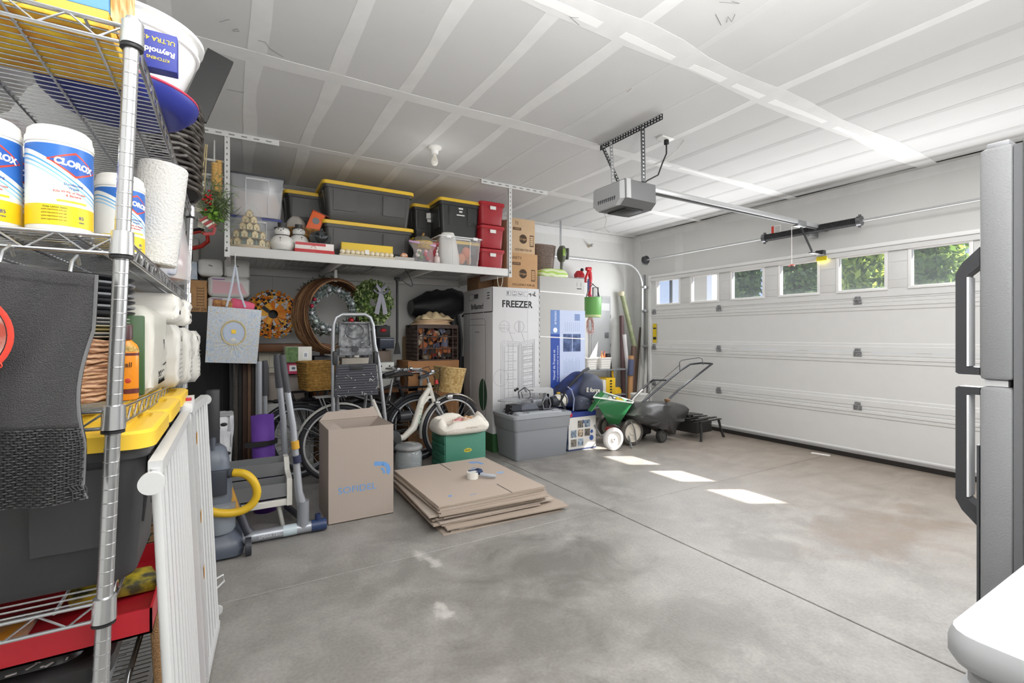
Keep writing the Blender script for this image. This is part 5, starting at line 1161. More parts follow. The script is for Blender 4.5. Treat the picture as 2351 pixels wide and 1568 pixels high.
c = (A[0]+A[1]+A[2]+A[3])/4; M().tube([(c.x+.07*math.cos(a), c.y-.012, c.z+.03+.06*math.sin(a)) for a in [2*PI*i/24 for i in range(24)]], .005, 6, cyc=True).build('moulded_ring', mat('6d6f74', .5), t)
m = M(); a, b2 = lp(778,802), lp(853,802); m.beam(a+Vector((0,-.01,0)),b2+Vector((0,-.01,0)),.03,.075,(0,1,0)) if 0 else m.box(a.x,Yl-.02,a.z-.05,b2.x,Yl+.02,a.z+.02,.004); m.build('hinge_bar', mat('54565a', .5, c2='8d8f93', vs=20), t)
m = M(); cc = lp(814,801); m.lathe([(.016,-.03),(.026,-.03),(.026,0),(.016,0)], (cc.x,Yl-.0,cc.z), 18, 'y'); m.build('knob_ring', mat('3a3b40', .5), t)
for u in (768, 862):
    cc = lp(u,822); M().cbox((cc.x,Yl-.005,cc.z),(.035,.05,.11),.01).build('hinge', mat('2b2c30', .5), t)
B = [lp(772,838,Yl-.03), lp(864,834,Yl-.03), lp(869,906,Yl-.03), lp(768,912,Yl-.03)]
m = M(); quad3(m, B, (0,.03,0)); m.build('lower_tread', mat('3c3d44', .5), t, sm=0)
m = M()
for k in range(13):
    f = (k+.5)/13; a = B[0].lerp(B[3],f); b2 = B[1].lerp(B[2],f); m.beam(a+Vector((.01,-.003,0)), b2+Vector((-.01,-.003,0)), .008, .012, (0,1,0))
m.build('tread_groove', mat('50525a', .45), t, sm=0)
rr = random.Random(8); m = M()
for k in range(40):
    f, g = rr.random(), rr.random(); p = B[0].lerp(B[1],f).lerp(B[3].lerp(B[2],f), g) if g > .3 else A[0].lerp(A[1],f).lerp(A[3].lerp(A[2],f), rr.random())
    p = p+Vector((0,-.0125 if g > .3 else -.002,0)); m.cbox(p,(rr.uniform(.004,.03),.001,rr.uniform(.001,.004)),0,(0,rr.uniform(-1.5,1.5),0))
m.build('paint_scuffs', mat('dfe0e2', .7), t, sm=0)
cc = lp(818,843,Yl-.04); M().cbox(cc,(.1,.006,.05),.004).build('tread_handle', mat('2a2b2f', .5), t)
for u0, u1 in ((775,790),(853,840)):
    a = lp(u0,800); b2 = lp(u1,1000); b2 = Vector((b2.x,4.28,.01)); M().tube([a, b2], .012, 8).build('rear_leg', mat('9a9da2', .4, .6), t)
# --- open carton with SOFIDEL
t = thing('open_carton', 'tall open cardboard box with pale blue lettering and swoosh standing on the floor', 'box', (.772,3.525,0))
w, d, h, th = .436, .39, .633, .004
m = M(); m.box(-w/2,-d/2,0,w/2,-d/2+th,h).box(-w/2,d/2-th,0,w/2,d/2,h).box(-w/2,-d/2+th,0,-w/2+th,d/2-th,h).box(w/2-th,-d/2+th,0,w/2,d/2-th,h).box(-w/2,-d/2,.001,w/2,d/2,.006)
m.build('walls', mat('b7aaa0', .85, c2='ab9d92', wave=(90,'X',0)), t, sm=0)
def flap(pts, nm='flap'):
    m = M(); n = Vector((pts[1]-pts[0]).cross(pts[2]-pts[0])).normalized()*.004; quad3(m, pts, n); m.build(nm, mat('b3a59a', .85), t, sm=0)
flap([Vector((-w/2,d/2,h)), Vector((w/2,d/2,h)), Vector((w/2-.02,d/2+.06,h+.06)), Vector((-w/2+.06,d/2+.06,h+.05))])
flap([Vector((-w/2,-d/2,h)), Vector((-w/2,d/2,h)), Vector((-w/2+.10,d/2-.03,h-.02)), Vector((-w/2+.16,-d/2+.03,h-.05))])
flap([Vector((w/2,d/2,h)), Vector((w/2,-d/2,h)), Vector((w/2-.1,-d/2+.05,h-.09)), Vector((w/2-.08,d/2-.03,h-.08))])
text(t, 'SOFIDEL', .062, (-.03,-d/2-.0008,.215), '-y', BLUEINK, sx=1.12, off=0, roll=-.0)
def swoosh(parent, M4, mt, nm='printed_swoosh'):
    m = M(M4); pts = arc(0,0,.062,80,-35,14)+list(reversed(arc(0,-.002,.034,80,-30,14))); m.prism(pts, -.0008, .0002); m.prism([(-.05,.07),(.01,.062),(.01,.034),(-.055,.04)], -.0008, .0002)
    m.prism(arc(-.012,-.012,.036,75,-20,10)+list(reversed(arc(-.012,-.014,.022,75,-20,10))), -.0009, .0001); m.build(nm, mt, parent, sm=0)
swoosh(t, Matrix.Translation((.135,-d/2,.315)), BLUEINK)
m = M(); m.prism([(-.005,-.3),(-.003,-.3),(-.003,.0),(-.005,.0)], -.0006, 0); m.T = Matrix()
# --- flattened cartons, stacked
rr = random.Random(14); zc = .0
rows = [(1.22,3.02,.82,.9,.02,-.02),(1.28,2.94,.86,.86,-.05,0),(1.34,2.90,.8,.84,.06,0)]
n = 17; placed = []
cols = [mat('b9aa9d', .85), mat('b3a498', .85), mat('bdb0a4', .85), mat('ae9f91', .85)]
for k in range(n):
    tk = .0085 if k not in (3,) else .0085
    if k < 4: cx, cy, w, d, rz = 1.66+rr.uniform(-.05,.10), 3.28+rr.uniform(-.04,.02), .90+rr.uniform(-.04,.04), .98+rr.uniform(-.04,.04), rr.uniform(-.06,.08)-.02
    elif k < 12: cx, cy, w, d, rz = 1.54+rr.uniform(-.03,.05), 3.33+rr.uniform(-.03,.03), .84+rr.uniform(-.04,.05), .97, rr.uniform(-.05,.07)
    else: cx, cy, w, d, rz = 1.565+rr.uniform(-.015,.015), 3.355+rr.uniform(-.01,.01), .835, .97, rr.uniform(-.02,.02)+.01
    if k == n-1: cx, cy, rz = 1.565, 3.36, .005
    z0 = zc; t = thing('flattened_carton', ['bottom flattened carton lying on the floor','second flattened carton from the floor','third flattened carton from the floor','fourth flattened carton, widest of the lower ones','fifth flattened carton from the floor','sixth flattened carton from the floor','seventh flattened carton from the floor','middle flattened carton of the stack','ninth flattened carton from the floor','tenth flattened carton from the floor','seventh flattened carton from the top','sixth flattened carton from the top','fifth flattened carton from the top','fourth flattened carton from the top','third flattened carton from the top','flattened carton just under the top one','top flattened carton with pale blue print and slots, carrying the tape gun'][k], 'carton', (cx,cy,z0), rz, 'flattened cartons stacked on the floor')
    m = M(); m.box(-w/2,-d/2,.0,w/2,d/2,.0035); m.box(-w/2+.003,-d/2+.002,.0045,w/2-.002,d/2-.003,.008)
    if k < n-1: m.box(w/2-.012,-d/2+.004,.002,w/2-.004,d/2-.004,.006)
    m.build('board', cols[k % 4], t, sm=0)
    if k == n-1:
        m = M(); m.box(.13,-d/2-.002,.0081,.137,-d/2+.22,.0086).box(-.02,d/2-.24,.0081,-.013,d/2+.002,.0086); m.build('slot', mat('3b332d', .9), t, sm=0)
        text(t, 'SOFIDEL', .055, (.17,.12,.0083), 'z', BLUEINK, roll=PI/2-.0, sx=1.1); swoosh(t, Matrix.Translation((.24,.33,.0085)) @ Matrix.Rotation(PI/2,4,'Z') @ Matrix.Rotation(PI/2,4,'X'), BLUEINK)
        M().lathe([(.001,.0),(.035,0),(.035,.0004),(.001,.0004)], (.3,-.02,.0083), 20, sy=.7).build('printed_spot', mat('9ab4d8', .8), t); M().lathe([(.001,0),(.014,0),(.014,.0004),(.001,.0004)], (-.27,-.33,.0083), 16).build('printed_spot', BLUEINK, t)
        text(t, 'recycle', .018, (-.12,-.38,.0083), 'z', BLUEINK)
    zc += .0093
ztop = zc
# tape gun
p = W(1085,1092,Z=ztop+.02)
t = thing('tape_gun', 'blue and white tape gun lying on the top flattened carton', 'tape dispenser', (p.x,p.y,ztop), -.25)
m = M(); m.lathe([(.03,0),(.045,0),(.045,.05),(.03,.05)], (0,0,0), 30); m.build('tape_roll', mat('e9e6df', .35), t)
M().lathe([(.02,.002),(.03,.002),(.03,.052),(.02,.052)], (0,0,0), 24).build('roll_hub', mat('d9d9d6', .4), t)
m = M(); m.prism([(-.03,.03),(.03,.05),(.07,.035),(.08,-.01),(.05,-.03),(.02,-.03),(.05,0),(.03,.025),(-.02,.01)], .045, .056, 'xy'); m.cbox((.055,.03,.04),(.03,.05,.045),.006,(0,0,.5)); m.build('body', mat('2d3f66', .4), t, sm=30)
m = M(); m.tube([(.06,-.01,.03),(.09,-.03,.025),(.15,-.055,.02),(.17,-.062,.018)], [.016,.015,.014,.012], 10); m.build('handle', mat('aeb4bd', .4), t)
m = M(); m.cbox((.02,.06,.03),(.07,.015,.05),.003,(0,0,.3)); m.build('blade_guard', mat('c9ccd2', .3, .4), t)
# --- green drawer box, cushion bed
x0, x1, y0, y1, h = 1.662, 2.075, 4.0, 4.33, .36
t = thing('green_drawer_cabinet', 'small green metal cabinet with flat drawers on the floor under the cream cushion', 'cabinet', ((x0+x1)/2,(y0+y1)/2,0)); w, d = x1-x0, y1-y0
GR = mat('4d8a76', .45, var=.03, vs=5)
M().box(-w/2+.006,-d/2,0,w/2,d/2,h,.004).build('body', GR, t)
for k in range(4):
    z = .012+k*.086; o = M().box(-w/2-.004,-d/2+.01,z,-w/2+.008,d/2-.01,z+.078,.003).build('drawer', mat('3a7a62', .4), t); M().box(-w/2-.012,-.04,z+.05,-w/2-.004,.04,z+.058).build('pull', mat('2a5a48', .4), o)
M().lathe([(.001,-.001),(.04,-.001)], (0.02,-d/2-.0005,h*.55), 20, 'y', sy=1, sx=.45).build('badge', mat('d9c640', .5), t)
text(t, 'RCBS', .022, (.02,-d/2-.003,h*.55), '-y', mat('2f6a52', .5)); text(t, '. . . . .', .02, (.02,-d/2-.001,h*.62), '-y', mat('d9c640', .5))
t = thing('pet_cushion', 'cream fleece pet cushion with raised sides on the green cabinet', 'cushion', (1.86,4.13,h+.001), .0)
CRM = mat('e9e4da', .95, bump=.4, bs=60)
w, d = .58, .42
def cpt(a, b):
    k = a*2*PI; n = 5; cx, cy = math.cos(k), math.sin(k); ex = abs(cx)**.55*(1 if cx > 0 else -1); ey = abs(cy)**.55*(1 if cy > 0 else -1); th = b*2*PI
    hh = .105+.028*math.sin(4*k+.6)+.012*math.sin(9*k); r = .040
    return (ex*(w/2-.06+r*math.cos(th)), ey*(d/2-.055+r*math.cos(th)), hh*.5+hh*.5*math.sin(th)*1.15+.004)
m = M(); m.grid(cpt, 56, 13, cu=True); m.build('bolster', CRM, t, sm=80)
m = M(); m.loft([m.rr(w*.82,d*.78,.08,z,6) for z in (.004,.05)]); m.build('base_pad', mat('e2d9ce', .95), t)
m = M()
for k in range(9): m.cbox((-.02+.014*k,-d/2+.012,.058+.003*(k % 2)),(.008,.003,.010))
m.build('stitched_print', mat('c9c0b2', .8), t)
rr = random.Random(19)
for k, (dx, dy, hx, q) in enumerate(((.0,.02,'d98a8f',.035),(.05,-.02,'dcb79a',.035),(.13,.03,'caa27c',.04),(-.03,-.03,'e8d4c4',.03),(.09,.0,'d8bfa6',.035),(.05,.06,'e6cfc0',.04))):
    m = M(); m.ball((0,0,q*.9),q,12,(1.5,1,.9)); m.ball((q*1.3,0,q*1.3),q*.55,10); m.ball((-q*1.2,q*.4,q),q*.45,10)
    tag(m.build('plush_toy', mat(hx, .9), sm=60), ['pink','tan rightmost-front','brown','pale front','beige middle','cream back'][k]+' small plush toy lying in the cream cushion', 'toy', (1.86+dx,4.13+dy,h+.05), k, 'plush toys in the cushion')
# glass jar
c = W(940,1065,Y=3.98)
t = thing('glass_jar', 'round clear storage jar with metal lid on the floor behind the carton stack', 'jar', (c.x,4.0,0))
M().lathe([(.001,0),(.105,0),(.112,.01),(.114,.24),(.10,.27),(.09,.28),(.085,.28),(.095,.265),(.108,.24),(.106,.012),(.001,.012)], seg=36).build('jar', mat('aab0b3', .06, alpha=.45), t)
M().lathe([(.001,.285),(.09,.285),(.118,.285),(.12,.30),(.108,.315),(.09,.322),(.001,.325)], seg=36).build('lid', mat('a6a9ab', .25, .5), t)
M().lathe([(.001,.013),(.10,.013),(.10,.14),(.001,.15)], seg=24).build('contents', mat('6f7072', .6, c2='c9cacb', vs=20), t)
# --- purple yoga mat, boards, cabinet at left
c = W(608,1000,Y=3.85)
t = thing('yoga_mat', 'rolled purple yoga mat with a black strap standing on end', 'yoga mat', (c.x,3.85,0))
m = M(Matrix.Rotation(-.03,4,'Y')); pts = []
t.location.z = 0
hgt = Z_(608,952,3.85)
for i in range(60):
    a = i*.33; r = .025+.0009*i; pts.append((r*math.cos(a), r*math.sin(a)*.9))
vs = [(x,y,0) for x,y in pts]+[(x,y,hgt-.012*math.sin(i*.33)) for i,(x,y) in enumerate(pts)]; n = len(pts)
m.add(vs, [(i,i+1,n+i+1,n+i) for i in range(n-1)]); m.build('mat', mat('6b3fa0', .7, c2='5c3390', vs=5), t, sm=60, solid=.006)
m = M(); m.lathe([(.076,hgt*.70),(.083,hgt*.70),(.083,hgt*.74),(.076,hgt*.74)], seg=30, sy=.95); m.cbox((-.06,-.078,hgt*.72),(.14,.01,.035)); m.build('strap', BLACK, t)
def vbox(name, label, cat, u0, u1, v0, Yp, dep, mt, z0=0, group=None, part='body', v1=None):
    x0, x1 = X_(u0,Yp), X_(u1,Yp); zt = Z_((u0+u1)/2, v0, Yp)
    if v1 is not None: z0 = Z_((u0+u1)/2, v1, Yp)
    return boxthing(name, label, cat, x0, x1, Yp, Yp+dep, z0, zt, mt, .003, group, part), (x0,x1,z0,zt)
t, g = vbox('black_cabinet', 'tall matte black cabinet behind the baby gate', 'cabinet', 392, 527, 716, 4.95, .55, mat('1d1d1f', .6))
w, d, h = t['_d']; M().box(w*.12,-d/2-.004,.03,w*.123,-d/2,h-.02).box(w*.37,-d/2-.004,.03,w*.374,-d/2,h-.02).build('door_seam', mat('4a4a4c', .5), t)
ztc = g[3]
for k, (u0, u1, cx_, vt) in enumerate(((528,536,'2c2c2e',760),(538,546,'58524c',800),(548,556,'2e2926',800),(557,568,'4a3428',790),(569,577,'7b5c46',800),(578,586,'2d211b',790),(587,596,'8d8f93',835))):
    o, g = vbox('leaning_board', ['black narrow board right of the black cabinet','grey brown board second from the black cabinet','dark board third from the black cabinet','reddish brown board in the row of upright boards','light brown board in the row of upright boards','darkest brown board next to the grey one','silver grey board nearest the purple mat'][k], 'board', u0, u1, vt, 4.6-.05*k, .35, mat(cx_, .6, var=.1, vs=10), group='upright boards beside the black cabinet')
# on the cabinet
t, g = vbox('cardboard_box', 'brown cardboard box with a printed black panel on the black cabinet', 'box', 424, 475, 643, 4.98, .4, KRAFT, z0=ztc+.001)
w, d, h = t['_d']; m = M(); 
for k in range(7): m.box(w*.05,-d/2-.0015,h*.2+k*h*.09,w*.36,-d/2,h*.2+k*h*.09+.004)
m.box(w*.04,-d/2-.001,h*.15,w*.05,-d/2,h*.82).box(w*.36,-d/2-.001,h*.15,w*.37,-d/2,h*.82); m.build('printed_panel', INK, t); text(t, 'KEEP DRY', .03, (w*.2,-d/2-.001,h*.08), '-y', INK)
def tpack(label, u0, u1, v0, v1, Yp, dep, pink=False, mark=True):
    x0, x1 = X_(u0,Yp), X_(u1,Yp); z0, z1 = Z_(u0,v1,Yp), Z_(u0,v0,Yp)
    t = thing('paper_pack', label, 'package', ((x0+x1)/2,Yp+dep/2,z0), 0, 'white paper packs above the black cabinet'); w, h = x1-x0, z1-z0
    pillow('pack', w, dep, h, mat('e0dfdc', .4), t, min(.03,h*.2), int(u0+v0), puff=.008)
    if pink: m = M(); m.add([(-w*.4,-dep/2-.004,h*.15),(w*.45,-dep/2-.004,h*.15),(w*.3,-dep/2-.004,h*.7),(-w*.38,-dep/2-.004,h*.8)],[(0,1,2,3)]); m.build('pink_print', mat('e6b9c0', .5), t, sm=0); M().box(-w*.4,-dep/2-.006,h*.84,-w*.1,-dep/2-.004,h*.88).build('print', mat('8a4a9a', .6), t)
    elif mark: M().cbox((0,-dep/2-.004,h*.6),(.03,.003,.006),0,(0,.3,0)).build('print', INK, t)
    return t
tpack('long white pack lying directly on the cardboard box level beside the gift bag', 477, 560, 681, 713, 4.98, .4, True, False)
tpack('white pack with pink printed front behind the gift bag handles', 477, 573, 633, 680, 4.98, .4, True)
tpack('left of the two topmost white packs under the rack beam', 454, 512, 592, 632, 5.0, .4)
tpack('right of the two topmost white packs under the rack beam', 515, 573, 592, 636, 5.0, .4)
t, g = vbox('white_carton', 'white carton beneath the Christmas swag behind the chrome post', 'carton', 424, 456, 545, 5.25, .3, mat('d9d8d4', .7), v1=600)
t, g = vbox('blue_print_carton', 'pale blue printed carton between the white carton and the brown box', 'carton', 424, 452, 600, 4.97, .55, mat('cfd5dc', .6, c2='aebdd0', vs=25), v1=641)
c = W(450,578,Y=5.08); c.z = g[3]+.205
t = thing('trimmer_handle', 'red and black looped power tool handle beside the chrome post', 'power tool', c)
m = M(); m.tube([(-.11,0,.0),(-.05,0,.06),(.03,0,.085),(.085,0,.06),(.09,0,.0),(.04,0,-.05),(-.03,0,-.075),(-.1,0,-.085)], .018, 9); m.build('loop_handle', mat('d23326', .4), t)
m = M(); m.tube([(-.1,-.012,.02),(-.05,-.012,.075),(.03,-.012,.1),(.06,-.012,.092)], .014, 8); m.cbox((-.08,0,-.13),(.11,.07,.13),.02); m.mi = 1; m.build('grip', [BLACK, RED], t)
M().cyl((-.08,0,-.13),(-.08,.0,-.2),.045).build('motor', mat('d23326', .4), t)
# small white mesh bag stand and black box behind gate
c = W(474,1010,Y=3.75)
t = thing('white_laundry_bag', 'crumpled white plastic bag with black marks standing behind the baby gate', 'bag', (c.x,3.85,0))
m = M(); hz = Z_(470,958,3.75); rings = []
for k in range(8):
    q = k/7; rings.append([v+Vector((.012*math.sin(i*1.9+k*1.3),.012*math.cos(i*2.3+k),0)) for i, v in enumerate(m.rr(.25+.05*q,.28,.04,hz*q,5))])
m.loft(rings); m.build('sack', mat('e8e8ea', .25, c2='c9cad0', vs=9, bump=.8, bs=14), t, sm=50)
m = M(); 
for a, b2, c2 in ((.05,hz*.9,.03),(.1,hz*.93,.02),(.0,hz*.8,.02),(.12,hz*.66,.02),(.06,hz*.6,.015)): m.ball((a,-.15,b2),c2,8,(1,.3,.6))
m.build('black_print', BLACK, t)
t = tag(M().box(-.035,-.03,0,.035,.03,.93,.006).build('plastic_post', mat('2b2c30', .4)), 'dark plastic post end rising behind the white plastic bag', 'post', (W(489,930,Y=3.4).x,3.42,0))
# vacuum cleaner
vx, vy = W(478,1290,Z=0).x, W(478,1290,Z=0).y
t = thing('vacuum_cleaner', 'grey upright vacuum cleaner with looping yellow hose behind the baby gate', 'vacuum', (vx+.02,vy+.12,0))
VG = mat('6f7682', .35); m = M()
for z, w, d in ((0,.30,.30),): m.loft([m.rr(.30,.32,.05,.015), m.rr(.31,.33,.05,.05), m.rr(.28,.28,.06,.10), m.rr(.2,.2,.06,.15)])
m.build('floor_head', mat('545b68', .35), t, sm=40)
m = M(); m.loft([m.rr(.19,.19,.05,.12), m.rr(.20,.20,.06,.2), m.rr(.2,.2,.06,.33), m.rr(.18,.2,.06,.44), m.rr(.16,.19,.05,.54), m.rr(.13,.15,.04,.60), m.rr(.08,.1,.03,.625)]); m.build('body', VG, t, sm=40)
M().lathe([(.001,.14),(.075,.14),(.085,.16),(.085,.3),(.001,.31)], (0.03,-.06,0), 26).build('dust_bin', mat('aab2bd', .1, alpha=.6), t)
M().box(-.03,-.125,.36,.07,-.095,.5,.006).build('grille', mat('3a3f4a', .5), t)
M().tube([(.0,.04,.60),(.0,.05,.65),(.0,-.02,.66),(.0,-.06,.60)], [.016,.015,.015,.014], 10).build('handle', mat('454a55', .4), t)
m = M(); base = t.location
h0 = W(505,1090,Y=vy+.05)-base; 
pth = [W(506,1090,Y=vy+.06), W(535,1085,Y=vy+.0), W(562,1088,Y=vy-.02), W(582,1105,Y=vy-.03), W(590,1132,Y=vy-.03), W(578,1158,Y=vy-.03), W(548,1175,Y=vy-.03), W(505,1178,Y=vy-.03), W(468,1168,Y=vy-.02), W(440,1152,Y=vy), W(425,1150,Y=vy+.05)]
pth = [p-base for p in pth]
def spline(P, n=8):
    out = []; 
    for i in range(len(P)-1):
        p0, p1, p2, p3 = P[max(0,i-1)], P[i], P[i+1], P[min(len(P)-1,i+2)]
        for k in range(n):
            s = k/n; out.append(.5*((2*p1)+(p2-p0)*s+(2*p0-5*p1+4*p2-p3)*s*s+(3*p1-p0-3*p2+p3)*s**3))
    out.append(P[-1]); return out
def hose(P, r, mt, name, parent, rib=.0025, step=.006):
    S = spline([Vector(p) for p in P], 10); L = [0]
    for i in range(1,len(S)): L.append(L[-1]+(S[i]-S[i-1]).length)
    n = int(L[-1]/step); pts = []; rs = []; j = 0
    for i in range(n+1):
        s = L[-1]*i/n
        while j < len(L)-2 and L[j+1] < s: j += 1
        f = (s-L[j])/max(1e-9, L[j+1]-L[j]); pts.append(S[j].lerp(S[j+1], f)); rs.append(r+(rib if i % 2 else 0))
    return M().tube(pts, rs, 16).build(name, mt, parent, sm=80)
hose(pth[1:], .021, mat('e3b92a', .45), 'hose', t)
M().tube([pth[0]-Vector((.04,0,.0)), pth[0], pth[1]], [.028,.027,.026], 14).build('hose_collar', mat('4b505a', .35), t)
pn = [W(515,1100,Y=vy+.1)-base, W(530,1140,Y=vy+.08)-base, W(540,1170,Y=vy+.06)-base]
hose(pn, .024, mat('b9892a', .5), 'hose', t, .002)
m = M(); m.tube([W(540,1160,Y=vy+.08)-base, W(552,1185,Y=vy+.06)-base, W(566,1215,Y=vy+.05)-base, W(572,1222,Y=vy+.05)-base], [.026,.024,.022,.03], 12); m.build('crevice_nozzle', mat('3a3b46', .4), t)
M().cyl((.16,-.14,.05),(.19,-.14,.05),.05).build('wheel', mat('33353d', .5), t)
# exercise frame with two gripped poles
t = thing('exercise_frame', 'grey tubular exercise frame with two tall gripped poles on a floor bar', 'exercise frame', (0,0,0))
FR = mat('a9adb4', .35, .4)
a, b2 = W(522,1243,Z=.045), W(722,1206,Z=.045)
M().tube([a, b2], .033, 14).build('floor_bar', FR, t)
d_ = (b2-a).normalized()
M().tube([b2-d_*.02, b2+d_*.07], [.036,.038], 14).build('end_cap', mat('2d3f66', .4), t)
m = M(); m.cyl(b2+Vector((.02,0,.03)), b2+Vector((.02,.0,.07)), .018); m.build('knob', mat('22315a', .4), t)
M().cyl(a+Vector((0,-.04,.0)), a+Vector((0,.05,.0)), .045).build('wheel', mat('2b2c30', .5), t); M().cyl(a+Vector((0,-.045,.0)), a+Vector((0,-.038,.0)), .022).build('wheel_hub', mat('c9cacd', .4), t)
m = M(); m.tube([a+(b2-a)*.62-Vector((0,0,0)), a+(b2-a)*.78], .0345, 14); m.build('pale_band', mat('c3d2d9', .4), t)
text(t, 'SMARTEC', .03, a+(b2-a)*.47+Vector((0,-.035,.0)), '-y', mat('d7dade', .4), roll=.0)
Yv = b2.y-.02
k0 = a+(b2-a)*.86
P1 = [k0, k0+Vector((0,0,.12)), W(686,1130,Y=k0.y), W(681,1070,Y=k0.y+.02), W(673,980,Y=k0.y+.04), W(660,900,Y=k0.y+.06)]
M().tube(P1, [.033,.033,.024,.022,.020,.019], 14).build('pole', FR, t, sm=60)
M().tube([W(661,902,Y=k0.y+.06), W(652,848,Y=k0.y+.07), W(648,815,Y=k0.y+.08)], [.02,.021,.018], 12).build('grip', mat('45464b', .6), t)
M().cyl(W(677,1012,Y=k0.y+.02), W(679,1030,Y=k0.y+.02), .0235, seg=14).build('yellow_band', mat('d9a53a', .5), t); M().cyl(W(681,1046,Y=k0.y+.01), W(683,1062,Y=k0.y+.01), .0245, seg=14).build('dark_band', mat('2e3350', .5), t)
M().cyl(k0+Vector((0,0,.02)), k0+Vector((0,0,.17)), .036).build('socket', mat('9da1a8', .35, .4), t)
q0 = k0.y+.45
M().tube([Vector((W(658,1060,Y=q0).x,q0,0)), W(654,1035,Y=q0), W(650,960,Y=q0), W(642,888,Y=q0)], .02, 12).build('pole', FR, t, sm=60)
M().tube([W(642,890,Y=q0), W(637,830,Y=q0), W(636,813,Y=q0)], [.025,.025,.02], 12).build('grip', mat('45464b', .6), t)
a = k0+Vector((0,0,.05)); b3 = Vector((W(658,1060,Y=q0).x,q0,.05)); M().tube([a, b3], .02, 10).build('floor_bar', mat('33363d', .5), t)
tt_ = thing('crutch_pole', 'single silver upright pole with dark upper grip left of the two gripped poles', 'pole', (X_(596,4.15),4.15,0))
M().cyl((0,0,0),(0,0,Z_(590,830,4.15)),.018,seg=12).build('pole', FR, tt_); M().cyl((0,0,0),(0,0,.05),.03,seg=12).build('foot', BLACK, tt_)
p = W(609,900,Y=4.3); t = thing('grip_pole', 'short dark gripped pole showing beside the beige bin', 'pole', (p.x,4.3,0)); M().cyl((0,0,0),(0,0,.8),.016,seg=10).build('pole', FR, t); M().tube([(0,0,.78),(0,0,1.0),(-.005,0,1.06)],[.024,.026,.02],10).build('grip', mat('45464b', .6), t)
# trays workbench
x0, x1 = X_(505,3.30), X_(664,3.30)
t = thing('tray_stand', 'low white and grey stand with deep grey trays behind the vacuum hose', 'stand', ((x0+x1)/2,3.42,0)); w = x1-x0; zt = .395
WT = mat('dcdbd4', .45)
m = M(); m.box(-w/2,-.13,zt-.20,w/2,-.10,zt-.16,.004); 
for sx in (-1,1): m.prism([(-.14,zt-.2),(.14,zt-.2),(.14,zt+.06),(.06,zt+.06),(-.0,zt-.01),(-.14,zt-.03)], sx*w/2-.015, sx*w/2+.015, 'yz')
m.build('frame', WT, t, sm=0)
for k, (yy, z0) in enumerate(((-.075,zt-.15),(.07,zt-.05))):
    m = M(); m.box(-w/2+.016,yy-.05,z0,w/2-.016,yy-.045,z0+.09).box(-w/2+.016,yy+.045,z0,w/2-.016,yy+.05,z0+.11).box(-w/2+.016,yy-.05,z0,w/2-.016,yy+.05,z0+.005); m.build('tray', mat('77787b', .45), t, sm=0)
for sx, dx in ((-.32,-.03),(.33,.04)):
    for yy in (-.09,.1): M().cyl((sx*w,yy,zt-.18),(sx*w+dx,yy*1.15,.0),.013,seg=10).build('leg', mat('b9b8b2', .4), t)
# grey storage behind: beige rolling bin on white drawers, cream cabinet
t, g = vbox('cream_cabinet', 'cream cabinet with panel lines against the far wall behind the poles', 'cabinet', 594, 700, 806, 5.15, .4, mat('dcd8c8', .6))
w, d, h = t['_d']; M().box(-w*.28,-d/2-.003,.05,-w*.275,-d/2,h-.02).box(.0,-d/2-.003,.05,.006,-d/2,h-.02).box(-w/2,-d/2-.003,h-.16,w/2,-d/2,h-.155).build('door_seam', mat('a5a193', .6), t)
t, g = vbox('brown_table', 'brown wooden table top resting across behind the wreaths', 'table', 590, 760, 790, 5.0, .5, mat('6e4526', .55, var=.15, vs=6), v1=806, part='top')
for x in (-.3,.3): M().box(x-.02,.1,-g[2],x+.02,.15,0).build('leg', mat('5a3a22', .6), t)
t, g = vbox('low_drawer_unit', 'low white drawer unit under the beige bin', 'drawers', 600, 720, 925, 4.95, .4, mat('c9c9c6', .5))
w, d, h = t['_d']
for k in range(3): M().box(-w/2+.01,-d/2-.008,.03+k*h/3.2,w/2-.01,-d/2,.03+(k+.9)*h/3.2,.003).build('drawer', mat('d3d3d0', .45), t)
zlow = h
x0, x1 = X_(611,4.8), X_(712,4.8); hb = Z_(650,862,4.8)-zlow-.03
t = thing('beige_bin', 'large beige plastic bin on black casters behind the two gripped poles', 'bin', ((x0+x1)/2,5.12,zlow)); w = x1-x0
m = M(); m.loft([m.rr(w*.86,.28,.04,.03), m.rr(w*.97,.33,.05,hb*.9), m.rr(w*1.0,.34,.05,hb)]); m.build('body', mat('b5aba3', .4), t, sm=40)
m = M(); m.loft([m.rr(w*1.02,.35,.05,hb), m.rr(w*1.02,.35,.05,hb+.02), m.rr(w*.9,.3,.05,hb+.035)]); m.build('lid', mat('9d948d', .4), t, sm=40)
for sx in (-.3,.35): M().cyl((sx*w,-.14,.018),(sx*w+.04,-.14,.018),.018).build('caster', BLACK, t)
t, g = vbox('pink_box', 'pink box with a white label on the beige bin', 'box', 655, 700, 832, 4.85, .2, mat('c23a63', .5), z0=zlow+hb+.036)
w, d, h = t['_d']; M().box(-.05,-d/2-.002,h*.25,.02,-d/2,h*.75).build('label', PAPER, t); M().box(-.03,-d/2-.003,h*.4,.0,-d/2-.001,h*.6).build('print', mat('6a6a80', .6), t)
zz = zlow+hb+.036+h+.002
t, g = vbox('green_white_box', 'green and white carton on top of the pink box', 'box', 655, 716, 796, 4.80, .22, mat('ecebe2', .5), z0=zz)
w, d, h = t['_d']; M().box(-w/2-.001,-d/2-.002,0.002,-w*.02,-d/2,h-.002).build('green_print', mat('4b6a3c', .6, c2='6d8a55', vs=40), t); M().box(w*.15,-d/2-.002,h*.25,w*.36,-d/2,h*.7).build('label', mat('fafafa', .5), t); text(t, '8', .05, (w*.26,-d/2-.003,h*.45), '-y', mat('5a6a8a', .5))
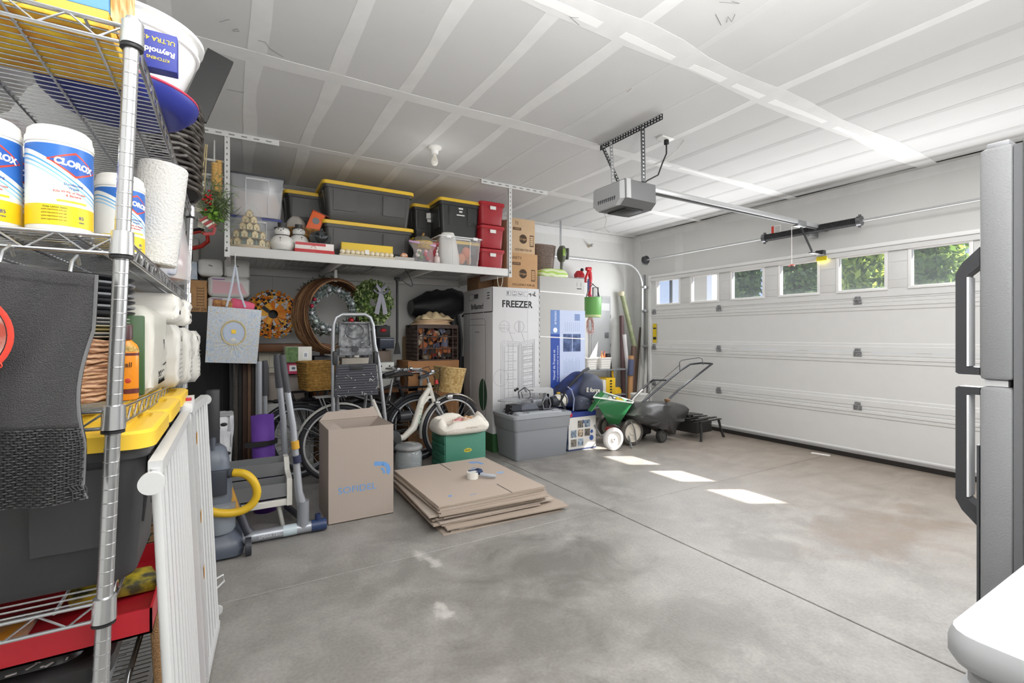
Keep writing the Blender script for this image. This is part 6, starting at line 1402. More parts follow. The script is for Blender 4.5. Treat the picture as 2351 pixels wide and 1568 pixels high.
# behind the ladder: shelf table with boxes, drill set etc
t, g = vbox('wooden_workbench', 'wooden bench behind the ladder carrying tool cases', 'bench', 720, 960, 893, 5.0, .5, mat('7d5334', .7, var=.1), v1=905, part='top')
w, d, h = t['_d']; zbch = g[3]
for sx in (-.47,.47):
    for yy in (-.2,.2): M().box(sx*w-.02,yy-.02,-g[2],sx*w+.02,yy+.02,0).build('leg', mat('6a4429', .7), t)
def onb(name, label, cat, u0, u1, v0, Yp, dep, hx, v1=None, z0=None, var=0): 
    return vbox(name, label, cat, u0, u1, v0, Yp, dep, mat(hx, .45, var=var), z0=zbch+.001 if z0 is None else z0, v1=v1)
t, g = onb('white_printer', 'white and grey machine with slots on the bench right of the ladder', 'machine', 862, 905, 832, 5.02, .3, 'd5d6d2')
w, d, h = t['_d']; M().box(-w*.42,-d/2-.003,h*.6,w*.42,-d/2,h*.64).box(-w*.42,-d/2-.003,h*.35,w*.42,-d/2,h*.38).build('slot', mat('5a5b5d', .5), t); m = M(); m.ball((-w*.2,-d/2,h*.85),.01,8); m.ball((w*.25,-d/2,h*.85),.01,8); m.build('button', mat('4a4b4d', .5), t)
t, g = onb('metal_bracket_box', 'silver rail with a red sticker lying beside the black handlebar', 'rail', 912, 970, 846, 4.95, .1, 'c9ccce', v1=856)
w, d, h = t['_d']; M().box(-w*.1,-d/2-.002,h*.2,w*.25,-d/2,h*.8).build('red_sticker', mat('d2553a', .5), t); o = M().box(-w/2,-d/2,zbch-g[2],-w/2+.03,d/2,0).box(w/2-.03,-d/2,zbch-g[2],w/2,d/2,0).build('stand', STEEL, t)
t, g = onb('tool_case', 'dark blue tool case on the wall right of the boxwood wreath', 'case', 872, 905, 776, 5.2, .25, '2e3647', v1=800)
w, d, h = t['_d']; M().box(-w*.45,-d/2-.004,h*.8,w*.45,-d/2,h*.9).build('trim', mat('8a93a5', .4), t); zc0 = g[2]
t2 = tag(M().cyl((0,0,0),(0,0,zc0-zbch),.02).build('case_stand', mat('3a2a22', .6)), 'dark post carrying the blue tool case', 'post', ((g[0]+g[1])/2,5.32,zbch))
t, g = onb('power_drill', 'black and red cordless tool above the dark blue tool case', 'power tool', 864, 896, 748, 5.22, .2, '26272b', v1=774)
w, d, h = t['_d']; M().ball((0,-d/2,h*.6),.035,12,(1,.4,.6)).build('red_shell', mat('c2262c', .4), t); M().cyl((-w*.3,-.05,h*.5),(-w*.9,-.05,h*.7),.02).build('chuck', STEEL, t); M().cbox((w*.3,-.02,h*.75),(.06,.12,.07),.01,(0,.6,0)).build('battery', mat('39445c', .4), t)
t, g = onb('cluttered_parts_box', 'open carton of grey and white parts on the bench seen through the ladder', 'box', 785, 850, 822, 5.0, .3, 'b9b2a6', var=.1)
w, d, h = t['_d']; 
for k in range(6): M().cbox((rr.uniform(-w*.4,w*.4),rr.uniform(-.1,.1),h+.02),(.08,.05,.05),.008,(rr.random(),rr.random(),rr.random()*3)).build('part', mat(['d8d6cf','4a4d57','8c9098'][k % 3], .5), t)
t, g = onb('dark_tool_roll', 'dark tool roll lying on the bench left of the ladder', 'tool roll', 722, 760, 818, 5.02, .25, '2d2e34')
t, g = onb('brown_bottle_bag', 'brown plastic sack slumped on the bench under the tool case', 'bag', 868, 898, 805, 5.3, .15, '7b6a5c')
# big dark panel things behind the bikes
t, g = vbox('dark_suitcase', 'dark grey suitcase standing on the floor behind the bicycles', 'suitcase', 760, 880, 925, 5.1, .25, mat('2e3036', .6))
w, d, h = t['_d']; M().tube([(-.06,-d/2-.02,h*.5),(-.06,-d/2-.05,h*.55),(.06,-d/2-.05,h*.55),(.06,-d/2-.02,h*.5)],.01,6).build('handle', BLACK, t)
t, g = vbox('cardboard_carton', 'large brown cardboard carton carrying the milk crate', 'box', 937, 1054, 828, 5.0, .42, mat('a9794f', .8, var=.05), part='carton')
w, d, h = t['_d']; M().box(-w/2,-.025,h-.0005,w/2,.025,h+.001).build('tape', mat('c9a880', .4), t); zcr = h
t, g = vbox('narrow_carton', 'narrow tall tan carton against the far wall left of the milk crate', 'box', 933, 965, 773, 5.4, .15, mat('a68a62', .8))
# milk crate
x0, x1 = X_(960,5.0), X_(1051,5.0); hc = Z_(1000,748,5.0)-zcr
t = thing('milk_crate', 'dark brown lattice milk crate stuffed with colourful pieces on the brown carton', 'crate', ((x0+x1)/2,5.21,zcr+.002)); w, d = x1-x0, .4
m = M()
for sy in (-1,1):
    for k in range(9): m.box(-w/2+w*k/8-.005,sy*d/2-.005,0,-w/2+w*k/8+.005,sy*d/2+.005,hc) if (sy > 0 or k in (0,8,1,7)) else m.box(-w/2+w*k/8-.0025,sy*d/2-.004,0,-w/2+w*k/8+.0025,sy*d/2+.004,hc)
    for k in range(4): m.box(-w/2,sy*d/2-.005,hc*k/3-.005*0,w/2,sy*d/2+.005,hc*k/3+.012)
for sx in (-1,1):
    for k in range(12): m.box(sx*w/2-.006,-d/2+d*k/11-.006,0,sx*w/2+.006,-d/2+d*k/11+.006,hc)
    for k in range(10): m.box(sx*w/2-.006,-d/2,hc*k/9-.004,sx*w/2+.006,d/2,hc*k/9+.008)
m.box(-w/2,-d/2,0,w/2,d/2,.008); m.box(-w/2-.008,-d/2-.008,hc-.03,w/2+.008,-d/2+.0,hc); m.build('crate', mat('47342c', .5), t, sm=0)
rr = random.Random(44)
m = M()
for k in range(130):
    m.mi = rr.randrange(6); m.cbox((rr.uniform(-w/2+.05,w/2-.05),rr.uniform(-d/2+.03,d/2-.04),rr.uniform(.03,hc-.05)),(rr.uniform(.03,.1),.01,rr.uniform(.03,.09)),.002,(rr.uniform(-.5,.5),rr.uniform(0,3),rr.uniform(-.5,.5)))
o = tag(m.build('crate_contents', [mat('c07a45', .6), mat('8c2f22', .5), mat('d9c8b0', .6), mat('2c2320', .6), mat('5b6480', .5), mat('a85a2e', .6)], sm=0), 'jumble of orange, red and cream pieces filling the milk crate', 'pieces', ((x0+x1)/2,5.21,zcr+.012)); o['kind'] = 'stuff'
t = blobbag('cream_blanket', 'crumpled cream blanket piled on the milk crate', 'blanket', ((x0+x1)/2+.0,5.2,zcr+hc+.004), w*.98, .38, .07, mat('e6c8a4', .8), 23, .1, .9, 'fold')
m = M(); rr = random.Random(5)
def crump(u, v): return ((u-.5)*w*.8+.02, (v-.5)*.3, .07+.10*(math.sin(PI*u)**.5)*(math.sin(PI*v)**.5)*(.75+.25*math.sin(u*13+v*5))+.02*math.sin(u*17)*math.sin(v*11))
m.grid(crump, 26, 16); m.build('fold', mat('e8d2a8', .7), t, sm=60, solid=.006)
x0, x1 = X_(952,5.3), X_(1070,5.3); zd = Z_(1000,735,5.3)
t = thing('duffel_bag', 'large black duffel bag slumped above and behind the milk crate', 'bag', ((x0+x1)/2,5.44,0)); w = x1-x0
zt_ = Z_(1010,668,5.3); m = M(); rings = []
for k in range(11):
    q = k/10; hh = (.5+.5*q); r1 = (zt_-zd)*(.62+.35*q)*(math.sin(PI*min(max(q,.04),.96))**.25)*.66*(1+.06*math.sin(k*2.7))
    rings.append([(-w/2+w*q, .13*math.cos(a), (zd+zt_)/2-.02+.07*q+r1*math.sin(a)*(1+.10*math.sin(3*a+k)+.05*math.sin(7*a+2*k))) for a in [2*PI*i/20 for i in range(20)]])
m.loft(rings); m.build('bag', mat('1c1d21', .4, bump=.5, bs=12), t, sm=60)
M().tube([(w*.42,-.1,zt_-.08),(w*.53,-.12,zt_-.12),(w*.55,-.1,zd+.12),(w*.45,-.1,zd+.05)], .012, 7).build('strap', BLACK, t)
m = M(); m.tube([(w*.33,.02,zd+.1),(w*.42,.0,1.2),(w*.40,0,.8),(w*.42,.0,.0)], [.09,.075,.06,.08], 12, flat=.8); m.build('hanging_end', mat('1a1b1e', .45), t, sm=60)
M().tube([(-w*.45,-.1,zd-.02),(-w*.62,-.14,zd-.08),(-w*.5,-.12,zd-.16),(-w*.4,-.1,zd-.1)], .014, 6).build('strap', BLACK, t)
t, g = vbox('black_board', 'flat black panel leaning between the brown carton and the freezer box', 'board', 1056, 1092, 818, 5.38, .04, mat('27282c', .5))
# ================================================================ RIGHT OF THE RACK
# --- freezer carton
x0, x1, y0, y1, h = 2.42, 3.02, 4.50, 5.24, 1.79
t = thing('freezer_carton', 'tall white cardboard carton printed FREEZER beside the milk crate', 'box', ((x0+x1)/2,(y0+y1)/2,0)); w, d = x1-x0, y1-y0
fzc = t.location.copy()
WC = mat('d6d6d8', .75, var=.015, vs=4)
M().box(-w/2,-d/2,0,w/2,d/2,h,.003).build('carton', WC, t)
M().box(-w/2-.0012,-d/2-.0012,0,w/2+.0012,d/2,.20).build('green_base_print', mat('35603a', .7), t)
LN = mat('77777d', .8); LNd = mat('4b4b50', .8)
fy = -d/2-.0008
text(t, 'FREEZER', .105, (.01,fy,h-.185), '-y', INK, off=.003, sx=.98)
m = M()
def ln(x_0,z_0,x_1,z_1,q=.003,face='y'):
    if face == 'y': m.beam((x_0,fy,z_0),(x_1,fy,z_1),.0012,q,(0,1,0)) if 0 else m.prism(linep(x_0,z_0,x_1,z_1,q), fy-.0004, fy+.0004)
    else: m.prism(linep(x_0,z_0,x_1,z_1,q), -w/2-.0014, -w/2-.0004, 'yz')
def linep(x_0,z_0,x_1,z_1,q):
    dx, dz = x_1-x_0, z_1-z_0; L = math.hypot(dx,dz) or 1; nx, nz = -dz/L*q/2, dx/L*q/2
    return [(x_0+nx,z_0+nz),(x_1+nx,z_1+nz),(x_1-nx,z_1-nz),(x_0-nx,z_0-nz)]
def poly(P, q=.003, face='y'):
    for a, b in zip(P, P[1:]): ln(*a, *b, q, face)
def circ(cx, cz, r, q=.003, n=26): poly([(cx+r*math.cos(2*PI*i/n), cz+r*math.sin(2*PI*i/n)) for i in range(n+1)], q)
for cx in (-.155, .035): circ(cx, 1.36, .062)
circ(-.20, .80, .09)
ln(-.21,1.375,-.10,1.37); ln(-.21,1.35,-.10,1.345); ln(-.21,1.335,-.10,1.33); ln(.03,1.42,.03,1.30,.006); ln(.045,1.42,.045,1.30)
ln(-.10,1.33,-.045,1.20); ln(.06,1.305,.105,1.195); ln(-.09,1.29,-.02,1.29); ln(.08,1.3,.15,1.3); ln(-.2,.84,-.2,.74,.005)
for k, e in enumerate((0,.018,.036,.05)):                       # open freezer drawing
    poly([(-.20+e,.25),(-.20+e,1.18-e),(-.17+e,1.2-e),(.04-e*.5,1.19-e),(.04-e*.5,.25)])
    poly([(.055+e*.6,.25),(.055+e*.6,1.185-e),(.24-e*.6,1.22-e),(.24-e*.6,.25)])
for k in range(8):
    z = 1.08-.1*k; ln(-.155,z,.0,z+.0,.005); ln(-.105,z,-.105,z+.09); ln(-.045,z,-.045,z+.09); ln(-.105,z+.03,-.045,z+.03); ln(-.105,z+.06,-.045,z+.06)
for k in range(24):
    z = 1.13-.036*k; ln(.085,z,.215,z+.012,.004 if k % 4 else .008)
    if k % 2: ln(.09,z+.014,.21,z+.026,.007)
m.build('line_drawing', mat('9a9aa0', .8), t, sm=0)
m = M()
for k in range(4):
    x = -.13+.075*k; poly([(x,1.70),(x+.055,1.70),(x+.055,1.75),(x,1.75),(x,1.70)], .002)
    if k == 0: ln(x+.02,1.71,x+.02,1.745,.01)
    elif k == 1: poly([(x+.02,1.735),(x+.028,1.745),(x+.036,1.735)]); ln(x+.01,1.712,x+.045,1.712,.006)
    elif k == 2: poly([(x+.01,1.735),(x+.022,1.715),(x+.035,1.715),(x+.045,1.73)], .006)
rr = random.Random(2)
for k in range(16): a = rr.uniform(-1,1); x = .15+rr.uniform(0,.09); z = 1.725+rr.uniform(-.02,.02); ln(x,z,x+.03*rr.uniform(-1,1),z+.03*rr.uniform(-1,1),.006)
m.build('handling_symbols', mat('3a3a3e', .8), t, sm=0)
text(t, 'Brilliantech', .085, (-w/2-.0008,0.0,h-.20), '-x', INK, off=.0015, sx=.85)
m = M(); ln(-d/2+.01,h-.27,d/2-.01,h-.27,.012,'x'); ln(-d/2,h-.01,-d/2+.0,h-.27,.01,'x')
poly([(-.2,.35),(-.2,1.42),(-.17,1.45),(.2,1.45),(.22,1.42),(.22,.35)], .004, 'x'); ln(-.2,1.38,.22,1.38,.004,'x'); ln(-.05,1.3,.06,1.3,.006,'x')
for k in range(3): ln(-.3,h-.06-.03*k,-.24,h-.06-.03*k,.01,'x')
poly([(.1,h-.12),(.1,h-.05),(.22,h-.05),(.22,h-.12),(.1,h-.12)], .004, 'x'); ln(-.02,h-.08,.08,h-.08,.05,'x')
m.build('side_drawing', LNd, t, sm=0)
m = M(); n = 30; vs = [( -w/2-.0012, -.14+.1*math.cos(2*PI*i/n), .60+.18*math.sin(2*PI*i/n)) for i in range(n)]; m.add(vs, [tuple(range(n))]); m.build('green_oval', mat('2f5a42', .7), t, sm=0)
m = M(); m.box(.06,fy-.001,.05,.12,fy+.0006,.15); m.build('label', mat('c9cfc6', .7), t); M().box(.068,fy-.0016,.058,.112,fy-.0008,.142).build('label_inner', mat('35603a', .7), t)
m = M()
for x in (-.14,.15): m.box(x-.004,-d/2-.002,.0,x+.004,-d/2-.0012,h+.001)
for y in (-.16,.17): m.box(-w/2-.003,y-.004,.0,-w/2-.0018,y+.004,h+.001)
m.build('plastic_strap', mat('eff0f2', .3, alpha=.8), t, sm=0)
rr = random.Random(4); m = M()
for k in range(26): m.cbox((w/2-.002,-d/2+.0,h-.06-k*.065),(.012,.012,.05*rr.uniform(.5,1)),.004)
m.build('torn_edge', mat('f0f0f0', .8), t)
# --- grey foam-like tall box with the blue panel
x0, x1, y0, y1, h = 3.045, 3.70, 4.52, 5.15, 1.95
t = thing('blue_label_carton', 'tall grey carton with a blue striped label panel right of the freezer carton', 'box', ((x0+x1)/2,(y0+y1)/2,0)); w, d = x1-x0, y1-y0; fy = -d/2-.0008
M().box(-w/2,-d/2,0,w/2,d/2,h,.004).build('carton', mat('c3c2bf', .8, var=.015, vs=4), t)
X__ = lambda u: X_(u, y0)-(x0+x1)/2
xa, xb, xc = X__(1264), X__(1285), X__(1343)
M().box(xa,fy-.001,.25,xb,fy,1.56).build('blue_stripe', mat('2f4fa8', .6), t); M().box(xa,fy-.0014,1.28,xb,fy-.0008,1.56).build('pale_stripe', mat('6c8cc8', .6), t)
M().box(xb,fy-.001,.25,xc,fy,1.56).build('pale_panel', mat('c6d2ee', .6), t)
text(t, 'artesian', .05, ((xa+xb)/2,fy-.0018,1.47), '-y', mat('e8edf8', .6), roll=PI/2)
text(t, 'Novel de France et', .045, (xa+.05,fy-.0018,.92), '-y', mat('e8edf8', .6), roll=PI/2); text(t, 'Vital antimicrobial to humans', .036, (xa+.10,fy-.0018,.93), '-y', mat('cfd9ee', .6), roll=PI/2)
text(t, 'Environment de', .045, (xa+.05,fy-.0018,.5), '-y', mat('e8edf8', .6), roll=PI/2)
M().lathe([(.001,fy-.002),(.03,fy-.002)], ((xa+xb)/2,0,1.325), 20, 'y').build('round_logo', mat('eef2fa', .6), t)
m = M(); NAV = mat('2c3f6e', .6)
for qa in ((xb+.05,1.07,xb+.18,1.28),(xb+.19,1.07,xb+.31,1.28),(xb+.05,.45,xb+.31,.66)): M().box(qa[0],fy-.002,qa[1],qa[2],fy-.001,qa[3]).build('photo_block', mat('33456f', .6, c2='5f74a4', vs=14), t, sm=0)
m = M(); m.box(xb+.22,fy-.002,1.44,xb+.3,fy-.001,1.52); m.build('small_block', mat('7f95c4', .6), t)
m = M(); rr = random.Random(3)
for k in range(14): x = xb+.06+.018*k; m.box(x,fy-.0016,.80+rr.uniform(0,.04),x+.003,fy-.001,1.0-rr.uniform(0,.06))
for k in range(8): x = xb+.08+.03*k; m.box(x,fy-.0016,1.31,x+.003,fy-.001,1.42)
m.build('fine_print', mat('8b9cc2', .6), t, sm=0)
m = M(); q = h-.10; m.box(x1-(x0+x1)/2-.12,fy-.0012,q-.03,x1-(x0+x1)/2-.05,fy-.0004,q-.02); m.box(x1-(x0+x1)/2-.12,fy-.0012,q,x1-(x0+x1)/2-.117,fy-.0004,q+.05).box(x1-(x0+x1)/2-.06,fy-.0012,q,x1-(x0+x1)/2-.057,fy-.0004,q+.05); m.build('corner_mark', LNd, t)
for z, dz in ((1.77,-.015),(1.25,-.03),(.62,.03)):
  m = M(); m.beam((-w/2-.01,fy-.002,z),(w/2+.0,fy-.002,z+dz),.004,.011,(0,1,0)) if 0 else m.add([(-w/2,fy-.003,z-.006),(w/2,fy-.003,z+dz-.006),(w/2,fy-.003,z+dz+.006),(-w/2,fy-.003,z+.006)], [(0,1,2,3)])
  m.build('plastic_strap', mat('f1f1f1', .3), t, sm=0)
top2 = h; t2c = ((x0+x1)/2,(y0+y1)/2)
# --- grocery cartons on the freezer carton
KB = mat('c29a70', .8, var=.03, vs=12)
def grocery(label, u0, u1, v0, z0, Yp, dep, words, group, hx='c29a70'):
    x0, x1 = X_(u0,Yp), X_(u1,Yp); h = Z_((u0+u1)/2,v0,Yp)-z0
    t = thing('grocery_carton', label, 'box', ((x0+x1)/2,Yp+dep/2,z0), 0, group); w = x1-x0
    M().box(-w/2,-dep/2,0,w/2,dep/2,h,.002).build('carton', mat(hx, .8, var=.03, vs=12), t)
    fy = -dep/2-.0008; s = .9
    m = M(); m.lathe([(.001,fy-.0004),(.052,fy-.0004)], (-.0,0,h*.42), 24, 'y'); m.build('round_logo', mat('4b3a2c', .8), t)
    text(t, 'Kroger', .036, (0,fy-.0012,h*.42), '-y', mat('c8a27a', .8))
    m = M(); rx = w*.28
    m.box(rx,fy-.0004,h*.22,rx+.004,fy+.0004,h*.52).box(rx+.05,fy-.0004,h*.22,rx+.054,fy+.0004,h*.52)
    for k in range(6): m.box(rx,fy-.0004,h*(.22+.06*k),rx+.054,fy+.0004,h*(.22+.06*k)+(.012 if k in (0,5) else .004))
    m.box(-w*.42,fy-.0004,h*.66,-w*.08,fy+.0004,h*.74); m.build('print_block', mat('5a4636', .8), t, sm=0)
    text(t, words[0], .045, (-w*.26,fy,h*.86), '-y', mat('5a4636', .8)); text(t, words[1], .022, (-w*.25,fy-.0016,h*.70), '-y', mat('c8a27a', .8)); text(t, words[2], .034, (w*.02,fy,h*.10), '-y', mat('4b3a2c', .8), sx=.9)
    return (x0,x1,h)
g1 = grocery('lower brown grocery carton with round dark logo on the freezer carton', 1166, 1234, 582, 1.7915, 4.54, .34, ('VARIETY', 'ECONOMIC', 'EXCLUSIVELY FOR US'), 'printed cartons on the freezer carton')
g2 = grocery('upper brown grocery carton marked 72 at the top of the stack', 1173, 1228, 503, 1.7915+g1[2]+.001, 4.55, .32, ('72', 'COUNT', 'DISTRIBUTED BY'), 'printed cartons on the freezer carton', 'c9ac8a')
o = tag(M().prism([(-.14,0),(.14,0),(.10,.03),(-.0,.055)], -.002, .002).build('open_flap', mat('8f6c4b', .8)), 'dark raised flap on top of the upper grocery carton', 'flap', ((g2[0]+g2[1])/2+.02, 4.7, 1.7915+g1[2]+g2[2]+.001)) if 0 else None
t, g = vbox('brown_carton', 'brown carton lying behind the lower grocery carton on the freezer carton', 'box', 1098, 1240, 632, 4.92, .3, mat('8f6e50', .8), z0=1.7915, part='carton')
t, g = vbox('tall_brown_carton', 'darker brown carton standing behind the upper grocery carton', 'box', 1140, 1176, 505, 4.95, .25, mat('7b4f38', .8), z0=g[3]+.001, part='carton')
# --- woven tub, green bag and hedge trimmer on the tall grey carton
zt2 = top2+.001
t, m = wicker('woven_tub', 'dark brown perforated plastic tub on top of the tall grey carton', 'tub', (3.27,4.86,zt2+.10), .36, .3, .30, mat('5f4b40', .5, c2='8b7a6e', vs=80), taper=.85)
m.bm.free()
m = M(); m.loft([m.rr(.29,.24,.05,.0), m.rr(.33,.27,.05,.28)]); m.build('inner_shell', mat('54423a', .6), t)
t = thing('green_bag', 'lime green and clear packet lying on the tall grey carton under the woven tub', 'bag', (3.30,4.72,zt2))
m = M(); m.loft([m.rr(.42*q,.3,.05,z,5) for z, q in ((0,.85),(.02,1),(.05,1),(.09,.8),(.1,.6))]); m.build('packet', mat('a9d04a', .4, c2='e4e8c8', wave=(6,'Z',4)), t, sm=60)
t = thing('hedge_trimmer', 'grey green power tool head standing on its handle beside the woven tub', 'power tool', (W(1290,600,Y=4.75).x,4.75,zt2))
m = M(); m.tube([(0,0,0),(0,0,.02),(0,0,.04),(-.005,0,.15),(.0,0,.24)], [.04,.045,.02,.018,.022], 12); m.build('handle', mat('6a6a62', .4), t)
m = M(); m.loft([m.rr(.05*q,.09*q,.015,z) for z, q in ((.22,.7),(.26,1.3),(.33,1.5),(.38,1.3),(.42,.8))]); m.T = Matrix(); m.build('head', mat('6b6f62', .35), t, sm=50)
M().cbox((-.02,-.07,.33),(.04,.012,.09),.005).build('green_inset', mat('7fa03a', .4), t); M().cbox((.045,-.05,.32),(.03,.05,.14),.01).build('battery', mat('4d4f48', .4), t)
# --- red hanging things, green bucket, wall items
wl = 5.595
p = W(1340,640,Y=5.35)
t = thing('red_bar_clamp', 'red cast clamp arm hooked high beside the grey carton', 'clamp', W(1350,625,Y=5.3))
m = M(); m.tube([(.0,0,.03),(.03,0,.0),(.045,0,-.08),(.035,0,-.2),(.03,0,-.3),(.02,0,-.34)], [.022,.03,.026,.024,.022,.03], 10); m.tube([(-.03,0,.045),(.05,0,.05)], .028, 10); m.tube([(0,0,.0),(-.04,0,-.08),(-.05,0,-.15)], .018, 8); m.build('arm', mat('c8202c', .35), t, sm=60)
M().tube([(-.02,-.03,-.1),(-.02,-.03,-.28)], .012, 8).build('spindle', mat('3d4c8a', .4), t); M().ball((.02,-.03,-.35),.03).build('knob', mat('d85a80', .4), t); M().cbox((-.03,.15,-.1),(.02,.3,.03)).build('bracket', STEEL, t)
t = thing('red_fuel_can', 'red rounded container with a black cap peeping over the grey carton', 'container', (W(1330,635,Y=5.45).x,5.45,Z_(1330,638,5.45)))
m = M(); m.loft([m.rr(.14,.1,.03,0), m.rr(.15,.1,.03,.05), m.rr(.08,.06,.02,.10)]); m.build('can', mat('b8242c', .4), t, sm=50); M().ball((.05,0,.12),.026).build('cap', BLACK, t); M().box(-.08,-.05,-.014,.08,.148,0,.003).build('wall_bracket', STEEL, t)
c = W(1361,706,Y=5.2); t = thing('green_bucket', 'light green bucket with black handle hanging beside the grey carton', 'bucket', (c.x,5.2,Z_(1361,728,5.2)))
hb = Z_(1361,684,5.2)-Z_(1361,728,5.2); m = M(); m.lathe([(.001,0),(.105,0),(.115,.03),(.125,hb),(.131,hb),(.131,hb+.008),(.12,hb+.008),(.10,.01),(.001,.01)], seg=36); m.build('bucket', mat('6fae5c', .4), t); M().lathe([(.105,-.002),(.112,-.002),(.118,.03),(.113,.032)], seg=36, cap=False).build('pale_base', mat('c9d8a0', .4), t)
M().tube([(-.12,0,hb),(-.10,-.02,hb+.12),(-.02,-.02,hb+.19),(.07,-.02,hb+.14),(.125,0,hb)], .006, 7).build('handle', BLACK, t)
M().tube([(-.0,-.02,hb+.19),(0,.1,hb+.24),(0,.39,hb+.24)], .006, 6).build('wall_hook', STEEL, t)
t = thing('wall_frame_hook', 'small black square bracket behind the green bucket', 'bracket', W(1366,670,Y=5.56))
M().tube([(-.04,0,-.1),(-.04,0,.06),(.06,0,.07),(.06,0,-.1)], .01, 6).build('bracket', mat('303235', .5), t)
# breaker panel
x0, x1 = X_(1352,wl), X_(1401,wl); z0, z1 = Z_(1390,846,wl), Z_(1390,680,wl)
t = thing('electrical_panel', 'flush grey electrical panel door on the far wall behind the green bucket', 'panel', ((x0+x1)/2,wl,z0)); w, h = x1-x0, z1-z0
M().box(-w/2,-.012,0,w/2,.004,h,.003).build('frame', mat('b9babb', .45), t); M().box(-w/2+.03,-.02,.03,w/2-.015,-.012,h-.03,.003).build('door', mat('aeb0b2', .4), t); M().box(w*.2,-.026,h*.42,w*.38,-.02,h*.5,.002).build('latch', mat('66686b', .4), t)
M().box(-w*.1,-.0215,h*.8,w*.42,-.0205,h*.9).build('label', mat('d9dadb', .6), t)
for z in (.3,.7): M().box(w/2-.015,-.024,h*z,w/2-.005,-.012,h*z+.05).build('hinge', STEEL, t)
c = W(1352,775,Y=5.3)
t = tag(M().add([(0,0,0),(.34,.0,.30),(.36,.02,-.0),(.16,.0,-.22),(.02,0,-.2)], [(0,1,2,3,4)])[0] and None, '', '') if 0 else None
m = M(); m.add([(0,0,-.02),(.17,.0,.24),(.15,.02,-.04),(.08,.0,-.16),(.0,0,-.16)], [(0,1,2,3,4)]); t = tag(m.build('white_paper', mat('f7f7f5', .6), sm=0, solid=.003), 'folded bright white sheet standing behind the small craft baskets', 'paper', (c.x,5.30,Z_(1395,848,5.15)+.162))
rr = random.Random(6); c = W(1353,745,Y=5.45); pts = []
for k in range(70): a = k*.9; pts.append((.055*math.cos(a)+rr.uniform(-.01,.01), -.02+rr.uniform(-.02,.02), .11*math.sin(a)+rr.uniform(-.02,.02)-.0005*k))
t = tag(M().tube(spline([Vector(p) for p in pts], 4), .003, 5).build('extension_cord', mat('b5473f', .6, c2='e8d8d4', vs=60)), 'coiled red and white cord hanging below the green bucket', 'cord', c)
# --- small metal shelf in the corner
Ys = 5.15
x0, x1 = X_(1343,Ys), X_(1440,Ys); zs = Z_(1400,848,Ys); zs2 = Z_(1420,905,Ys)
t = thing('metal_shelf', 'small grey metal shelf unit in the corner with craft baskets and yellow tool case', 'shelving', ((x0+x1)/2,Ys+.17,0)); w = x1-x0
for z in (zs, zs2, .25): M().box(-w/2,-.17,z-.02,w/2,.17,z,.003).build('shelf_board', mat('8b8f94', .4, .4), t)
for sx in (-1,1):
    for sy in (-1,1): M().box(sx*(w/2-.012)-.012,sy*.16-.012,0,sx*(w/2-.012)+.012,sy*.16+.012,zs,.002).build('upright', mat('6d7076', .4, .5), t)
sx0 = (x0+x1)/2
def cbasket(label, u, wd, items, seed):
    x = X_(u,Ys); t = thing('craft_basket', label, 'basket', (x,Ys+.12,zs+.001), 0, 'small white baskets of craft bottles'); h = .16; m = M()
    m.loft([m.rr(wd*.85,.18,.02,.003), m.rr(wd*.97,.21,.02,h)]); m.build('liner', mat('eeebe6', .5), t)
    m = M()
    for k in range(5): m.tube(m.rr(wd*(.88+.024*k),.19+.005*k,.02,.02+k*.032), .004, 5, cyc=True)
    base = m.rr(1,1,.1,0,3)
    for p in base: m.cyl((p.x*wd*.86,p.y*.185,.0),(p.x*wd*.98,p.y*.212,h),.003,seg=4)
    m.tube(m.rr(wd,.22,.02,h), .008, 6, cyc=True); m.build('lattice', mat('f2f0ec', .5), t)
    rr = random.Random(seed)
    for k in range(items):
        px = rr.uniform(-wd*.35,wd*.35); py = rr.uniform(-.06,.06); hh = rr.uniform(.18,.28); m = M(); m.lathe([(.001,.01),(.02,.01),(.02,hh*.7),(.008,hh*.85),(.008,hh),(.001,hh)], (px,py,0), 12); o = m.build('bottle', mat(rr.choice(['e8e2d8','cfd3da','c77a4a','f0efe8','9a4a44']), .35), t)
        if k == 0: M().cyl((px,py,hh),(px,py,hh+.05),.012).build('dark_cap', BLACK, o)
    return t
cbasket('left white craft basket with red items on the metal shelf', 1362, .20, 4, 1); cbasket('right white lattice craft basket with small bottles on the metal shelf', 1393, .22, 5, 2)
t = thing('black_cone', 'tall black tapered tub standing at the right end of the metal shelf', 'tub', (X_(1411,Ys),Ys+.14,zs+.001)); M().lathe([(.001,0),(.06,0),(.036,.22),(.03,.22),(.001,.2)], seg=20).build('tub', mat('29292b', .4), t)
t, g = vbox('yellow_case', 'yellow and white tool case on the lower board of the metal shelf', 'case', 1392, 1413, 868, Ys-.0, .25, mat('eac02a', .4), z0=zs2+.001)
w, d, h = t['_d']; M().box(-w/2-.06,-d/2+.0,.01,-w/2,d/2,h-.02,.01).build('white_half', mat('dedcd6', .4), t)
m = M()
for k in range(5): m.cbox((.0,-d/2-.002,h*(.15+.17*k)),(.035,.006,.02))
m.build('vent', BLACK, t)
t = thing('yellow_power_tool', 'yellow power tool with black parts next to the yellow case', 'power tool', (X_(1425,Ys),Ys+.1,zs2+.001))
m = M(); m.loft([m.rr(.16,.10,.03,z) for z in (0,.05)]+[m.rr(.11,.08,.03,.09)]); m.build('body', mat('e6b81f', .4), t, sm=50); M().tube([(-.04,0,.08),(-.05,0,.2),(-.07,0,.30),(-.06,0,.37)], [.02,.017,.016,.022], 8).build('handle', mat('e6b81f', .4), t); M().cyl((.05,0,.05),(.1,0,.05),.03).build('motor', BLACK, t)
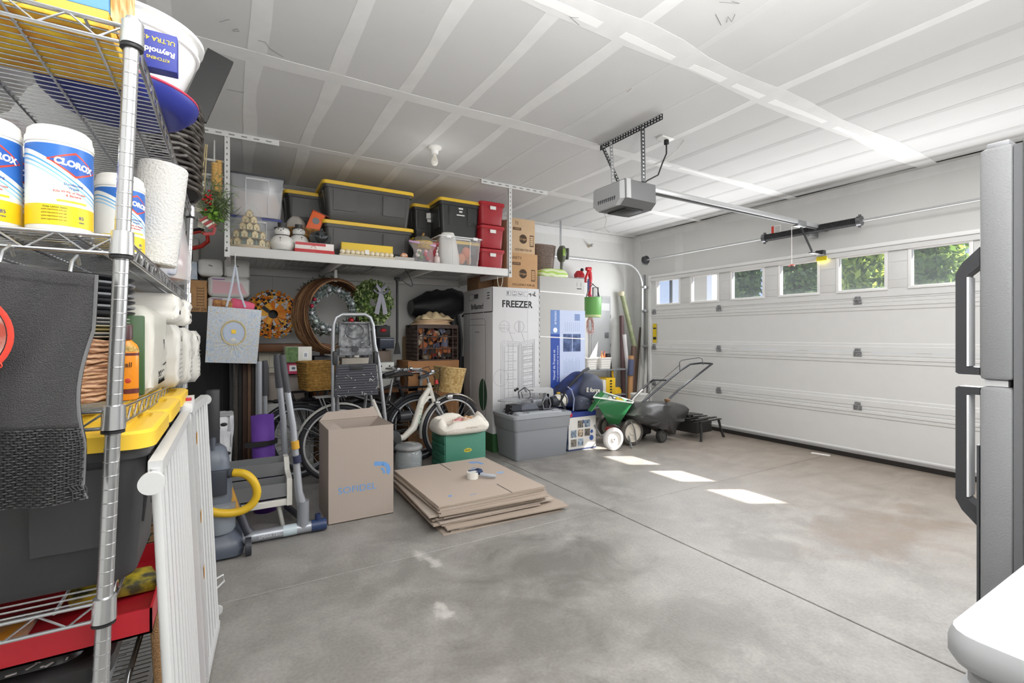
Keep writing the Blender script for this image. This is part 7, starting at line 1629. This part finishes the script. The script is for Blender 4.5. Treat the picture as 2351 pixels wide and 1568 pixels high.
# --- leaning tubes and trim in the corner
def lean(name, label, u0, v0, u1, v1, Y0, Y1, r, hx, sq=None, c2=None, group='long rolls leaning in the far corner'):
    a, b = W(u0,v0,Y=Y0), W(u1,v1,Y=Y1); m = M()
    if sq: m.beam(b, a, sq[0], sq[1], (0,1,0))
    else: m.tube([b, b.lerp(a,.5), a], r, 14)
    return tag(m.build(name, mat(hx, .5, c2=c2, vs=20)), label, 'roll' if not sq else 'trim board', (0,0,0), 0, group)
lean('dark_tube', 'dark maroon tube at the left of the corner rolls', 1427,725,1432,960, 5.45,5.3, .035, '5e4547')
lean('olive_tube', 'tall olive green tube with a cream end cap, tallest of the corner rolls', 1428,674,1458,800, 5.5,5.35, .038, '8e9a72', c2='a3a888')
lean('brown_tube', 'brown tube below the olive green one among the corner rolls', 1455,795,1448,960, 5.35,5.25, .042, '6b5348')
lean('white_tube', 'short white tube between the maroon tube and the olive tube', 1433,768,1445,900, 5.38,5.3, .032, 'd9d6d8')
lean('tan_post', 'tan wooden stick with a blue grey sleeve among the corner rolls', 1449,817,1445,930, 5.2,5.15, .04, 'b98a5a')
a, b = W(1449,825,Y=5.17), W(1447,862,Y=5.165); tag(M().cyl(a,b,.044).build('blue_sleeve', mat('59607e', .7)), 'blue grey sleeve wrapped round the tan wooden stick', 'sleeve')
lean('dark_trim', 'dark brown trim board leaning left of the pale trim board', 1475,722,1456,920, 5.50,5.2, .03, '6b5c50', (.05,.03))
lean('pale_trim', 'pale grey metal trim board leaning beside the door track', 1480,725,1466,925, 5.46,5.12, .03, 'b7b6b2', (.07,.04))
lean('pale_trim', 'off-white long trim nearest the door track in the corner', 1487,735,1478,930, 5.40,5.14, .03, 'd5d4d0', (.05,.03))
a = W(1428,674,Y=5.5); tag(M().cyl(a-Vector((.006,.0,.04)),a+Vector((-.004,0,.03)),.044).build('tube_cap', mat('d9d2b4', .6)), 'cream cap on the top end of the olive green tube', 'cap')
for k, (u, Yp, r, hx, hh) in enumerate(((1452,4.85,.10,'dededc',.36),(1468,4.75,.12,'d8d8d4',.46))):
    o = thing('plastic_pail', ['left smaller white plastic pail behind the mower','right taller white plastic pail behind the mower handle'][k], 'pail', (X_(u,Yp),Yp,0), 0, 'white pails behind the mower')
    M().lathe([(.001,0),(r*.88,0),(r,hh*.96),(r+.006,hh*.96),(r+.006,hh),(.001,hh)], seg=30).build('pail', mat(hx, .45), o); M().lathe([(r+.0,hh*.8),(r+.008,hh*.81),(r+.0,hh*.83)], seg=30, cap=False).build('ridge', mat(hx, .45), o)
# --- big grey tote and what is on it
x0, x1 = 2.405, 3.12
t = tote(x1-x0+.0, .47, .44, '9da1a6', '8b8f94', lh=.035, panels=1); tag(t, 'large plain grey tote on the floor in front of the freezer carton', 'tote', ((x0+x1)/2, 4.25, 0)); t.name = 'storage_tote'
for ch in list(t.children):
    if ch.name.startswith(('panel','rib')): bpy.data.objects.remove(ch)
m = M(); W2, D2 = (x1-x0), .47
m.loft([m.rr(W2*.955, D2*.935, .035, .30), m.rr(W2*.965, D2*.95, .035, .31), m.rr(W2*.985, D2*.98, .035, .425), m.rr(W2*.975, D2*.96, .035, .43)]); m.build('upper_band', mat('8b8f94', .42, bump=.03, bs=150), t, sm=30)
zt = .4755
# scroll saw
t = thing('scroll_saw', 'grey scroll saw with round table and long arm on the grey tote', 'power tool', (2.78,4.28,zt))
SG = mat('6c707a', .4, .2)
def sw(u, v, Y=4.25): return W(u, v, Y=Y)-t.location
m = M(); a, b = sw(1146,921), sw(1205,921); cx = (a.x+b.x)/2; m.lathe([(.001,0),((b.x-a.x)/2,0),((b.x-a.x)/2,.009),(.001,.009)], (cx,-.02,a.z-.004), 30, sy=.7); m.build('round_table', mat('a9adb1', .3, .6), t)
m = M(); P = [sw(1190,952), sw(1190,932), sw(1205,925), sw(1222,925), sw(1230,935), sw(1230,946), sw(1222,953)]; m.prism([(p.x,p.z) for p in P], -.09, .02); m.build('motor_cover', SG, t, sm=30)
m = M(); P = [sw(1165,955), sw(1168,930), sw(1190,928), sw(1190,955)]; m.prism([(p.x,p.z) for p in P], -.1, .03); m.build('base_box', mat('33353d', .45), t, sm=0)
m = M(); P = [sw(1210,892), sw(1268,890), sw(1274,894), sw(1275,912), sw(1262,914), sw(1258,903), sw(1215,902)]; m.prism([(p.x,p.z) for p in P], .0, .05); m.build('upper_arm', mat('c6c8cb', .35, .3), t, sm=0)
text(t, 'DREMEL', .022, (sw(1222,897).x,-.001,sw(1222,897).z), '-y', INK)
m = M(); m.box(sw(1256,912).x,.0,sw(1256,930).z,sw(1264,912).x,.05,sw(1256,905).z); m.box(sw(1228,922).x,.0,sw(1228,936).z,sw(1262,922).x,.06,sw(1228,919).z,.01); m.build('rear_post', mat('9a9da3', .35, .4), t)
m = M(); m.box(sw(1170,955).x-.0,-.1,.0,sw(1270,955).x,.1,.012,.003); m.build('base_plate', mat('2e3036', .5), t)
m = M(); m.tube([sw(1205,889), sw(1190,900), sw(1193,915)], .006, 6); m.tube([sw(1205,889), sw(1216,898), sw(1218,910), sw(1212,916)], .004, 6); m.tube([sw(1197,900), sw(1200,914)], .004, 6); m.build('blade_clamp', mat('3b3d42', .4, .4), t)
for k, (u, v) in enumerate(((1183,896),(1188,893),(1165,937),(1169,942))): M().ball(sw(u,v)+Vector((0,-.06 if v > 930 else 0,0)),.015,8).build('knob', BLACK, t)
M().tube([sw(1164,955,4.17), sw(1168,948,4.17), sw(1178,943,4.17), sw(1172,958,4.17)], .006, 6).build('cord', BLACK, t)
t = thing('power_sander', 'black and cream tool wrapped by its cord at the right end of the grey tote', 'power tool', (X_(1283,4.2),4.22,zt))
m = M(); m.lathe([(.001,-.07),(.055,-.07),(.065,-.03),(.065,.06),(.05,.07),(.001,.07)], (.03,0,.075), 24, 'x', sx=1, sy=1.1); m.build('body', mat('d9d6cc', .4), t); M().lathe([(.001,-.10),(.05,-.10),(.06,-.05),(.062,-.02),(.001,-.02)], (0.01,0,.07), 20, 'x').build('dark_end', mat('2d3038', .4), t)
M().tube([(-.0,-.065,.03),(.0,-.07,.1),(.02,-.04,.145),(.02,.03,.145),(.0,.06,.1)], .005, 6).build('cord', BLACK, t); M().tube([(.07,-.07,.02),(.075,-.07,.1),(.06,-.04,.145),(.06,.03,.145)], .005, 6).build('cord', BLACK, t)
M().lathe([(.001,0),(.02,0),(.02,.014),(.001,.016)], (.01,0,.15), 16).build('yellow_knob', mat('d8b02c', .4), t)
t = thing('router_tool', 'small dark tool with silver loop handles left of the cream tool on the grey tote', 'power tool', (X_(1252,4.2),4.2,zt))
M().tube([(0,0,0),(0,0,.1)], [.03,.035], 14).build('motor', mat('2a2b31', .4), t); M().tube([(-.04,-.03,.0),(-.055,-.03,.07),(-.02,-.03,.13),(.03,-.03,.12),(.05,-.03,.05),(.03,-.03,.0)], .006, 6).build('loop_handle', mat('a9abb0', .3, .6), t); M().box(-.05,-.04,0,.05,.04,.01).build('base', SG, t)
# --- printed carton with backpack
x0, x1, y0, y1, h = 3.15, 3.535, 4.12, 4.50, .42
t = thing('printed_tool_carton', 'worn white carton with small pictures and a blue top edge right of the grey tote', 'box', ((x0+x1)/2,(y0+y1)/2,0)); w, d = x1-x0, y1-y0; fy = -d/2-.0008
M().box(-w/2,-d/2,0,w/2,d/2,h,.003).build('carton', mat('dcdad6', .6, var=.03, vs=10), t)
M().box(-w/2-.001,-d/2-.001,h-.055,w/2+.001,d/2,h+.0005).build('blue_top', mat('2c3f8a', .5), t); M().box(-w/2-.0015,-d/2-.0018,h-.045,-w/2+.05,-d/2,h-.006).build('red_mark', mat('d0303c', .5), t)
M().box(-w/2-.001,-d/2-.001,0,w/2+.001,d/2,.018).build('dark_base', mat('3a4668', .6), t); M().box(-w/2-.0012,-d/2,.018,-w/2-.0002,d/2,h-.055).build('side_print', mat('8f9aa8', .6, c2='2c4a7a', vs=16), t)
m = M()
for i in range(3):
    for k in range(3):
        if (i, k) == (0, 2) or (i,k) == (2,0): continue
        m.mi = (i+k) % 3; m.box(-w*.42+i*.095,fy-.0006,.045+k*.10,-w*.42+i*.095+.078,fy+.0004,.045+k*.10+.08)
m.build('picture', [mat('8b8478', .6, c2='3a3a40', vs=40), mat('a9b8c8', .6, c2='4a5a6a', vs=40), mat('c9b8a0', .6, c2='4a4038', vs=40)], t, sm=0)
m = M(); m.ball((w*.33,fy,.12),.03,10,(1,.05,1)); m.ball((w*.34,fy,.19),.02,10,(1,.05,1)); m.cbox((w*.1,fy,.3),(.09,.001,.03),0,(0,.4,0)); m.build('figure_print', mat('3a5a9a', .6), t)
t = thing('tool_backpack', 'navy and grey tool backpack with white lettering sitting on the printed carton', 'backpack', (0,0,0))
def bp(u, v, Y): return W(u, v, Y=Y)
def blobpoly(P, Y0, Y1, mt, nm, rnd=.03, puff=.06):
    pts = [W(u,v,Y=Y0) for u, v in P]; c = sum(pts, Vector())/len(pts); m = M(); S = [Vector(p) for p in spline(pts+[pts[0]], 4)[:-1]]
    rings = []
    for k in range(7):
        q = k/6; s = 1-.22*(1-q)**2.2-.12*q**3; rings.append([Vector((c.x+(p.x-c.x)*s, Y0+(Y1-Y0)*q-puff*.0, c.z+(p.z-c.z)*s)) for p in S])
    rings.insert(0, [Vector((c.x+(p.x-c.x)*.45, Y0-.022, c.z+(p.z-c.z)*.45)) for p in S])
    m.loft(rings); return m.build(nm, mt, t, sm=70)
NB = mat('2c3450', .7); GB = mat('4b5062', .65)
blobpoly([(1332,887),(1345,862),(1362,855),(1378,860),(1388,873),(1391,895),(1385,915),(1365,925),(1345,922),(1330,905)], 4.16, 4.36, GB, 'main_pocket')
blobpoly([(1298,942),(1290,930),(1292,900),(1310,880),(1330,862),(1345,852),(1356,856),(1345,880),(1338,905),(1352,925),(1358,943)], 4.22, 4.44, mat('2b3f86', .6, c2='1f2536', vs=7), 'body')
blobpoly([(1326,945),(1324,918),(1335,908),(1352,912),(1366,925),(1362,942)], 4.13, 4.24, mat('474c5c', .65), 'front_pocket')
m = M(); m.tube([bp(1303,892,4.15), bp(1320,872,4.13), bp(1340,852,4.15), bp(1352,846,4.2)], .016, 8, flat=.5); m.tube([bp(1297,900,4.15), bp(1288,920,4.15), bp(1300,945,4.15)], .016, 8, flat=.5); m.build('strap', mat('1b1d24', .6), t)
m = M(); m.tube([bp(1316,943,4.11), bp(1318,915,4.11), bp(1312,895,4.13), bp(1303,888,4.14)], .008, 6); m.tube([bp(1334,920,4.115), bp(1350,927,4.11), bp(1364,934,4.12)], .004, 5); m.build('zip', mat('8a94b8', .4), t)
p = bp(1362,896,4.128); text(t, 'E force', .068, p, '-y', mat('ece6d8', .6), off=.0015, roll=-.08)
# --- green spreader
t = thing('lawn_spreader', 'green lawn spreader hopper with pale wheels in front of the blue backpack', 'spreader', (0,0,0))
ys = 4.0
A = [bp(1375,897,4.25), bp(1455,922,4.25), bp(1452,925,3.92), bp(1362,912,3.92)]
Bq = [bp(1400,968,4.12), bp(1422,972,4.12), bp(1420,974,4.0), bp(1398,972,4.0)]
m = M(); m.loft([[a for a in A], [a.lerp(b,.5)+Vector((0,0,-.0)) for a, b in zip(A,Bq)], Bq], cap=False); m.add(Bq, [(0,1,2,3)]); m.build('hopper', mat('256b3e', .35), t, sm=40, solid=.008)
m = M(); m.tube(A, .009, 6, cyc=True); m.build('rim', mat('dfe3dc', .4), t)
m = M(); q = [bp(1358,945,3.88), bp(1372,925,3.9), bp(1388,905,3.95), bp(1380,896,4.1), bp(1366,918,4.05), bp(1350,942,4.0)]; m.add(q, [tuple(range(6))]); m.build('green_bag_flap', mat('3f9a4f', .4), t, sm=0, solid=.004)
m = M(); rr = random.Random(5)
for k in range(9): c = A[0].lerp(A[1],rr.uniform(.2,.85)).lerp(A[3].lerp(A[2],rr.uniform(.2,.85)),rr.uniform(.2,.6)); m.mi = k % 3; m.cbox(c-Vector((0,0,.03)),(.07,.05,.04),.006,(rr.random(),rr.random(),rr.random()*3))
m.build('contents', [mat('e0c23a', .5), mat('e8e6dc', .5), mat('33343a', .5)], t)
def wheel(parent, c, r, wd, axis, tirec, hubc, nm='wheel'):
    R3 = Vector(axis).to_track_quat('Z','Y').to_matrix().to_4x4(); m = M(Matrix.Translation(c) @ R3)
    m.lathe([(r*.72,-wd/2),(r*.92,-wd/2),(r,-wd*.25),(r,wd*.25),(r*.92,wd/2),(r*.72,wd/2)], seg=36, cap=False); o = m.build(nm, mat(tirec, .6), parent)
    m = M(Matrix.Translation(c) @ R3); m.lathe([(.001,-wd*.35),(r*.2,-wd*.4),(r*.25,-wd*.2),(r*.68,-wd*.2),(r*.74,-wd*.4),(r*.74,wd*.4),(r*.68,wd*.2),(r*.25,wd*.2),(r*.2,wd*.4),(.001,wd*.35)], seg=36); m.build('wheel_hub', mat(hubc, .45), o)
c = W(1408,1008,Z=.125); wheel(t, (c.x,c.y,.125), .125, .05, (-.12,-1,0), 'd8d5d2', 'e9e6e2'); wheel(t, (c.x-.02,c.y+.4,.125), .125, .05, (-.12,-1,0), 'c9c6c2', 'e0ddd8')
m = M(); c0 = Vector((c.x,c.y,.125)); m.tube([c0+Vector((0,-.02,0)), c0+Vector((.0,.42,0))], .01, 8); m.tube([c0+Vector((-.1,.2,.13)), c0+Vector((0,.2,.0)), bp(1425,975,4.1)], .012, 7); m.build('axle', STEEL, t)
m = M(); m.tube([bp(1410,975,4.1), bp(1440,990,4.05), Vector((W(1450,1030,Z=0).x, W(1450,1030,Z=0).y, .01))], .011, 7); m.build('stand_leg', STEEL, t)
m = M(); m.tube([bp(1425,965,4.2), bp(1455,915,4.3), bp(1475,895,4.4)], .012, 8); m.build('handle_tube', mat('c9c5bf', .4, .3), t); m = M(); m.tube([bp(1440,925,4.4), bp(1470,897,4.5), bp(1492,878,4.55), bp(1500,872,4.5), bp(1530,873,4.45), bp(1527,880,4.4)], .012, 8); m.build('handle', mat('3b3c40', .5), t)
m = M(); m.cbox(c0+Vector((.14,.2,.06)),(.10,.08,.06),.02); m.build('red_gearbox', mat('c23a34', .5), t)
# --- push mower
t = thing('reel_mower', 'push mower with cream wheels, dark grass bag and long folded handle', 'mower', (0,0,0))
c = W(1450,992,Z=.15); wheel(t, (c.x,c.y,.15), .15, .06, (-.15,-1,0), '4a4642', 'cfc9bd'); wheel(t, (c.x+.02,c.y+.42,.15), .15, .06, (-.15,-1,0), '4a4642', 'cfc9bd')
c2 = W(1522,1000,Z=.085); wheel(t, (c2.x,c2.y+.02,.085), .085, .05, (.12,-1,0), '2c2b2b', '4a4a48'); wheel(t, (c2.x+.03,c2.y+.36,.085), .085, .05, (.12,-1,0), '2c2b2b', '4a4a48')
m = M(); m.box(c.x-.05,c.y+.05,.08,c2.x-.02,c.y+.38,.24,.02); m.build('deck', mat('2e2d2d', .5), t)
Mp = [(1462,957),(1490,932),(1530,925),(1578,930),(1576,958),(1560,972),(1545,1000),(1530,990),(1505,985),(1490,978),(1470,972)]
pts = [W(u,v,Y=3.90) for u, v in Mp]; cc = sum(pts, Vector())/len(pts); m = M(); S = [Vector(p) for p in spline(pts+[pts[0]], 4)[:-1]]; rings = []
for k in range(9):
    q = k/8; s = .72+.28*math.sin(PI*min(1,q*1.0+.12))**.6 if q < .9 else .8
    rings.append([Vector((cc.x+(p.x-cc.x)*s, 3.86+.46*q-.014*math.sin(i*1.1), cc.z+(p.z-cc.z)*s+.004*math.sin(i*2+k))) for i, p in enumerate(S)])
rings.insert(0,[Vector((cc.x+(p.x-cc.x)*.4, 3.845, cc.z+(p.z-cc.z)*.4)) for p in S]); m.loft(rings); m.build('grass_bag', mat('3c3b3b', .35, bump=.6, bs=8), t, sm=70)
HB = mat('55575b', .3, .6)
a0, a1, a2 = bp(1440,950,4.2), bp(1462,930,4.27), bp(1585,836,4.26); b0, b1, b2q = bp(1532,920,3.93), bp(1560,893,3.93), bp(1635,835,3.93)
a0 = Vector((c.x+.15,4.27,.24))
M().tube([a0, bp(1500,902,4.27), bp(1560,852,4.27), a2+Vector((0,0,0)), a2.lerp(b2q,.45)+Vector((.03,0,.012)), b2q, b1, b0, Vector((c2.x,3.95,.2))], .013, 10).build('handle_bar', HB, t, sm=80)
m = M(); m.tube([bp(1561,852,4.22), bp(1560,832,4.2), bp(1565,827,4.15), bp(1605,821,4.0), bp(1612,824,3.96), bp(1614,838,3.95)], .005, 6); m.build('bail_bar', mat('6b6d70', .3, .6), t)
M().tube([bp(1560,838,4.2), bp(1500,890,4.25), bp(1460,940,4.25)], .003, 5).build('cable', BLACK, t)
M().lathe([(.001,0),(.03,0),(.034,.03),(.001,.04)], b0+Vector((0,0,-.01)), 14).build('clamp_knob', mat('7a5a3c', .6), t)
m = M(); m.tube([bp(1448,1033,3.95)*0+Vector((c.x+.05,c.y-.03,.015)), Vector((c.x+.0,c.y-.045,.2)), Vector((c.x-.05,c.y-.045,.28))], .008, 6); m.build('side_bracket', STEEL, t)
# --- black slatted stand
t = thing('low_black_grill', 'low black slatted stand with splayed legs beside the garage door', 'stand', (5.02,3.95,0), .06)
BM = mat('2b2a29', .5, .3); m = M()
for k in range(7): m.cbox((0,-.2+k*.065,.225+.012*(k % 2)),(.42,.04,.012),.003)
m.build('slatted_top', BM, t); M().box(-.19,-.14,.07,.12,.2,.21,.006).build('box', mat('242322', .5), t); M().cbox((0.02,.1,.262),(.3,.18,.012),.003,(0,.05,0)).build('lid_plate', mat('373635', .4, .4), t)
for sx in (-1,1):
    for sy in (-1,1): M().tube([(sx*.185,sy*.19,.22),(sx*.2,sy*.21,.1),(sx*.235,sy*.23,.0)], [.016,.014,.016], 8).build('leg', BM, t)
o = tag(M().cbox((0,0,.002),(.05,.17,.004),0,(0,0,.2)).build('white_scrap', mat('ecebe8', .7)), 'small white scrap lying by the bottom of the garage door', 'scrap', W(1884,1043,Z=0))
# ================================================================ FRIDGE AND WASHER
fx, fY = 1.536, .408
t = thing('refrigerator', 'grey top-freezer refrigerator with dark bow handles cut by the right frame edge', 'refrigerator', (fx+.38,0,0))
FG = mat('87888a', .5, .0, bump=.12, bs=250)
M().box(-.38,-.33,.02,.38,.335,1.715,.006).build('cabinet', mat('77787a', .5, .0, bump=.12, bs=250), t)
M().box(-.375,.335,.05,.375,.35,1.70).build('gasket', mat('6d6e71', .6), t)
def fdoor(z0, z1):
    m = M(); m.box(-.38,.350,z0,.38,.408,z1,.010); return m.build('door', FG, t)
d1 = fdoor(1.158,1.705); d2 = fdoor(.06,1.142)
M().box(-.37,.36,1.143,.37,.40,1.157).build('gap_trim', mat('d5d6d8', .3, .3), t)
M().box(-.378,.408,.3,-.36,.412,1.0).build('edge_strip', mat('4a4b4e', .4), d2)
def bow(z0, z1, taperdown, dparent):
    m = M(); x = -.345
    if not taperdown: P = [(.408,z1),(.45,z1-.02),(.452,z0+.02),(.452,z0),(.41,z0)]
    pr = [(.408,z1),(.440,z1-.035),(.452,z1-.06),(.452,z0+.004),(.446,z0),(.408,z0),(.408,z0+.018),(.430,z0+.018),(.430,z1-.065),(.408,z1-.045)]
    if taperdown: pr = [(y, z0+z1-z) for y, z in pr]
    m.prism(pr, x-.028, x+.012, 'yz'); m.build('handle', mat('3a3b3e', .35), dparent, sm=20)
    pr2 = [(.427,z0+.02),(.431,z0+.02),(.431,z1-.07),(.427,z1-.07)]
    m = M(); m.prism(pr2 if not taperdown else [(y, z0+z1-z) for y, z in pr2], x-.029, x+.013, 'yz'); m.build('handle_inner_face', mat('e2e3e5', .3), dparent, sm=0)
bow(1.168,1.475,False,d1); bow(.80,1.138,True,d2)
M().box(-.36,.36,1.7055,-.3,.40,1.72,.003).build('hinge_cover', mat('8a8b8e', .4), t)
t = thing('washing_machine', 'white appliance with rounded top edge in the bottom right corner', 'washer', (1.09,-.165,0))
WM = mat('b2b4b6', .4, coat=.15)
m = M(); wx, wy = .735, .74
m.loft([m.rr(.73,.76,.03,.0), m.rr(.73,.76,.03,.845), m.rr(.735,.765,.03,.848)]); m.build('body', WM, t, sm=30)
m = M(); m.loft([m.rr(.70,.74,.04,.848), m.rr(.725,.755,.04,.855), m.rr(.725,.755,.04,.868), m.rr(.71,.745,.04,.874), m.rr(.735,.77,.03,.880), m.rr(.745,.78,.03,.890), m.rr(.745,.78,.03,.908), m.rr(.738,.773,.03,.919), m.rr(.72,.755,.03,.924)]); m.build('lid', WM, t, sm=40)
# ================================================================ OUTSIDE
def leafcrown(name, label, cx, cy, cz, rx, ry, rz_, n, c1, c2, ls=.10):
    t = thing(name, label, 'tree', (cx, cy, 0))
    m = M(); rr = random.Random(int(cx*31+cy*17))
    for i in range(n):
        u = rr.uniform(-1,1); a = rr.uniform(0,2*PI); k = rr.random()**.33
        q = math.sqrt(1-u*u); p = Vector((rx*k*q*math.cos(a), ry*k*q*math.sin(a), cz+rz_*k*u))
        d = Vector((rr.gauss(0,1),rr.gauss(0,1),rr.gauss(0,1))).normalized(); e = d.cross(Vector((rr.gauss(0,1),rr.gauss(0,1),rr.gauss(0,1)))).normalized()
        s = ls*rr.uniform(.6,1.3); m.mi = 0 if rr.random() < .6 else 1
        m.add([p-d*s, p+e*s*.45, p+d*s, p-e*s*.45], [(0,1,2,3)])
    m.build('foliage', [leafmat(c1), leafmat(c2)], t, sm=0)
    m = M(); m.tube([(0,0,0),(.1,0,cz*.5),(0,.05,cz)], [.18,.13,.08], 10)
    for i in range(7):
        a = i*.9; m.tube([(0,.03,cz*.6+i*.1),(rx*.4*math.cos(a),ry*.4*math.sin(a),cz+.2*i)], [.06,.02], 6)
    m.build('trunk', mat('5a4a3c', .9, var=.2, vs=20), t)
def leafmat(h):
    m = bpy.data.materials.new('leaf'); m.use_nodes = True; nt = m.node_tree; N = nt.nodes; L = nt.links
    b = N['Principled BSDF']; b.inputs['Base Color'].default_value = lin(h); b.inputs['Roughness'].default_value = .45
    tr = N.new('ShaderNodeBsdfTranslucent'); tr.inputs[0].default_value = lin(h); mx = N.new('ShaderNodeMixShader'); mx.inputs[0].default_value = .45
    L.new(b.outputs[0], mx.inputs[1]); L.new(tr.outputs[0], mx.inputs[2]); L.new(mx.outputs[0], N['Material Output'].inputs[0]); return m
leafcrown('leafy_tree', 'sunlit leafy tree with sky at its upper right in the rightmost visible door window', 14.2, 4.75, 3.0, .9, .8, 1.5, 5000, '93ad52', '66843f')
leafcrown('leafy_tree', 'yellow-green tree seen through the second rightmost visible door window', 12.6, 5.35, 2.9, .9, .62, 1.6, 5000, 'a6bb50', '6f8c48')
leafcrown('leafy_tree', 'dark green tree seen through the fourth door window from the left', 13.4, 7.15, 3.0, .95, .85, 1.7, 6000, '7d9a5c', '557348')
leafcrown('leafy_tree', 'grey-green tree filling the third door window from the left', 12.7, 8.75, 2.9, .9, .72, 1.7, 6000, '72905a', '4d6a48')
leafcrown('sun_screen_tree', 'tall broad tree far to the right beyond the garage that shades the nearest door windows', 11.5, -3.75, 7.2, 1.4, .95, 1.7, 9000, '66804a', '455c38', .22)  # out of view; added to keep the sun off the last door window
p = W(1610, 660, X=9.5)
t = thing('house_corner', 'tan stucco corner of the neighbouring house with white trim, seen through a door window', 'house', (9.5, p.y, 0))
M().box(-.15,-.28,0,.5,.25,4).build('wall', mat('c9bda8', .9), t); M().box(-.17,-.42,0,.5,-.28,4).box(-.17,.25,0,.5,.7,4).build('corner_trim', mat('f2f2f0', .7), t)
p = W(1541, 660, X=16)
t = tag(M().tube([(0,0,0),(0,0,4.35)], .07, 8).build('utility_pole', mat('3c3a38', .8)), 'dark utility pole against pale sky through the leftmost door window', 'pole', (16, p.y, 0))

# ================================================================ LIGHT, CAMERA
sc = bpy.context.scene
w = bpy.data.worlds.new('World'); sc.world = w; w.use_nodes = True
bg = w.node_tree.nodes['Background']; bg.inputs[0].default_value = (.43, .53, .74, 1); bg.inputs[1].default_value = 1.0
def lamp(kind, name, loc, energy, color=(1,1,1), **k):
    l = bpy.data.lights.new(name, kind); l.energy = energy; l.color = color
    for a, v in k.items():
        if a not in ('rot',): setattr(l, a, v)
    o = bpy.data.objects.new(name, l); col.objects.link(o); o.location = loc
    if 'rot' in k: o.rotation_euler = k['rot']
    return o
s = lamp('SUN', 'sun', (9,1,6), 17, (1,.95,.88), angle=math.radians(.6))
dirv = Vector((-1.1, .62, -1)).normalized(); s.rotation_euler = dirv.to_track_quat('-Z','Y').to_euler()
lamp('POINT', 'ceiling_bulb', (1.45, 3.70, 2.50), 1.0, (1,.98,.95), shadow_soft_size=.1)
lamp('AREA', 'upward_fill', (.95, .1, 1.7), 64, (1,.995,.985), shape='RECTANGLE', size=.5, size_y=.5, rot=(math.radians(180),0,0))  # added area lamp aimed up to brighten the ceiling
lamp('AREA', 'overhead_fill', (.3, .3, 2.75), 24, (1,.99,.97), shape='RECTANGLE', size=1.6, size_y=1.2, rot=(math.radians(20),0,math.radians(-30)))  # added soft fill under the ceiling near the camera, no fixture there
lamp('AREA', 'camera_side_fill', (.35, -.45, 1.9), 5.5, (1,1,1), size=.7, rot=(math.radians(84),0,math.radians(-35)))  # added weak fill from behind the camera into the room
lamp('AREA', 'mid_room_fill', (3.3, 1.0, 2.78), 46, (1,.99,.98), shape='RECTANGLE', size=1.4, size_y=1.0)  # added downward fill for the middle of the room, not a real fitting
lamp('AREA', 'door_window_fill', (5.5, 2.8, 1.9), 60, (.97,.98,1), shape='RECTANGLE', size=.4, size_y=4.6, rot=(0,math.radians(90),0))  # added lamp inside the door, standing in for daylight through its windows
cam = bpy.data.cameras.new('camera'); co = bpy.data.objects.new('camera', cam); col.objects.link(co)
cam.sensor_fit = 'HORIZONTAL'; cam.sensor_width = 36; cam.lens = F_/2351*36; cam.clip_start = .02
co.location = (0,0,H_); co.rotation_euler = (PI/2, 0, A_-PI/2); cam.shift_x = 0; cam.shift_y = -14/2351
sc.camera = co
sc.view_settings.view_transform = 'Standard'; sc.view_settings.look = 'None'; sc.view_settings.gamma = 1; sc.view_settings.exposure = .42
